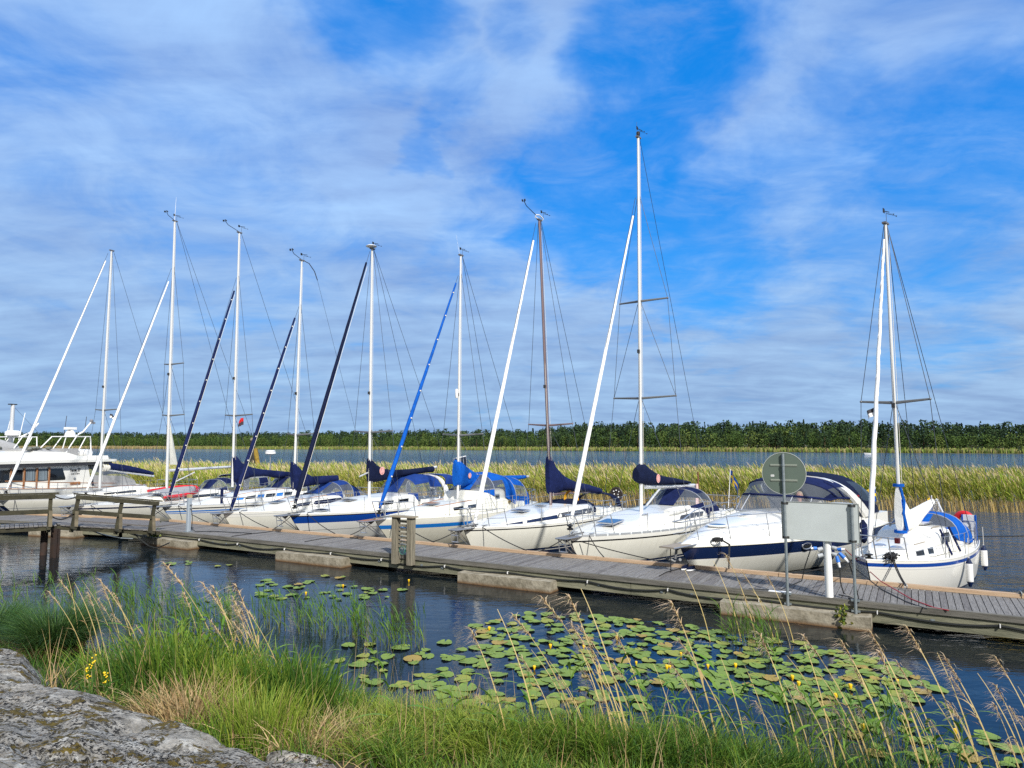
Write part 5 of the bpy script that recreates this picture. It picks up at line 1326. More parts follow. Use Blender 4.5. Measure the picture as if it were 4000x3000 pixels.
# wing windows beside the foredeck
for s in (1, -1):
    k = MB(); k.loft([[(x, s * (pt(x / 10.4, sh(x / 10.4))[1] * .93 - .16 * crown(x) + off), sh(x / 10.4) + crown(x) * f + .012) for f, off in ((.44, .012), (.62, -.10))] for x in np.linspace(4.6, 6.2, 6)]); k.build("side_window", DARKG, dk)
    k = MB()
    for q in range(7):
        x = 4.0 + q * .085; k.bar((x, s * (pt(x / 10.4, sh(x / 10.4))[1] * .93 - .16 * crown(x) + .012), sh(x / 10.4) + crown(x) * .42 + .04), (x + .05, s * (pt(x / 10.4, sh(x / 10.4))[1] * .93 - .16 * crown(x) + .012), sh(x / 10.4) + crown(x) * .42 + (.08 if q % 2 else .02)), .01, .02)
    k.build("chrome_mark", STEEL, dk)
# windscreen
zf = lambda x: sh(x / 10.4) + crown(x)
ws0 = arch(4.55, 1.26, 1.42, zf(4.7) + .0, 16, 3.2, 1.9); ws1 = arch(5.15, 1.22, 1.94, 2.10, 16, 3.2, 1.5)
b = MB(); b.loft([ws0, ws1]); wsc = b.build("windscreen", CLEAR, ro)
k = MB(); k.tube(ws0, .018, 6)
for j in (3, 6, 10, 13): k.tube([ws0[j], ws1[j]], .016, 6)
k.build("windscreen_frame", mat("brushed frame", (.45, .47, .5), .4, .4), wsc)
k = MB(); k.tube([(4.7, -.5, zf(4.7) + .03), (5.1, -.1, zf(5) + .30)], .010, 5); k.tube([(4.95, -.25, zf(5) + .18), (5.15, .05, zf(5) + .38)], .016, 5); k.build("wiper", BLACK, wsc)
# navy canopy with panes
def crow(x, w, zb_, zt, lean=0): return arch(x, w, zb_, zt, 16, 3.0, lean)
rows = [ws1, crow(5.75, 1.30, 1.98, 2.52, 1.35), crow(6.35, 1.36, 1.96, 2.62, 1.15), crow(6.95, 1.40, 1.92, 2.64, 1.25), crow(7.35, 1.42, 1.62, 2.62, 1.7)]
inw = lambda k_, j: (k_ == 0 and (1 <= j < 6 or 10 <= j < 15 or j in (6, 7, 8, 9))) or (k_ in (1, 2) and (j in (0, 1) or j in (14, 15)))
b = MB(); b.loft(rows, skip=inw); b.loft([[(x, y * .985, z - .015) for x, y, z in r] for r in rows], skip=inw)
b.tube(ws1, .035, 6)
b.tube([rows[k_][0] for k_ in range(5)], .035, 6); b.tube([rows[k_][-1] for k_ in range(5)], .035, 6); b.tube(rows[1], .03, 6); b.tube(rows[2][:5], .03, 6); b.tube(rows[2][-5:], .03, 6)
cn = b.build("canopy", FNAVY, ro, 60)
for k_, jj in ((0, [(1, 8), (8, 15)]), (1, [(0, 2), (14, 16)]), (2, [(0, 2), (14, 16)])):
    for a, c in jj:
        m_ = MB(); m_.loft([rows[k_][a:c + 1], rows[k_ + 1][a:c + 1]]); m_.build("window", CLEAR, cn)
for s in (1, -1):
    m_ = MB(); m_.loft([[(x, s * 1.34, 1.45), (x, s * 1.33, 1.93)] for x in np.linspace(6.6, 8.8, 6)]); m_.build("side_glass", CLEAR, wsc)
# radar arch, swept aft
def archband(x, w, zt, lean, th): return arch(x, w, 1.28, zt, 24, 3.4, lean)
o1, o2 = archband(6.75, 1.50, 2.66, 2.2, 0), archband(7.15, 1.52, 2.64, 2.35, 0)
inn = lambda r: [(x, y * .955, z - .06) for x, y, z in r]
b = MB(); b.loft([o1, o2]); b.loft([inn(o1), inn(o2)]); b.loft([o1, inn(o1)]); b.loft([o2, inn(o2)]); ar = b.build("radar_arch", GEL, ro, 50)
for y in (-.25, .15, .55):
    k = MB(); k.lathe([(.05, 0), (.06, .08), (.05, .14), (.02, .16)], (6.95, y, 2.64), 12) if y != .15 else k.box(6.8, 7.12, .02, .3, 2.66, 2.80); k.build("deck_lamp", WHITE, ar)
k = MB(); k.lathe([(.035, 0), (.035, .05)], (8.35, -1.50, 1.98), 10, 0, 'y'); k.build("side_marker", mat("red reflector", (.25, .005, .01), .3), ar)
# aft canopy
rows = [crow(7.0, 1.40, 1.45, 2.68, 1.9), crow(8.0, 1.42, 1.35, 2.74, 1.5), crow(9.0, 1.42, 1.25, 2.66, 1.0), crow(10.0, 1.40, 1.15, 2.36, .6), crow(10.6, 1.36, 1.10, 1.7, .25)]
inw = lambda k_, j: k_ in (1, 2) and (j in (1, 2, 3) or j in (12, 13, 14))
b = MB(); b.loft(rows, skip=inw); b.loft([[(x, y * .985, z - .015) for x, y, z in r] for r in rows], skip=inw); ac = b.build("aft_canopy", FDARK, ro, 60)
for k_ in (1, 2):
    for a, c in ((1, 4), (12, 15)):
        m_ = MB(); m_.loft([rows[k_][a:c + 1], rows[k_ + 1][a:c + 1]]); m_.build("window", TINT, ac)
# bow rail
def rl(x, up): 
    p = max(0, x) / 10.4; a = pt(p, sh(p)); return (x, max(.12, a[1] - .13), sh(p) + crown(max(.01, x)) * .33 + up)
for up, nm in ((.60, "bow_rail"), (.30, "middle_rail")):
    k = MB(); xs = [5.6, 4.5, 3.2, 2.0, 1.0, .35, -.15]
    L_ = [rl(x, up * (1 if x < 4.6 else .45)) for x in xs]
    k.tube([(x, -y, z) for x, y, z in L_] + [(x, y, z) for x, y, z in reversed(L_)], .014 if up > .5 else .007, 6); k.build(nm, STEEL, ro)
for x in (4.1, 2.7, 1.4, .5):
    for s in (1, -1):
        a, c = rl(x + .12, -.02), rl(x, .60); k = MB(); k.tube([(a[0], s * a[1], a[2]), (c[0], s * c[1], c[2])], .011, 6); k.build("stanchion", STEEL, ro)
k = MB(); z = sh(0); k.box(-.62, .2, -.20, .20, z + .02, z + .055, 0); k.tube([(-.62, -.2, z + .03), (.4, -.22, z + .03)], .02, 6, 1); k.tube([(-.62, .2, z + .03), (.4, .22, z + .03)], .02, 6, 1); k.build("bow_platform", [mat("teak grating grey", (.28, .24, .19), .7), STEEL], ro)
k = MB(); k.tube([(.1, 0, z), (-.18, 0, z - .06), (-.24, 0, z - .28)], .035, 6); k.tube([(-.34, -.2, z - .26), (-.2, 0, z - .36), (-.34, .2, z - .26)], .04, 6); k.build("anchor", mat("galvanised anchor", (.13, .135, .14), .6, .3), ro)
k = MB(); k.tube([(-.45, .0, z), (-.45, 0, z - .65)], .012, 5); k.build("anchor_rope", ROPEB, ro)
k = MB(); k.box(10.5, 10.9, -1.45, 1.45, .93, 1.12); k.box(9.3, 11.1, -1.50, -1.25, .93, 1.32); k.box(9.3, 11.1, 1.25, 1.50, .93, 1.32); k.build("transom_seat", GEL, ro)
k = MB(); k.box(7.0, 9.6, -.9, .9, 1.18, 1.32); k.box(6.9, 7.25, -.8, .8, 1.3, 1.9); k.box(5.85, 6.5, -.85, -.2, 1.0, 1.25); k.build("cockpit_seat", mat("cream upholstery", (.6, .57, .5), .7), ro)
k = MB()
for q in range(22):
    a = random.uniform(0, 6.28); k.tube([(.95 + .16 * math.cos(a + s), -.52 + .12 * math.sin(a + s), sh(.09) + .15 + .04 * math.sin(s * 3 + q)) for s in np.linspace(0, 3.5, 7)], .012, 5)
o = k.build("rope", ROPEB, loc=bt.loc, rotz=bt.rot); tag(o, "coil of black rope over the cleat on the motor cruiser's foredeck", "rope")
for dx in (0, .05):
    line("mooring_line", "black mooring line from the motor cruiser's foredeck cleat to the kerb" + (", second strand" if dx else ""), "mooring line", [bt.w(.95 + dx, -.5, sh(.09) + .2), bt.w(1.0 + dx, -.80, sh(.1) + .05), G(2846 + dx * 30, 2222, DZ + .10)], .015, ROPEB, "mooring lines made fast on the jetty")
fender(bt.w(5.35, -1.66, .98), "navy covered fender hanging below the blank sign on the motor cruiser's side", FNAVY, FDARK, .62, .115, "navy fenders of the motor cruiser", .3)
fender(bt.w(7.9, -1.74, 1.22), "navy covered fender between the motor cruiser and the small round boat", FNAVY, FDARK, .62, .115, "navy fenders of the motor cruiser", .2)
flag("ensign", "yellow and blue cross flag at the motor cruiser's stern", bt.w(11.0, -.9, 1.15), Vector((-1, .15, 0)), [BFLAG, YFLAG], .85, .50, (.25, -.1, 1.0), .55, True)
MC = bt

def person():
    """seated woman at the helm behind the canopy's side window, one arm stretched forward"""
    bt = MC
    root = thing("person", "person with fair hair and pink patterned shirt reaching forward behind the motor cruiser's canopy window", "person", bt.w(6.05, -.55, 1.27), bt.rot)
    me = bpy.data.meshes.new("body")
    J = {"pel": (0, 0, .10), "abd": (-.02, 0, .27), "che": (-.03, 0, .44), "nk0": (-.03, 0, .58), "nk1": (-.04, 0, .65), "hd0": (-.05, 0, .72), "hd1": (-.055, 0, .83),
         "shL": (-.03, .17, .53), "elL": (-.20, .20, .33), "wrL": (-.42, .10, .36), "shR": (-.03, -.17, .53), "elR": (-.28, -.24, .50), "wrR": (-.50, -.20, .58),
         "hpL": (-.05, .10, .08), "knL": (-.45, .12, .10), "anL": (-.50, .12, -.20), "hpR": (-.05, -.10, .08), "knR": (-.45, -.12, .10), "anR": (-.50, -.12, -.20),
         "hnL": (-.49, .09, .37), "hnR": (-.57, -.19, .61)}
    rad = dict(pel=.15, abd=.125, che=.14, nk0=.065, nk1=.055, hd0=.075, hd1=.085, shL=.07, elL=.045, wrL=.03, shR=.07, elR=.045, wrR=.03, hpL=.09, knL=.06, anL=.045, hpR=.09, knR=.06, anR=.045, hnL=.035, hnR=.035)
    E = [("pel", "abd"), ("abd", "che"), ("che", "nk0"), ("nk0", "nk1"), ("nk1", "hd0"), ("hd0", "hd1"), ("che", "shL"), ("shL", "elL"), ("elL", "wrL"), ("wrL", "hnL"), ("che", "shR"), ("shR", "elR"), ("elR", "wrR"), ("wrR", "hnR"),
         ("pel", "hpL"), ("hpL", "knL"), ("knL", "anL"), ("pel", "hpR"), ("hpR", "knR"), ("knR", "anR")]
    ks = list(J); V = [Vector(J[q]) for q in ks]; Rr = [rad[q] for q in ks]; ed = [(ks.index(a), ks.index(c)) for a, c in E]
    for s, hn in ((1, "hnL"), (-1, "hnR")):            # five short fingers on each hand
        base = ks.index(hn); wr = ks.index("wr" + hn[-1]); d = (V[base] - V[wr]).normalized(); sd = d.cross(Vector((0, 0, 1))).normalized()
        for q, ln in enumerate((.05, .07, .075, .07, .055)):
            off = (q - 2) * .017; p1 = V[base] + d * (.035 if q else .0) + sd * (off * 1.2 if q else -.045); p2 = p1 + d * ln * .6 + Vector((0, 0, -.012)); p3 = p2 + d * ln * .3 + Vector((0, 0, -.025))
            i = len(V); V += [p1, p2, p3]; Rr += [.0095, .009, .008]; ed += [(base, i), (i, i + 1), (i + 1, i + 2)]
    me.from_pydata(V, ed, [])
    ob = bpy.data.objects.new("body", me); COL.objects.link(ob)
    md = ob.modifiers.new("skin", 'SKIN'); 
    if not me.skin_vertices: 
        bpy.context.view_layer.objects.active = ob
    for i, sv in enumerate(me.skin_vertices[0].data):
        sv.radius = (Rr[i], Rr[i]); sv.use_root = (i == 0)
    md2 = ob.modifiers.new("sub", 'SUBSURF'); md2.levels = 1; md2.render_levels = 1
    bpy.context.view_layer.update()
    ev = ob.evaluated_get(bpy.context.evaluated_depsgraph_get())
    m2 = bpy.data.meshes.new_from_object(ev)
    ob.modifiers.clear(); ob.data = m2
    skin = mat("skin", (.55, .30, .22), .55); shirt = mat("pink patterned shirt", (.62, .30, .33), .85, col2=(.78, .70, .70), vs=22)
    trou = mat("dark trousers", (.03, .035, .06), .85)
    m2.materials.clear()
    for q in (skin, shirt, trou): m2.materials.append(q)
    for f in m2.polygons:
        c = f.center
        f.material_index = 2 if c.z < .14 else (1 if (c.z < .60 and c.x > -.34 and not (c.y < -.1 and c.x < -.30)) else 0); f.use_smooth = True
    ob.parent = root
    # face: nose, eyes, mouth, ears; hair cap
    k = MB(); k.ball((-.05, 0, .80), .098, 12, 0, 1.2); k.tube([(-.145, 0, .815), (-.165, 0, .785), (-.142, 0, .775)], [.010, .016, .010], 6)
    for s in (1, -1): k.ball((-.045, s * .098, .795), .022, 6)
    k.build("head", skin, root)
    k = MB()
    for s in (1, -1): k.ball((-.138, s * .034, .815), .011, 6)
    k.tube([(-.142, -.025, .748), (-.148, 0, .746), (-.142, .025, .748)], .006, 5); k.build("eye", mat("eyes and lips", (.12, .03, .03), .5), root)
    k = MB(); rings = []
    for t in np.linspace(0, 1, 8):
        a = t * 2.0; rings.append([(-.035 + .112 * math.sin(a) * math.cos(b_) - (0 if math.cos(b_) > -.2 else -.035 * t), .112 * math.sin(a) * math.sin(b_), .815 + .135 * math.cos(a) - (.10 * t * t if math.cos(b_) > .1 else 0)) for b_ in np.linspace(0, 2 * math.pi, 18, endpoint=False)])
    k.loft(rings, closed=True); k.build("hair", mat("fair hair", (.45, .35, .24), .6, var=.2, vs=30), root)
person()

# =========================================================== flybridge motor yachts at the far left
def text_mesh(name, s, size, m, parent, loc, rot, shear=0.0, ext=.004, font_scale=1.0, bold=0.0):
    cu = bpy.data.curves.new(name, 'FONT'); cu.body = s; cu.size = size; cu.extrude = ext; cu.shear = shear; cu.offset = bold; cu.align_x = 'LEFT'
    tmp = bpy.data.objects.new(name, cu); COL.objects.link(tmp); bpy.context.view_layer.update()
    me = bpy.data.meshes.new_from_object(tmp.evaluated_get(bpy.context.evaluated_depsgraph_get()))
    bpy.data.objects.remove(tmp)
    o = bpy.data.objects.new(name, me); COL.objects.link(o); me.materials.clear(); me.materials.append(m)
    o.parent = parent; o.location = loc; o.rotation_euler = rot; o.scale = (font_scale, 1, 1)
    return o
def yacht(label, bowp, yaw, L, B, full, dz=0.0):
    ro = thing("motor_yacht", label, "motorboat", (bowp[0], bowp[1], 0), math.pi / 2 - R(yaw), "flybridge yachts at the far left")
    fn = hull_fn(L, B, 1.45, 1.15, 1.05, 1.2, .9, .1, pm=.5, fl=.3, fb=.55)
    sh, F_, pt = fn
    build_hull(ro, fn, [(.05, 1), (.9, 0), (.96, 2), (1.8, 3)], [GEL, DECKG, BLACK, NAVY]); build_deck(ro, fn, DECKW, TEAK)
    cw = B / 2 - .48
    def wall(xa, xb, z0, z1, w0, w1, rake_f=0, rake_a=0):
        b = MB(); P = lambda x, y, z: (x, y, z)
        b.loft([[(xa, -w0, z0), (xa + rake_f, -w1, z1), (xa + rake_f, w1, z1), (xa, w0, z0)], [(xb, -w0, z0), (xb + rake_a, -w1, z1), (xb + rake_a, w1, z1), (xb, w0, z0)]], smooth=False, cap0=True, cap1=True); return b
    cab = wall(1.9, 7.9, 1.0, 2.62, cw, cw - .06, .35, -.35).build("cabin", GEL, ro)
    # windows between teak posts on either side
    for s in (1, -1):
        for xa, xb, cur in ((2.45, 3.05, 0), (3.15, 3.75, 0), (3.85, 4.45, 1), (4.55, 5.15, 1), (5.25, 6.05, 2)):
            k = MB(); y = lambda z: s * (cw - .06 * (z - 1.0) / 1.62 + .012)
            za, zb_ = 1.62, 2.28
            if cur == 2: pts = [(xa, y(za), za), (xb + .12, y(za), za), (xb + .15, y(za + .1), za + .1), (xb - .05, y(zb_), zb_), (xa, y(zb_), zb_)]
            else: pts = [(xa, y(za), za), (xb, y(za), za), (xb, y(zb_), zb_), (xa, y(zb_), zb_)]
            i = k.add(pts + [(q[0], q[1] - s * .02, q[2]) for q in pts]); n_ = len(pts); k.face(range(i, i + n_), 0)
            for q in range(n_): k.face((i + q, i + (q + 1) % n_, i + n_ + (q + 1) % n_, i + n_ + q), 0)
            wobj = k.build("window", DARKG, cab)
            if cur == 1:
                k = MB(); k.loft([[(xa + .07 + (xb - xa - .12) * t / 12, y(z) + s * (.004 + .006 * math.sin(t * 2.6)), z) for z in (za + .04, zb_ - .05)] for t in range(13)]); k.build("curtain", mat("blue grey curtain", (.16, .20, .23), .8, var=.3, vs=4, stretch=(6, 1, .2)), wobj)
        for x in (2.40, 3.10, 3.80, 4.50, 5.20):
            k = MB(); k.box(x - .045, x + .045, s * (cw + .0) - .0, s * (cw + .025), 1.05, 2.36); k.build("teak_post", TEAK, cab)
    rf = wall(1.6, 9.3, 2.60, 2.74, cw + .22, cw + .22, 0, 0).build("roof", GEL, ro)
    k = MB()
    for s in (1, -1): k.box(1.9, 9.0, s * (cw + .16) - .02, s * (cw + .16) + .02, 2.42, 2.595)
    k.build("eave", mat("dark underside", (.03, .03, .035), .6), rf)
    fb = MB(); ys = cw + .02
    fb.loft([[(3.5, -ys, 2.745), (4.3, -ys + .1, 3.26), (4.3, ys - .1, 3.26), (3.5, ys, 2.745)], [(6.2, -ys, 2.745), (6.2, -ys + .1, 3.18), (6.2, ys - .1, 3.18), (6.2, ys, 2.745)], [(6.8, -ys, 2.745), (6.9, -ys + .08, 2.98), (6.9, ys - .08, 2.98), (6.8, ys, 2.745)], [(8.9, -ys, 2.745), (8.9, -ys + .08, 2.96), (8.9, ys - .08, 2.96), (8.9, ys, 2.745)]], smooth=False, cap0=True, cap1=True)
    fbo = fb.build("flybridge", GEL, ro)
    k = MB(); k.loft([arch(4.35, ys - .15, 3.22, 3.36, 10), arch(4.8, ys - .12, 3.22, 3.40, 10), arch(6.2, ys - .15, 3.14, 3.30, 10)], cap0=True, cap1=True); k.build("flybridge_cover", FGREY, fbo)
    k = MB(); k.box(6.1, 7.0, -ys + .15, ys - .15, 2.98, 3.40); k.build("flybridge_seat", FGREY, fbo)
    k = MB()
    for q in range(14): k.ball((4.0 + random.uniform(0, 1.6), -ys + .25 + random.uniform(-.05, .25), 3.40 + random.uniform(-.02, .06)), random.uniform(.09, .17), 6, 0, .6)
    k.build("folded_tarpaulin", mat("dark folded tarpaulin", (.06, .065, .055), .8, col2=(.2, .21, .18), vs=6), fbo)
    k = MB()
    for y in (-ys + .12, ys - .12):
        k.tube([(6.1, y, 3.0), (7.0, y * .8, 4.10), (7.9, y * .8, 4.10), (7.8, y, 2.95)], .035, 8); k.tube([(6.9, y * .9, 2.95), (7.6, y * .8, 4.08)], .03, 8)
    for x in (7.0, 7.9): k.tube([(x, -ys * .75, 4.10), (x, ys * .75, 4.10)], .03, 8)
    k.tube([(7.6, 0, 4.1), (8.2, 0, 4.4), (8.7, 0, 5.0)], [.06, .05, .04], 8); k.tube([(7.9, .2, 4.1), (8.4, .1, 4.5), (8.72, 0, 5.0)], .025, 6)
    ra = k.build("radar_frame", WHITE, ro)
    if full:
        k = MB(); k.lathe([(.30, 0), (.27, .16), (.16, .34), (.10, .38)], (7.3, -.1, 4.13), 18); k.box(7.05, 7.55, -.30, .14, 4.52, 4.66); k.build("radar_scanner", WHITE, ra)
        k = MB(); k.lathe([(.09, 0), (.10, .10), (.05, .16)], (8.72, 0, 5.02), 10); k.box(8.7, 8.95, -.06, .06, 4.9, 5.02); k.build("masthead_light", mat("lamp grey", (.2, .2, .22), .4), ra)
        for x in (7.2, 8.5):
            k = MB(); k.tube([(x, .3, 4.1), (x + .12, .3, 5.35)], .020, 6); k.build("antenna", mat("dark antenna", (.06, .07, .1), .5), ra)
        text_mesh("lettering", "Targa 37", .235, BLACK, cab, (6.46, -(cw - .052 + .02), 2.07), (math.pi / 2 - .037, 0, 0), 0, .003, .78, .008)
        text_mesh("lettering", "Lisa-Clara", .145, BLACK, cab, (6.52, -(cw - .046 + .02), 1.90), (math.pi / 2 - .037, 0, 0), .35, .003, .92, 0)
    else:
        k = MB(); k.tube([(7.0, 0, 2.9), (7.0, 0, 6.1)], [.13, .11], 14); msx = k.build("signal_mast", ALU, ro)
        k = MB(); k.box(6.75, 7.2, -.1, .1, 6.1, 6.16); k.build("masthead", BLACK, msx)
        k = MB(); k.lathe([(.25, 0), (.42, .05), (.42, .26), (.30, .34)], (6.9, -.30, 4.15), 20); k.build("radar_dome", WHITE, ra)
        for y in (-.7, .5):
            k = MB(); k.tube([(7.0, y, 3.9), (7.3, y, 5.6)], .022, 6); k.build("antenna", WHITE, ra)
        wire(ro, (7.0, 0, 6.05), (11.5, 0, 1.7), .008, name="stay")
        k = MB(); k.loft([arch(4.0, 1.0, 3.2, 3.55, 10), arch(5.6, 1.2, 3.2, 4.1, 10), arch(6.8, 1.2, 3.1, 3.75, 10)], cap0=True, cap1=True); k.build("flybridge_tent", FGREY, fbo)
    # life raft canister, grab rails, vent
    k = MB(); k.tube([(8.0, -ys + .5, 3.12), (8.0, ys - .7, 3.12)], .22, 14); k.build("raft_canister", WHITE, fbo)
    for s in (1, -1):
        k = MB(); k.tube([(pt(p, 1)[0], s * (pt(p, sh(p))[1] - .06), sh(p) + .42 * min(1, 1.3 - p)) for p in np.linspace(.03, .80, 12)], .022, 6); k.build("grab_rail", TEAK, ro)
        k = MB()
        for p in np.linspace(.05, .78, 8): k.tube([(pt(p, 1)[0], s * (pt(p, sh(p))[1] - .06), sh(p)), (pt(p, 1)[0], s * (pt(p, sh(p))[1] - .06), sh(p) + .42 * min(1, 1.3 - p))], .016, 6)
        k.build("rail_post", STEEL, ro)
        k = MB(); k.tube([(6.5, s * (cw + .01), 1.38), (7.1, s * (cw + .01), 1.38)], .085, 10, ey=.4); k.build("louvre", TEAK, cab)
        k = MB(); k.lathe([(.07, 0), (.07, .04)], (6.75, s * (cw + .0) - .02, 1.66), 14, 0, 'y'); k.build("mirror_lamp", STEEL, cab)
    # aft canopy of grey cloth
    b = MB(); rr_ = [arch(7.55, cw + .05, 1.1, 2.50, 12, 4, .5), arch(8.6, cw + .1, 1.1, 2.40, 12, 4, .2), arch(9.8, cw + .08, 1.1, 2.25, 12, 4, .2), arch(10.7, cw, 1.1, 1.75, 12, 3, .3)]
    inw = lambda k_, j: j in (1, 2, 9, 10) and k_ in (0, 1, 2)
    b.loft(rr_, skip=inw); ct = b.build("aft_tent", FGREY, ro, 60)
    for k_ in (0, 1, 2):
        for a, c in ((1, 3), (9, 11)):
            m_ = MB(); m_.loft([rr_[k_][a:c + 1], rr_[k_ + 1][a:c + 1]]); m_.build("window", CLEAR, ct)
    return ro
yacht("tall white motor yacht with teak-framed windows and grey aft tent beside the leftmost mast", (-29.0, 34.6), 20, 11.5, 3.7, True)
yacht("white flybridge yacht with thick silver signal mast cut off by the left edge", (-33.6, 36.6), 20, 11.5, 3.7, False)
# ------------------------------------------------------------------ plants built as blades in numpy
class Plants:
    def __init__(s): s.V = []; s.F = []; s.C = []; s.n = 0
    def blades(s, base, h, yaw, lean, width, c0, c1, segs=4, curl=1.0, tipw=.08, roll=None, mid=None, droop=0.0):
        """base n x 3, lean = sideways reach as a share of the height along yaw; colours n x 3 at foot and tip"""
        n = len(base)
        if n == 0: return
        h = np.broadcast_to(h, (n,)); yaw = np.broadcast_to(yaw, (n,)); lean = np.broadcast_to(lean, (n,)); width = np.broadcast_to(width, (n,))
        t = np.linspace(0, 1, segs + 1)[None, :]
        d = np.stack([np.cos(yaw), np.sin(yaw)], 1)
        off = (lean * h)[:, None] * (t * (1 - .55 * curl) + .55 * curl * t ** 2.2) 
        z = h[:, None] * (t - np.minimum(.95, np.abs(lean))[:, None] ** 2 * .35 * t ** 2 - droop * t ** 3)
        P = np.zeros((n, segs + 1, 3))
        P[:, :, 0] = base[:, 0:1] + d[:, 0:1] * off; P[:, :, 1] = base[:, 1:2] + d[:, 1:2] * off; P[:, :, 2] = base[:, 2:3] + z
        ra = rng.uniform(0, math.pi, n) if roll is None else np.broadcast_to(roll, (n,))
        wv = np.stack([np.cos(ra), np.sin(ra), np.zeros(n)], 1)
        prof = (1 - t) ** .7 * (1 - tipw) + tipw
        if mid is not None: prof = np.sin(np.clip(t * .92 + .08, 0, 1) * math.pi) ** .6 * .9 + .1 if mid else prof
        W = width[:, None] * prof * .5
        L = P - wv[:, None, :] * W[:, :, None]; Q = P + wv[:, None, :] * W[:, :, None]
        V = np.stack([L, Q], 2).reshape(-1, 3)
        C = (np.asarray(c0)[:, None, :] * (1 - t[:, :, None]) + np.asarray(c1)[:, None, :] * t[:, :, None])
        C = np.repeat(C[:, :, None, :], 2, 2).reshape(-1, 3)
        i0 = (np.arange(n) * (segs + 1) * 2)[:, None] + np.arange(segs)[None, :] * 2 + s.n
        F = np.stack([i0, i0 + 1, i0 + 3, i0 + 2], 2).reshape(-1, 4)
        s.V.append(V); s.F.append(F); s.C.append(C); s.n += len(V)
        return P
    def quads(s, c, a, b, col):
        """flat leaf quads: centres, two half-axes, colour"""
        n = len(c)
        V = np.stack([c - a - b, c + a - b, c + a + b, c - a + b], 1).reshape(-1, 3)
        F = (np.arange(n) * 4)[:, None] + np.arange(4)[None, :] + s.n
        s.V.append(V); s.F.append(F); s.C.append(np.repeat(col, 4, 0)); s.n += len(V)
    def build(s, name, m=None, parent=None, loc=None):
        V = np.concatenate(s.V).astype(np.float32); F = np.concatenate(s.F).astype(np.int32); C = np.concatenate(s.C)
        if loc is not None: V = V - np.array(loc, np.float32)
        me = bpy.data.meshes.new(name)
        me.vertices.add(len(V)); me.vertices.foreach_set("co", V.ravel())
        me.loops.add(F.size); me.loops.foreach_set("vertex_index", F.ravel())
        me.polygons.add(len(F)); me.polygons.foreach_set("loop_start", np.arange(0, F.size, 4, dtype=np.int32)); me.polygons.foreach_set("loop_total", np.full(len(F), 4, np.int32))
        me.update(calc_edges=True)
        ca = me.color_attributes.new("Col", 'FLOAT_COLOR', 'POINT')
        ca.data.foreach_set("color", np.concatenate([np.clip(C, 0, 1), np.ones((len(C), 1))], 1).astype(np.float32).ravel())
        me.materials.append(m or PLANT)
        o = bpy.data.objects.new(name, me); COL.objects.link(o)
        if parent is not None: o.parent = parent
        if loc is not None: o.location = loc
        return o
def vary(n, cols, w=None, j=.18):
    cols = np.array(cols, float); k = rng.choice(len(cols), n, p=w)
    return cols[k] * (1 + rng.uniform(-j, j, (n, 1))) * (1 + rng.uniform(-j * .4, j * .4, (n, 3)))
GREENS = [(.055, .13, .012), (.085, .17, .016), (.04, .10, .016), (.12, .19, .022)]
DARKGR = [(.028, .075, .014), (.04, .10, .018), (.05, .115, .02)]  # blade-foot greens, darkened to put the grass's inner shade into the colour
TANS = [(.40, .28, .13), (.48, .34, .17), (.33, .22, .10), (.52, .40, .22)]
def pip(px, py, poly):
    x, y = px, py; c = np.zeros(len(x), bool); n = len(poly)
    for i in range(n):
        x1, y1 = poly[i]; x2, y2 = poly[(i + 1) % n]
        cond = (y1 > y) != (y2 > y)
        c ^= cond & (x < (x2 - x1) * (y - y1) / (y2 - y1 + 1e-9) + x1)
    return c

# ------------------------------------------------------------------ near shore
SHX = [-40, -17, -14, -9.8, -7.5, -4.8, -2.6, 0, 1.5, 2.6, 4, 7, 12, 30]
SHY = [20, 17, 15.4, 13.2, 12.4, 11.3, 10.0, 9.3, 9.1, 8.5, 7.6, 6.2, 4.5, 2]
def shore(X): return np.interp(X, SHX, SHY)
def soil(X, Y):
    d = shore(X) - Y
    return np.where(d > 0, .20 * d ** .95, .22 * d)
def shore_ground():
    xs = np.linspace(-40, 30, 180); b = MB(); rings = []
    for x in xs:
        ys = shore(x) - np.concatenate([np.linspace(-3, 5, 34), np.linspace(5.5, 40, 16)])
        rings.append([(x, float(y), float(min(2.0, soil(x, y)) + .05 * noise.noise(Vector((x * 1.3, y * 1.3, 0))))) for y in ys])
    b.loft(rings)
    o = b.build("ground", mat("shore soil", (.035, .03, .018), .95, col2=(.09, .075, .04), vs=2.5, bump=.6, bs=12)); tag(o, kind="structure")
shore_ground()

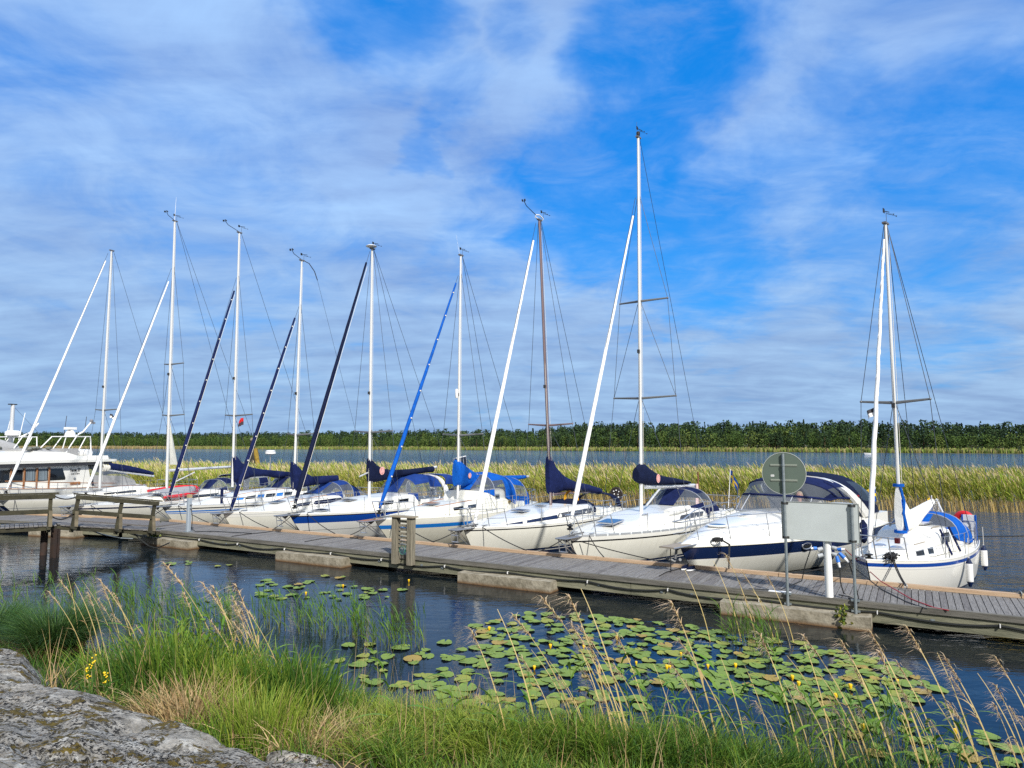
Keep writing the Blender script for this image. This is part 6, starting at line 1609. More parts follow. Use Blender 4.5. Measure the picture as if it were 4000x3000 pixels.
def rock_mat():
    m = bpy.data.materials.new("lichen granite"); m.use_nodes = True
    N_, L_ = nodes_of(m); b = N_["Principled BSDF"]; b.inputs["Roughness"].default_value = .9; b.inputs["Specular IOR Level"].default_value = .25
    tc = N_.new("ShaderNodeTexCoord")
    def nz(sc, det=6, ro=.65, dist=0.0, off=(0, 0, 0)):
        mp = N_.new("ShaderNodeMapping"); mp.inputs["Location"].default_value = off; L_.new(tc.outputs["Object"], mp.inputs["Vector"])
        n = N_.new("ShaderNodeTexNoise"); n.inputs["Scale"].default_value = sc; n.inputs["Detail"].default_value = det; n.inputs["Roughness"].default_value = ro; n.inputs["Distortion"].default_value = dist
        L_.new(mp.outputs[0], n.inputs["Vector"]); return n.outputs["Fac"]
    def ramp(f, stops):
        r = N_.new("ShaderNodeValToRGB"); e = r.color_ramp.elements
        for k, (p, c) in enumerate(stops):
            x = e[k] if k < 2 else e.new(p); x.position = p; x.color = (*c, 1)
        L_.new(f, r.inputs["Fac"]); return r.outputs["Color"]
    def mix(f, a, c):
        n = N_.new("ShaderNodeMixRGB"); L_.new(f, n.inputs[0]); L_.new(a, n.inputs[1])
        if isinstance(c, tuple): n.inputs[2].default_value = (*c, 1)
        else: L_.new(c, n.inputs[2])
        return n.outputs[0]
    def thr(f, a, c):
        n = N_.new("ShaderNodeMapRange"); n.interpolation_type = 'SMOOTHSTEP'; L_.new(f, n.inputs[0]); n.inputs[1].default_value = a; n.inputs[2].default_value = c; return n.outputs[0]
    def mul(a, c):
        n = N_.new("ShaderNodeMath"); n.operation = 'MULTIPLY'; L_.new(a, n.inputs[0]); L_.new(c, n.inputs[1]); return n.outputs[0]
    base = ramp(nz(7, 8, .7), [(.30, (.14, .13, .11)), (.70, (.48, .45, .39)), (.5, (.30, .28, .245))])
    pale = mix(thr(nz(3.5, 8, .72, .6, (7, 1, 3)), .53, .60), base, (.50, .48, .43))
    blk = mix(mul(thr(nz(24, 7, .75, .5), .49, .55), thr(nz(1.1, 4, .6, .5, (3, 5, 2)), .38, .47)), pale, (.012, .011, .010))
    brn = mix(mul(thr(nz(17, 5, .7, .5, (9, 2, 1)), .56, .62), thr(nz(2.2, 3, .6, .3, (1, 8, 5)), .5, .58)), blk, (.12, .075, .03))
    mosscol = ramp(nz(22, 6, .7), [(.3, (.04, .03, .006)), (.7, (.19, .135, .022))])
    mk = mul(thr(nz(2.6, 7, .70, .9, (2, 2, 9)), .54, .58), thr(nz(9, 5, .7, .4, (4, 4, 4)), .36, .50))
    col = mix(mk, brn, mosscol)
    L_.new(col, b.inputs["Base Color"])
    h = N_.new("ShaderNodeMath"); h.operation = 'ADD'; L_.new(nz(14, 8, .72), h.inputs[0]); L_.new(mk, h.inputs[1])
    h2 = h
    bp = N_.new("ShaderNodeBump"); bp.inputs["Strength"].default_value = .9; bp.inputs["Distance"].default_value = .03; L_.new(h2.outputs[0], bp.inputs["Height"]); L_.new(bp.outputs[0], b.inputs["Normal"])
    return m
ROCKM = rock_mat()
ROCK_TOP = []
def rock(label, crest, front=6.0, back=1.6, slope=.13, seed=0, cols=130, rows=90):
    """a smooth glacier-worn hump: crest = [(px, py, distance)] where its back falls away to the shore"""
    px = [c[0] for c in crest]
    b = MB(); rings = []
    for x in np.linspace(px[0], px[-1], cols):
        py = float(np.interp(x, px, [c[1] for c in crest])); Yc = float(np.interp(x, px, [c[2] for c in crest]))
        C = AtY(x, py, Yc); rho = C.x / C.y; ring = []
        edge = min(1, (x - px[0]) / 120 if px[0] > -300 else 1, (px[-1] - x) / 200)
        for t in np.concatenate([np.linspace(-back, 0, rows // 3), np.linspace(.03, front, rows - rows // 3)]):
            Y = Yc - t
            if Y < .8: Y = .8
            z = C.z + slope * t if t > 0 else C.z - .30 * (-t) - .75 * t * t
            X = rho * Y
            nzv = .10 * noise.fractal(Vector((X * .8 + seed, Y * .8, 0)), 1, 2, 4) + .035 * noise.fractal(Vector((X * 3.5, Y * 3.5, seed)), .8, 2, 4)
            crack = -.05 * max(0, 1 - abs(noise.noise(Vector((X * .55 + 5 + seed, Y * .9, 2)))) * 14)
            ring.append((X, Y, z + (nzv * min(1, .35 + abs(t) * .8)) + crack - (1 - edge) * .5))
        rings.append(ring)
    b.loft(rings)
    o0 = Vector((-3, 5, 0)); b.shift(-o0)
    o = b.build("rock", ROCKM, loc=o0, sharp=180); tag(o, label, "rock")
    return o
rock("broad grey lichen-spotted rock hump with mossy patches in the bottom left corner", [(-700, 2560, 9.2), (-200, 2600, 8.6), (0, 2634, 8.3), (180, 2675, 8.0), (316, 2711, 7.7), (430, 2743, 7.5), (520, 2777, 7.3), (678, 2808, 7.1), (814, 2858, 6.9), (927, 2920, 6.6), (1040, 2985, 6.4), (1180, 3060, 6.2), (1400, 3200, 5.8)])
rock("smaller grey rock ledge just behind the big lichen rock at the left edge", [(-500, 2470, 10.6), (-100, 2515, 10.1), (0, 2530, 10.0), (60, 2545, 9.9), (120, 2565, 9.8), (190, 2590, 9.6), (240, 2625, 9.4), (290, 2690, 9.2)], front=3.0, back=.8, slope=.06, seed=4, cols=60, rows=50)
rock("low pale rock end poking out of the grass right of the big lichen rock", [(930, 2950, 6.9), (1040, 2930, 6.9), (1120, 2936, 6.8), (1250, 2958, 6.7), (1380, 2990, 6.6), (1500, 3050, 6.4)], front=2.0, back=.7, slope=.10, seed=9, cols=50, rows=50)

# ------------------------------------------------------------------ grass on the bank
def scatter(n, x0, x1, f0, f1):
    """random points on the bank, f = metres inland from the waterline"""
    X = rng.uniform(x0, x1, n); d = rng.uniform(f0, f1, n); Y = shore(X) - d
    return X, Y, d
def rock_clear(X, Y):
    """keep only what grows beyond the rocks' crest line"""
    px = np.array([-700, 0, 316, 520, 814, 1040, 1180, 1400, 1500]); d = np.array([9.3, 8.5, 7.8, 7.4, 7.0, 6.9, 6.7, 6.5, 6.2])
    rho = X / np.maximum(Y, .1); x = 2000 + rho * 2700 * .96
    lim = np.interp(x, px, d); lim = np.where(x > 1480, 0, lim + .05)
    ledge = (x < 260) & (Y < 10.0)
    return (Y > lim) & ~ledge
def bank():
    g = Plants()
    def put(n, x0, x1, f0, f1, h, w, cols0, cols1, lean=(.1, .6), segs=4, yaw=None, wts=None, hpow=1.0, curl=1.0, clump=0.0, droop=0.0):
        X, Y, d = scatter(n, x0, x1, f0, f1)
        k = rock_clear(X, Y); 
        if clump > 0:
            dens = np.array([noise.noise(Vector((x * 1.1, y * 1.1, n * .01))) for x, y in zip(X, Y)]); k &= dens > (clump - .5)
        X, Y = X[k], Y[k]; m = len(X)
        z = np.maximum(soil(X, Y), -.12) - .02
        H = rng.uniform(h[0], h[1], m) * np.array([.55 + 1.0 * max(0, .5 + 1.1 * noise.noise(Vector((x * 1.6, y * 1.6, 4.4)))) for x, y in zip(X, Y)])
        yw = rng.uniform(0, 2 * math.pi, m) if yaw is None else rng.normal(yaw, .9, m)
        g.blades(np.stack([X, Y, z], 1), H, yw, rng.uniform(lean[0], lean[1], m), rng.uniform(w[0], w[1], m), vary(m, cols0, wts), vary(m, cols1, wts), segs, curl, droop=droop)
    LIT = [(.16, .24, .022), (.11, .20, .018), (.21, .27, .035), (.075, .155, .016)]
    # dense turf of fine grass
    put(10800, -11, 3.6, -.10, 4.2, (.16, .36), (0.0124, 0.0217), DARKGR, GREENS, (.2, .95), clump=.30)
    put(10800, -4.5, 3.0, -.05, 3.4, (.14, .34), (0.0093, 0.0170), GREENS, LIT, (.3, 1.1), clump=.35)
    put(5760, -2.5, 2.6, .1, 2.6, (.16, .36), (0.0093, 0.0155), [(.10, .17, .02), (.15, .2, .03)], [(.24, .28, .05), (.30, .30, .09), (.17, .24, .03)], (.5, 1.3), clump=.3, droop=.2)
    # the uneven tall clumps: (px, py of the foot, stems, spread, height, blade width, foot colours, tip colours, lean)
    YEL_ = [(.24, .30, .035), (.18, .27, .028), (.30, .33, .06)]
    for px, py, n, sp, h, w, c0, c1, ln in (
        (560, 2740, 520, .38, .95, (0.0155, 0.0279), DARKGR, GREENS, (.1, .6)), (700, 2760, 420, .35, 1.10, (0.0186, 0.0341), DARKGR, LIT, (.05, .45)), (850, 2790, 560, .42, 1.0, (0.0155, 0.0279), GREENS, LIT, (.1, .55)),
        (960, 2830, 700, .40, .85, (0.0109, 0.0186), LIT, YEL_, (.05, .35)), (1080, 2820, 620, .40, .95, (0.0186, 0.0341), DARKGR, GREENS, (.05, .45)), (1190, 2850, 520, .36, .98, (0.0217, 0.0372), DARKGR, GREENS, (.05, .4)),
        (1020, 2940, 800, .42, .80, (0.0093, 0.0170), LIT, YEL_, (.1, .5)), (760, 2860, 420, .35, .75, (0.0109, 0.0186), TANS, TANS, (.2, .8)), (1290, 2830, 420, .35, .62, (0.0124, 0.0217), GREENS, LIT, (.2, .7)),
        (1420, 2850, 900, .50, .52, (0.0093, 0.0155), GREENS, YEL_, (.3, 1.0)), (1600, 2880, 1100, .52, .55, (0.0093, 0.0155), LIT, YEL_, (.3, 1.0)), (1790, 2900, 1000, .50, .62, (0.0093, 0.0155), GREENS, YEL_, (.3, 1.0)),
        (1900, 2960, 900, .45, .58, (0.0093, 0.0155), LIT, YEL_, (.3, 1.0)), (2080, 2950, 900, .45, .60, (0.0093, 0.0170), GREENS, LIT, (.2, .9)), (2250, 2970, 900, .45, .62, (0.0093, 0.0170), DARKGR, LIT, (.2, .9)), (1500, 2960, 800, .45, .50, (0.0093, 0.0155), LIT, YEL_, (.4, 1.1)),
        (2420, 2990, 700, .42, .62, (0.0109, 0.0186), GREENS, LIT, (.2, .9)), (2620, 3010, 600, .40, .60, (0.0109, 0.0186), DARKGR, GREENS, (.2, .9)), (2800, 3020, 420, .40, .60, (0.0109, 0.0186), DARKGR, LIT, (.2, .9)), (3200, 3030, 300, .45, .5, (.007, .012), DARKGR, LIT, (.2, .9)), (3420, 3040, 260, .45, .5, (.007, .012), DARKGR, GREENS, (.2, .9)), (3000, 3040, 360, .40, .55, (0.0109, 0.0186), DARKGR, GREENS, (.2, .9)),
        (420, 2690, 420, .35, .70, (0.0124, 0.0217), GREENS, LIT, (.2, .7)), (1180, 2960, 420, .40, .55, (0.0109, 0.0186), TANS, TANS, (.4, 1.2)), (1330, 2930, 420, .35, .50, (0.0109, 0.0186), TANS, [(.3, .28, .08)], (.4, 1.2)), (640, 2830, 380, .30, .55, (0.0109, 0.0202), TANS, TANS, (.4, 1.2)),
        (900, 2720, 200, .30, 1.05, (0.0248, 0.0434), DARKGR, LIT, (.1, .5)), (620, 2700, 160, .25, 1.1, (0.0248, 0.0465), DARKGR, LIT, (.1, .6)), (1130, 2760, 160, .25, 1.0, (0.0279, 0.0465), DARKGR, GREENS, (.05, .45))):
        P = G(px, py, .25); 
        for _ in range(2): P = G(px, py, max(0.0, float(soil(np.array(P.x), np.array(P.y)))))
        n = int(n * .72); X = P.x + rng.normal(0, sp * .5, n); Y = P.y + rng.normal(0, sp * .5, n); z = np.maximum(soil(X, Y), -.12) - .02
        a0 = np.arctan2(Y - P.y, X - P.x) + rng.normal(0, .8, n)
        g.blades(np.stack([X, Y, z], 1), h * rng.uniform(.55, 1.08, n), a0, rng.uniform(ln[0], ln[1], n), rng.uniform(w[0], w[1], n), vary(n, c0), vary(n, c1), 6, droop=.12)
    # dead straw through it
    put(1872, -7, 1.2, .2, 4.0, (.2, .42), (0.0109, 0.0202), TANS, TANS, (.5, 1.4), 5, clump=.45, droop=.25)
    put(648, -6, 2, -.1, 3.0, (.4, .75), (0.0078, 0.0124), TANS, TANS, (.05, .4), 5, clump=.35)
    # ragged right-hand fringe
    put(2160, 1.8, 9.5, -.5, 1.6, (.25, .65), (0.0093, 0.0186), DARKGR, GREENS, (.2, .9), clump=.45)
    o = g.build("grass"); tag(o, kind="stuff")
bank()

def tussock(label, px, py, z, n, rad, h, seed):
    P = G(px, py, z); g = Plants()
    a = rng.uniform(0, 2 * math.pi, n); r = rad * .28 * np.sqrt(rng.uniform(0, 1, n))
    base = np.stack([P.x + r * np.cos(a), P.y + r * np.sin(a), np.full(n, P.z - .08)], 1)
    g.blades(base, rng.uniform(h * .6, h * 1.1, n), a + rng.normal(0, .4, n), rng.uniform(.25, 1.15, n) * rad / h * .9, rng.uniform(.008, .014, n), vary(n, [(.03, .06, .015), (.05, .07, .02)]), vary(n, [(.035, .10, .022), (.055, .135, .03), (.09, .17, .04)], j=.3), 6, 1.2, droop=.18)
    m = n // 8; a = rng.uniform(0, 2 * math.pi, m); r = rad * .3 * np.sqrt(rng.uniform(0, 1, m))
    base = np.stack([P.x + r * np.cos(a), P.y + r * np.sin(a), np.full(m, P.z - .08)], 1)
    g.blades(base, rng.uniform(h * .3, h * .7, m), a, rng.uniform(.7, 1.6, m), rng.uniform(.005, .009, m), vary(m, [(.16, .11, .05), (.25, .17, .08)]), vary(m, TANS), 6, 1.2, droop=.3)
    o = g.build("sedge_tussock", loc=P); tag(o, label, "sedge tussock", "sedge tussocks by the rock ledge")
tussock("dense dark green sedge tussock between the rock ledge and the dry plumed reeds", 215, 2545, .32, 3200, 1.15, 1.05, 1)
tussock("dense dark green sedge tussock cut by the left edge above the rock ledge", -40, 2510, .30, 2600, 1.0, .95, 2)

def young_reeds():
    g = Plants()
    spots = []
    def add(poly, n):
        px = rng.uniform(min(p[0] for p in poly), max(p[0] for p in poly), n * 4); py = rng.uniform(min(p[1] for p in poly), max(p[1] for p in poly), n * 4)
        k = pip(px, py, poly)
        for x, y in list(zip(px[k], py[k]))[:n]: spots.append(tuple(G(x, y, 0)))
    add([(-20, 2340), (300, 2340), (560, 2340), (620, 2420), (300, 2440), (-20, 2430)], 90)
    add([(430, 2350), (900, 2390), (960, 2460), (520, 2480)], 130)
    add([(620, 2420), (1000, 2450), (1010, 2500), (650, 2540)], 60)
    add([(1010, 2395), (1420, 2420), (1430, 2500), (1230, 2500), (1010, 2470)], 130)
    add([(1380, 2480), (1660, 2490), (1650, 2545), (1430, 2540)], 60)
    add([(2830, 2470), (3060, 2500), (3050, 2545), (2850, 2520)], 46)
    add([(2950, 2545), (3000, 2545), (3000, 2580), (2960, 2580)], 10)
    add([(3050, 2890), (3500, 2840), (3560, 2930), (3100, 2990)], 60)
    B = np.array(spots); B = np.concatenate([B + rng.normal(0, .05, B.shape) * [1, 1, 0] for _ in range(1)])
    n = len(B); H = rng.uniform(.28, .58, n); ln = rng.uniform(.02, .25, n); yw = rng.normal(math.pi, .9, n)
    cs = vary(n, [(.30, .24, .08), (.22, .22, .05), (.14, .19, .03)])
    P = g.blades(B - [0, 0, .1], H + .1, yw, ln, rng.uniform(.006, .010, n), cs, vary(n, GREENS), 4, roll=0.0)
    for q in range(4):
        f = .35 + .18 * q; i = min(4, int(round(f * 4)))
        b = P[:, i, :]; m = len(b)
        g.blades(b, rng.uniform(.18, .36, m), rng.normal(math.pi, 1.2, m), rng.uniform(.25, 1.0, m), rng.uniform(.010, .018, m), vary(m, GREENS), vary(m, [(.08, .19, .025), (.13, .24, .03), (.06, .15, .02)]), 4, 1.0, mid=True)
    # sparse dark rush stems
    k = rng.choice(n, 70); b = B[k] + rng.normal(0, .25, (70, 3)) * [1, 1, 0]
    g.blades(b - [0, 0, .1], rng.uniform(.5, 1.0, 70), rng.uniform(0, 6.28, 70), rng.uniform(0, .15, 70), .008, vary(70, [(.02, .05, .015)]), vary(70, [(.03, .07, .02)]), 4, roll=0.0)
    o = g.build("young_reeds"); tag(o, kind="stuff")
young_reeds()

# ------------------------------------------------------------------ tall dry reed stalks with plumes, each one a thing
def stalk_proto(k):
    H = 1.0; rr = random.Random(k)
    g = Plants(); n = 1
    lean = rr.uniform(.26, .50)
    P = g.blades(np.array([[0, 0, -.05]]), 1.05, np.array([math.pi + rr.uniform(-.35, .35)]), np.array([lean]), .0125, np.array([(.50, .37, .13)]), np.array([(.70, .55, .26)]), 12, curl=.9, tipw=.30, roll=0.0)
    g.blades(np.array([[0, 0, -.05]]), 1.05, np.array([math.pi + 0]), np.array([lean]), .007, np.array([(.30, .20, .08)]), np.array([(.5, .37, .2)]), 12, curl=.9, tipw=.30, roll=1.4) if False else None
    st = P[0]
    root_mesh = g
    pl = Plants()
    tip = st[-1]; d = st[-1] - st[-3]; d /= np.linalg.norm(d)
    m = 70 if k % 4 else 0
    if m:
        f = rng.uniform(0, 1, m); b = st[-3] + (st[-1] - st[-3]) * (f[:, None] * 1.0)
        pl.blades(b, rng.uniform(.03, .085, m), np.full(m, math.pi) + rng.normal(0, .8, m), rng.uniform(.8, 2.2, m), rng.uniform(.004, .009, m), vary(m, [(.50, .38, .22), (.44, .31, .19)]), vary(m, [(.62, .50, .34), (.54, .41, .27)]), 3, 1.0, droop=.6)
    lf = Plants(); q = rr.randint(1, 3)
    idx = np.array([rr.choice((4, 5, 6, 7, 8)) for _ in range(q)])
    lf.blades(st[idx], rng.uniform(.08, .16, q), math.pi + rng.normal(0, 1.0, q), rng.uniform(.8, 2.0, q), rng.uniform(.006, .012, q), vary(q, TANS), vary(q, TANS), 4, 1.0, droop=.3, mid=True)
    return root_mesh, pl, lf
PROTO = []
for k in range(9):
    a, p_, l_ = stalk_proto(k)
    ro = thing("reed_stalk", "", "reed", (0, 0, -50)); 
    so_ = a.build("stalk", parent=ro)
    if p_.n: p_.build("plume", parent=ro)
    l_.build("foliage", parent=ro)
    PROTO.append([ro, False, bool(p_.n)])
def stalk(px, py, z, h, k, yaw, grp, label):
    pr = PROTO[k % len(PROTO)]
    if not pr[1]: o = pr[0]; pr[1] = True
    else: o = copy_tree(pr[0])
    P = G(px, py, z)
    o.location = P; o.scale = (h * .95, h * .95, h); o.rotation_euler = (0, 0, yaw)
    tag(o, label, "reed", grp)
rs = random.Random(21)
L_R = "dry tan reed stalk leaning over the lily pads near the right edge"
L_C = "dry tan reed stalk in the dense middle clump before the lily pads"
L_L = "dry tan reed stalk standing among green blades beside the dark sedge tussock"
L_F = "thin dry reed stalk growing against the jetty float below the signpost"
# (head px, head py) measured; the foot is worked out from the height
heads_R = [(2640, 2560), (2930, 2480), (3040, 2660), (3140, 2560), (3200, 2480), (3330, 2760), (3510, 2680), (3640, 2800), (3700, 2560), (3760, 2660), (3860, 2760), (3920, 2600), (3970, 2880), (2820, 2700), (2890, 2800), (2590, 2375), (2700, 2490), (2880, 2600), (3300, 2530), (3420, 2500), (3400, 2565), (3570, 2490), (3620, 2560), (3060, 2500), (3120, 2640), (3260, 2740), (3560, 2760), (3690, 2700), (3830, 2600), (3880, 2690), (3960, 2650), (3990, 2780), (3480, 2860),
           (2960, 2720), (3180, 2860), (3740, 2800), (3650, 2660), (3900, 2860), (3350, 2640), (2760, 2560), (2660, 2660), (3010, 2830), (3780, 2900), (3520, 2610), (3460, 2700), (3940, 2740), (3230, 2600)]
heads_C = [(1825, 2465), (1925, 2405), (2085, 2385), (2190, 2350), (2210, 2320), (2240, 2340), (2265, 2440), (2330, 2430), (2390, 2480), (2120, 2520), (2180, 2560), (2300, 2530), (2420, 2560), (2060, 2560), (1900, 2700), (2230, 2500), (2280, 2620), (2360, 2600), (2450, 2640), (2520, 2590), (2350, 2700), (2200, 2640)]
heads_L = [(820, 2300), (835, 2360), (890, 2350), (955, 2370), (985, 2440), (250, 2300), (390, 2300), (445, 2330), (700, 2330), (860, 2420), (915, 2440), (215, 2258), (285, 2262), (300, 2275), (365, 2262), (460, 2250), (740, 2190), (865, 2260), (905, 2290), (1000, 2350), (330, 2330), (415, 2340), (500, 2380), (930, 2380), (560, 2440), (960, 2420)]
def place(heads, Yb, hh, grp, label):
    for k, (hx, hy) in enumerate(heads):
        Y = Yb(hx) + rs.uniform(-.35, .35); H_ = AtY(hx, hy, Y)
        zb_ = max(-.12, float(soil(np.array(H_.x + .5), np.array(Y)))); h = max(.5, (H_.z - zb_) / .93)
        q = rs.randrange(9); foot = Vector((H_.x + .36 * h * .95, Y, zb_)); dlt = foot - Vector((0, 0, CAMH))
        pr = PROTO[q]
        if not pr[1]: o = pr[0]; pr[1] = True
        else: o = copy_tree(pr[0])
        o.location = foot; o.scale = (h * .95, h * .95, h); o.rotation_euler = (0, 0, rs.uniform(-.25, .25)); tag(o, label, "reed", grp)
place(heads_R, lambda x: 7.9 + (3000 - x) * .0004, 1.6, "dry reed stalks at the right of the shore", L_R)
place(heads_C, lambda x: 8.0, 1.6, "dry reed stalks in the middle clump", L_C)
place(heads_L, lambda x: 11.2 - (x - 200) * .0022, 1.5, "dry reed stalks beside the sedge tussock", L_L)
place([(2670, 2240), (2780, 2210), (2830, 2180), (2920, 2235), (2965, 2300), (3000, 2260), (3040, 2420), (2900, 2330)], lambda x: 13.1, 1.2, "thin reed stalks against the jetty float", L_F)

def green_leafy():
    """broad green reed shoots in the foreground"""
    sp = [(2550, 2900, .9), (2660, 2860, .8), (2960, 2880, .9), (3080, 2930, 1.0), (3220, 2920, .8), (3400, 2940, .8), (3180, 3020, 1.0), (3540, 2990, .8), (3700, 3010, .8), (3030, 2570, .5), (3380, 2880, .6), (2330, 2880, 1.1), (2480, 2960, 1.2), (2600, 2990, 1.0), (2700, 2920, .9), (2840, 3000, 1.1), (2980, 2960, 1.0), (3130, 3010, 1.1), (3300, 2990, .8), (3620, 3000, .9), (2250, 2980, 1.1), (2750, 3010, 1.2), (2890, 2900, .8), (2080, 2960, .8), (3480, 3030, .9), (3800, 3030, .9), (1310, 2660, .75), (1490, 2640, .8), (1560, 3030, 1.0), (1800, 3040, .9), (1960, 3060, .9), (1180, 2900, .6), (3750, 2930, .7), (1080, 2780, .9), (1150, 2800, .9), (1210, 2780, .8), (900, 2760, 1.0), (980, 2720, .8), (560, 2680, .9), (480, 2660, .8), (720, 2720, 1.0), (700, 2640, 1.0), (760, 2600, .9), (640, 2700, .9), (850, 2680, .9)]
    for k, (px, py, h) in enumerate(sp):
        P = G(px, py, .1); P.z = max(-.05, float(soil(np.array(P.x), np.array(P.y)))) - .03
        g = Plants()
        yw = math.pi + rng.normal(0, .8)
        st = g.blades(np.array([tuple(P)]), np.array([h]), np.array([yw]), np.array([rng.uniform(.1, .35)]), .010, np.array([(.16, .20, .05)]), np.array([(.10, .20, .03)]), 10, roll=0.0)[0]
        n = 8; i = np.linspace(2, 9, n).astype(int)
        g.blades(st[i], rng.uniform(.22, .40, n) * h, np.where(np.arange(n) % 2, yw + .5, yw + 2.4) + rng.normal(0, .4, n), rng.uniform(.8, 1.7, n), rng.uniform(.028, .046, n), vary(n, [(.09, .20, .025), (.12, .23, .03)]), vary(n, [(.13, .25, .03), (.20, .30, .05)]), 6, 1.0, mid=True, droop=.25)
        o = g.build("reed_shoot", loc=P); tag(o, "leafy bright green reed shoot growing in the foreground fringe" if px > 2000 else "leafy bright green reed shoot among the bank grass", "reed", "green reed shoots right of the grass bank" if px > 2000 else "green reed shoots in the bank grass")
green_leafy()

def flowers():
    for px, py, z, h, lb in ((355, 2700, .75, .55, "yellow flower spike beside the mossy rock edge, tallest and topmost"), (340, 2730, .72, .45, "yellow flower spike beside the mossy rock edge, lower neighbour of the tallest"), (410, 2740, .70, .42, "yellow flower spike standing apart, deeper in the grass beside the mossy rock")):
        P = AtY(px, py, 8.15); P.z = float(soil(np.array(P.x), np.array(P.y)))
        top = AtY(px, {355: 2560, 340: 2595, 410: 2615}[px], 8.15); hh = top.z - P.z
        ro = thing("yellow_flower", lb, "flower", P, 0, "yellow flower spikes by the rock")
        k = MB(); k.tube([(0, 0, 0), (.02, 0, hh * .5), (0, 0, hh)], .005, 5); k.build("stem", mat("flower stem", (.06, .13, .02), .6), ro)
        k = MB()
        for q in range(14): k.ball((random.uniform(-.025, .025), random.uniform(-.025, .025), hh - random.uniform(0, .15)), random.uniform(.008, .013), 5)
        k.build("blossom", mat("yellow blossom", (.75, .50, .01), .6), ro)
        g = Plants(); n = 14; f = rng.uniform(.1, .8, n)
        g.blades(np.stack([np.zeros(n), np.zeros(n), f * hh], 1), rng.uniform(.06, .12, n), rng.uniform(0, 6.28, n), rng.uniform(.8, 1.6, n), .02, vary(n, GREENS), vary(n, GREENS), 3, mid=True); g.build("foliage", parent=ro)
    # small leafy bush on the bank and weeds on the floats
    def weed(label, P, n, r, h, cols):
        g = Plants(); c = np.array(tuple(P)) + rng.normal(0, 1, (n, 3)) * [r, r, h * .35] + [0, 0, h * .5]
        a = rng.normal(0, 1, (n, 3)); a /= np.linalg.norm(a, axis=1)[:, None]; b = np.cross(a, rng.normal(0, 1, (n, 3))); b /= np.linalg.norm(b, axis=1)[:, None]
        s = rng.uniform(.018, .036, (n, 1)); g.quads(c, a * s, b * s * .7, vary(n, cols))
        m = 10; g.blades(np.repeat(np.array([tuple(P)]), m, 0), rng.uniform(h * .5, h, m), rng.uniform(0, 6.28, m), rng.uniform(.1, .6, m), .005, vary(m, GREENS), vary(m, GREENS), 3)
        o = g.build("leafy_weed", loc=P); tag(o, label, "plant")
    weed("leafy weed with yellow-green leaves growing at the jetty joint", PU(-24.2, NEAR - .1, .15), 170, .13, .42, [(.14, .20, .02), (.20, .24, .03), (.07, .14, .02)])
    weed("small creeping weed on the concrete float under the blank sign", PU(-1.35, NEAR - .3, .10), 120, .06, .28, [(.12, .16, .02), (.07, .12, .02), (.25, .24, .04)])
    weed("small bush with round bright leaves on the bank behind the broad grass blades", Vector((-4.35, 9.9, .30)), 260, .18, .85, [(.10, .20, .02), (.14, .25, .03), (.06, .14, .015)])
flowers()

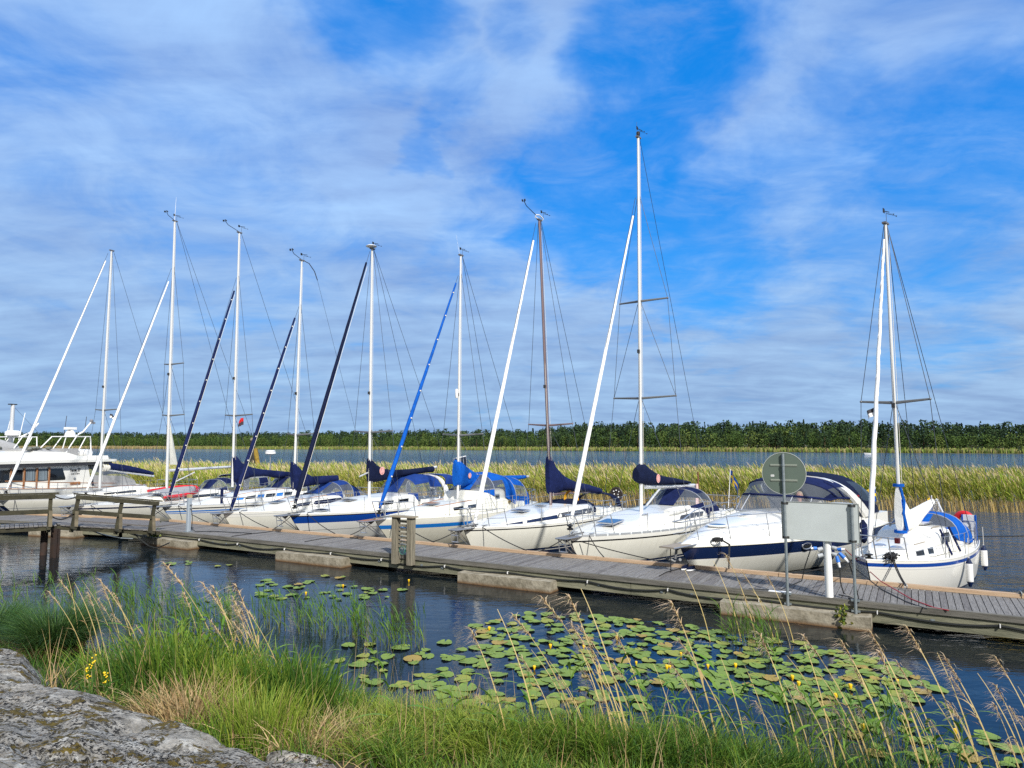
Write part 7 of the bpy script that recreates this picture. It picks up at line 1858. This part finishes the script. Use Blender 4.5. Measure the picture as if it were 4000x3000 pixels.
# ------------------------------------------------------------------ water lilies
def lilies():
    pm = [mat("lily pad green", (.125, .20, .036), .6, spec=.25, col2=(.20, .27, .065), vs=9, bump=.2, bs=30), mat("lily pad olive", (.19, .23, .04), .6, spec=.2, col2=(.27, .28, .07), vs=9, bump=.2, bs=30), mat("lily pad yellowing", (.27, .20, .05), .6, spec=.2, col2=(.33, .24, .08), vs=8, bump=.2, bs=30)]
    meshes = []
    for k in range(10):
        b = MB(); n = 26; rr = random.Random(k); el = rr.uniform(.80, .95); notch = .16
        prof = [.12, .5, .85, 1.0]
        rings = []
        for f in prof:
            ring = []
            for j in range(n + 1):
                a = notch * (1.0) + (2 * math.pi - 2 * notch) * j / n
                r = f * (1 + .03 * math.sin(3 * a + k)) * (1 if 0 < j < n else .93)
                ring.append((r * math.cos(a) + .12 * (1 - f), r * el * math.sin(a), .008 + .02 * f * f * math.sin(2 * a + k) * .5 + (.012 if f == 1 else 0) * (rr.random())))
            rings.append(ring)
        b.loft(rings); i = b.add([(.12, 0, .006)]); 
        for j in range(n): b.face((i, j, j + 1), 0, True)
        b.v = [(x, y, z + .004) for x, y, z in b.v]
        o = b.build("lily_pad", pm[0 if k < 7 else (1 if k < 9 else 2)]); meshes.append(o.data); bpy.data.objects.remove(o)
    dens = [([(1850, 2430), (2050, 2390), (2500, 2420), (3000, 2490), (3420, 2570), (3680, 2680), (3560, 2760), (3150, 2760), (2800, 2700), (2350, 2660), (2050, 2640), (1900, 2540)], 350, "green lily pad in the dense raft floating between jetty and shore", "lily pads in the dense raft"),
            ([(1350, 2520), (1950, 2500), (2150, 2620), (2350, 2720), (2000, 2800), (1500, 2690), (1250, 2610)], 88, "lily pad floating loosely beside the grass bank", "loose lily pads beside the grass bank"),
            ([(950, 2270), (1230, 2240), (1560, 2285), (1620, 2330), (1450, 2350), (1000, 2340)], 38, "lily pad floating in front of the jetty float, farther from the shore", "lily pads in front of the jetty float"),
            ([(2050, 2680), (2250, 2660), (2550, 2740), (2450, 2860), (2150, 2810)], 14, "lily pad floating among the middle reed stalks", "lily pads among the middle reed stalks"),
            ([(3180, 2790), (3480, 2770), (4000, 2900), (4000, 3000), (3450, 2960)], 22, "lily pad floating among the reed stalks in the right corner", "lily pads in the right corner"),
            ([(610, 2190), (960, 2195), (960, 2225), (600, 2215)], 9, "small lily pad on the dark water near the steel piles", "lily pads near the gangway")]
    ALLP = []
    for poly, n, label, grp in dens:
        pts = []; tries = 0
        xs = [p[0] for p in poly]; ys = [p[1] for p in poly]
        while len(pts) < n and tries < 6000:
            tries += 1
            x, y = rs.uniform(min(xs), max(xs)), rs.uniform(min(ys), max(ys))
            if not pip(np.array([x]), np.array([y]), poly)[0]: continue
            if rs.random() > (G(0, min(ys)).y / 1) / G(0, y).y * 1.0 and False: continue
            P = G(x, y, 0); r = rs.choice((rs.uniform(.07, .11), rs.uniform(.11, .16), rs.uniform(.12, .185))) if n != 9 else rs.uniform(.08, .12)
            if any((P - q).length < (r + s) * .60 for q, s in pts): continue
            pts.append((P, r))
        for P, r in pts: ALLP.append((P, r, n, label, grp))
    ALLP.sort(key=lambda t: t[0].length)
    rest = MB()
    for idx, (P, r, n, label, grp) in enumerate(ALLP):
            q = rs.random(); k = rs.randrange(7) if q < .74 else (rs.choice((7, 8)) if q < .93 else 9)
            if idx >= 290:
                a0 = rs.uniform(0, 6.28); i0 = len(rest.v); zz = rs.uniform(.004, .012)
                for v in meshes[k].vertices: rest.v.append((P.x + r * (v.co.x * math.cos(a0) - v.co.y * math.sin(a0)), P.y + r * (v.co.x * math.sin(a0) + v.co.y * math.cos(a0)), zz + v.co.z * .8))
                for f in meshes[k].polygons: rest.face([i0 + w for w in f.vertices], 0 if k < 7 else (1 if k < 9 else 2), True)
                continue
            o = bpy.data.objects.new("lily_pad", meshes[k]); COL.objects.link(o)
            o.location = (P.x, P.y, rs.uniform(.001, .006)); o.scale = (r, r, .8); o.rotation_euler = (rs.uniform(-.05, .05), rs.uniform(-.05, .05), rs.uniform(0, 6.28))
            tag(o, ("yellowing " + label.replace("green ", "")) if k == 9 else label, "lily pad", grp + (", yellowing ones" if k == 9 else ""))
    if rest.v: tag(rest.build('far_lily_pads', pm), kind='stuff')
    b = MB(); b.lathe([(.012, -.06), (.030, -.01), (.036, .02), (.030, .035), (.012, .03)], (0, 0, .06), 10); b.tube([(0, 0, -.05), (0, 0, .0)], .006, 5, 1)
    fm = b.build("water_lily", [mat("yellow lily petals", (.80, .50, .01), .45), mat("lily stem", (.05, .1, .02), .6)]).data; bpy.data.objects.remove(bpy.data.objects["water_lily"])
    for k, (px, py) in enumerate(((2410, 2495), (2485, 2590), (2605, 2610), (2617, 2608), (2765, 2605), (2873, 2603), (3095, 2650), (3120, 2675), (3265, 2722), (3322, 2685), (3505, 2660), (3372, 2845), (2660, 2555), (2087, 2610), (2150, 2527), (1911, 2459), (2280, 2528), (3733, 2860), (1597, 2270), (1195, 2320), (1340, 2290))):
        o = bpy.data.objects.new("water_lily", fm); COL.objects.link(o); o.location = G(px, py, .03) - Vector((0, 0, .03)); s = rs.uniform(.6, .9); o.scale = (s, s, s)
        tag(o, "single yellow water-lily flower standing just above the pads", "flower", "yellow water-lily flowers")
lilies()

# ------------------------------------------------------------------ reed belt behind the boats
def reed_belt():
    g = Plants()
    # front edge from measured waterline points
    fx = [-75, -46, -13.6, 7.6, 27.1, 60]; fy = [60, 54, 46.5, 41.7, 37.1, 31]
    n = 21000
    X = rng.uniform(-64, 46, n); back = rng.uniform(0, 1, n) ** 2.0 * 16
    Y = np.interp(X, fx, fy) + back + np.array([.7 * noise.noise(Vector((x * .35, 0, 0))) for x in X])
    H = 2.12 + np.array([.32 * noise.noise(Vector((x * .22, y * .3, 3))) + .2 * noise.noise(Vector((x * .9, y, 6))) for x, y in zip(X, Y)]) + rng.normal(0, .14, n)
    H = H * np.where(back < .5, rng.uniform(.75, 1.0, n), 1)
    B = np.stack([X, Y, np.full(n, -.1)], 1)
    gcol = np.array([noise.noise(Vector((x * .13, y * .25, 9))) for x, y in zip(X, Y)])[:, None]       # greener and drier stands
    yw = math.pi + rng.normal(0, .45, n); ln = rng.uniform(.16, .42, n)
    stem = vary(n, [(.80, .57, .22), (.72, .48, .17), (.62, .44, .16)])
    top = vary(n, [(.34, .33, .10), (.25, .29, .06), (.40, .36, .14)]) 
    P = g.blades(B, H, yw, ln, rng.uniform(.014, .024, n), stem, top, 5, tipw=.35)
    for q in range(6):
        i = np.clip(rng.integers(2, 5, n), 0, 5); b = P[np.arange(n), i]
        green = vary(n, [(.22, .30, .028), (.32, .37, .045), (.14, .23, .02), (.46, .42, .11)]) * (1 - gcol * .5) + np.maximum(0, gcol) * np.array([.24, .15, .04])
        g.blades(b, rng.uniform(.30, .62, n), math.pi + rng.normal(0, .7, n), rng.uniform(.25, .9, n), rng.uniform(.022, .042, n), green, green * 1.15, 3, 1.0, mid=True)
    k = rng.uniform(0, 1, n) < .55; m = int(k.sum()); b = P[k, 4] * .5 + P[k, 5] * .5
    g.blades(b, rng.uniform(.25, .42, m), math.pi + rng.normal(0, .5, m), rng.uniform(.2, .8, m), rng.uniform(.03, .055, m), vary(m, [(.50, .38, .22), (.60, .48, .29)]), vary(m, [(.62, .50, .32), (.54, .42, .27)]), 3, mid=True)
    o = g.build("reeds"); tag(o, kind="stuff")
reed_belt()

# ------------------------------------------------------------------ far shore: ground, reed fringe, forest
FS = [(-900, 830), (-450, 607), (-250, 520), (-50, 440), (92, 335), (187, 262), (330, 190), (520, 120)]
def far_pt(s):          # s = share along the shoreline
    d = [0]
    for a, b in zip(FS[:-1], FS[1:]): d.append(d[-1] + math.hypot(b[0] - a[0], b[1] - a[1]))
    s *= d[-1]
    return float(np.interp(s, d, [p[0] for p in FS])), float(np.interp(s, d, [p[1] for p in FS]))
INL = Vector((.42, .91, 0))
def far_land():
    b = MB(); rings = []
    for s in np.linspace(0, 1, 90):
        x, y = far_pt(s); w = 2.5 * noise.noise(Vector((x * .02, y * .02, 0)))
        rings.append([(x + INL.x * (t + w), y + INL.y * (t + w), z) for t, z in ((-3, -.4), (0, .12), (12, .5), (30, .9), (70, 2.2), (200, 4), (900, 12))])
    b.loft(rings); o = b.build("far_shore", mat("far shore ground", (.05, .055, .02), .95, col2=(.10, .10, .04), vs=.08)); tag(o, kind="structure")
    g = Plants(); n = 26000
    s = rng.uniform(0, 1, n); XY = np.array([far_pt(q) for q in s]); t = rng.uniform(-1, 1, n) ** 2 * 26
    tanz = np.clip((-.42 - XY[:, 0] / XY[:, 1]) * 9, 0, 1)[:, None]
    X = XY[:, 0] + INL.x * t; Y = XY[:, 1] + INL.y * t
    z0 = np.interp(t, [0, 12, 30], [.1, .5, .9])
    col = vary(n, [(.19, .24, .05), (.15, .20, .04), (.25, .26, .08), (.30, .26, .11)], j=.15) * (1 - tanz) + vary(n, [(.42, .32, .17), (.36, .27, .14), (.20, .20, .07)], j=.12) * tanz
    g.blades(np.stack([X, Y, z0], 1), rng.uniform(.9, 1.8, n), rng.uniform(0, 6.28, n), rng.uniform(0, .3, n), rng.uniform(.5, 1.1, n), col, col * 1.05, 2, tipw=.5)
    o = g.build("far_reeds"); tag(o, kind="stuff")
far_land()
def forest():
    g = Plants()
    def crown(P, h, r, kind, col):
        if kind == 'pine': n = 170; f = rng.beta(1.5, 1.2, n); zz = .18 + .82 * f; rad = r * np.sqrt(np.clip(1 - ((zz - .55) / .5) ** 2, .05, 1)) * rng.uniform(.2, 1, n)
        elif kind == 'spruce': n = 140; zz = rng.uniform(.08, 1, n) ; rad = r * .8 * (1.02 - zz) * rng.uniform(.4, 1, n)
        else: n = 200; zz = .06 + .88 * rng.beta(1.4, 1.3, n); rad = r * 1.25 * np.sqrt(np.clip(1 - ((zz - .5) / .56) ** 2, .05, 1)) * np.sqrt(rng.uniform(.1, 1, n))
        a = rng.uniform(0, 2 * math.pi, n)
        c = np.stack([P[0] + rad * np.cos(a), P[1] + rad * np.sin(a), P[2] + zz * h], 1)
        u = rng.normal(0, 1, (n, 3)); u /= np.linalg.norm(u, axis=1)[:, None]; v = np.cross(u, rng.normal(0, 1, (n, 3))); v /= np.linalg.norm(v, axis=1)[:, None]
        sz = rng.uniform(.20, .48, (n, 1)) * (h / 12) * (1.0 if kind != 'spruce' else .8)
        cc = np.array(col)[None, :] * rng.uniform(.78, 1.22, (n, 1))
        g.quads(c, u * sz, v * sz * .75, cc)
        if kind == 'pine':
            t = np.array([[P[0], P[1], P[2]]]); g.blades(t, np.array([h * .8]), np.array([0.]), np.array([.01]), .30, np.array([(.10, .065, .045)]), np.array([(.17, .085, .05)]), 2, roll=0.0)
    top = lambda X, Y: float(np.interp(2000 + 2700 * X / Y * .99, [-300, 400, 800, 1650, 1720, 2100, 2130, 2300, 2440, 2700, 3000, 3500, 4000, 4400], [1688, 1690, 1692, 1682, 1680, 1680, 1668, 1656, 1654, 1652, 1648, 1650, 1654, 1652]))
    for row, (t0, t1, nn) in enumerate(((26, 40, 1150), (42, 62, 1250), (64, 92, 1500))):
        for q in range(nn):
            s = rng.uniform(.20, .88); x, y = far_pt(s); t = rng.uniform(t0, t1) * (1.0 if s < .75 else .8)
            X, Y = x + INL.x * t, y + INL.y * t; z0 = float(np.interp(t, [0, 12, 30, 70, 200], [.1, .5, .9, 2.2, 4]))
            if abs(X / Y) > .95: continue
            full = CAMH + (1735 - top(X, Y)) / 2700 * Y * 1.01 - z0
            left = X / Y < -.1
            if row == 0: kind = rng.choice(['dec', 'dec', 'spruce', 'pine'] if not left else ['dec', 'dec', 'dec', 'spruce']); h = full * rng.uniform(.42, .72)
            elif row == 1: kind = rng.choice(['pine', 'dec', 'spruce', 'pine'] if not left else ['pine', 'dec', 'dec', 'spruce']); h = full * rng.uniform(.68, .92)
            else: kind = rng.choice(['pine', 'spruce', 'spruce', 'pine']); h = full * float(np.clip(rng.normal(.91, .075), .74, 1.10) + (.10 if rng.uniform() < .05 else 0))
            base = {'pine': (.033, .060, .025), 'spruce': (.021, .043, .022), 'dec': (.058, .100, .023)}[kind]
            if kind == 'dec' and rng.uniform() < .25: base = (.09, .125, .03)
            crown((X, Y, z0), h, h * rng.uniform(.21, .32), kind, base)
    o = g.build("forest", mat_forest()); tag(o, kind="stuff")
def mat_forest():
    m = bpy.data.materials.new("forest foliage"); m.use_nodes = True
    N_, L_ = nodes_of(m); b = N_["Principled BSDF"]; a = N_.new("ShaderNodeAttribute"); a.attribute_name = "Col"
    b.inputs["Roughness"].default_value = .8; b.inputs["Specular IOR Level"].default_value = .15
    L_.new(a.outputs["Color"], b.inputs["Base Color"]); return m
forest()

# ------------------------------------------------------------------ far things
dp = AtY(985, 1790, 58); ro = thing("mooring_dolphin", "old leaning pile cluster with yellowed timber standing beyond the reeds", "piles", (dp.x, dp.y, 0))
k = MB(); k.tube([(0, 0, -1), (0, 0, 3.95)], .22, 12); k.build("pile", mat("tarred pile", (.03, .028, .022), .9, var=.4, vs=3), ro)
k = MB(); k.tube([(1.0, .2, -1), (.22, 0, 3.3)], .20, 12); k.build("raking_pile", mat("lichen yellow pile", (.30, .20, .03), .9, var=.4, vs=3), ro)
k = MB(); k.lathe([(.24, 0), (.24, .06), (.16, .22)], (0, 0, 3.96), 12); k.build("cap", POSTW, ro)
P = G(3375, 1776, 0); ro = thing("rowing_boat", "tiny white open boat drawn up at the far reed fringe", "boat", P, R(10))
fnb = hull_fn(4.2, 1.6, .7, .5, .5, .5, .7, .1)
build_hull(ro, fnb, [(.8, 0)], [WHITE], n=12); k = MB(); k.box(1.4, 1.7, -.6, .6, .3, .36); k.build("thwart", TEAK, ro)
for pr in PROTO:
    if not pr[1]:
        for ch in list(pr[0].children): bpy.data.objects.remove(ch)
        bpy.data.objects.remove(pr[0])
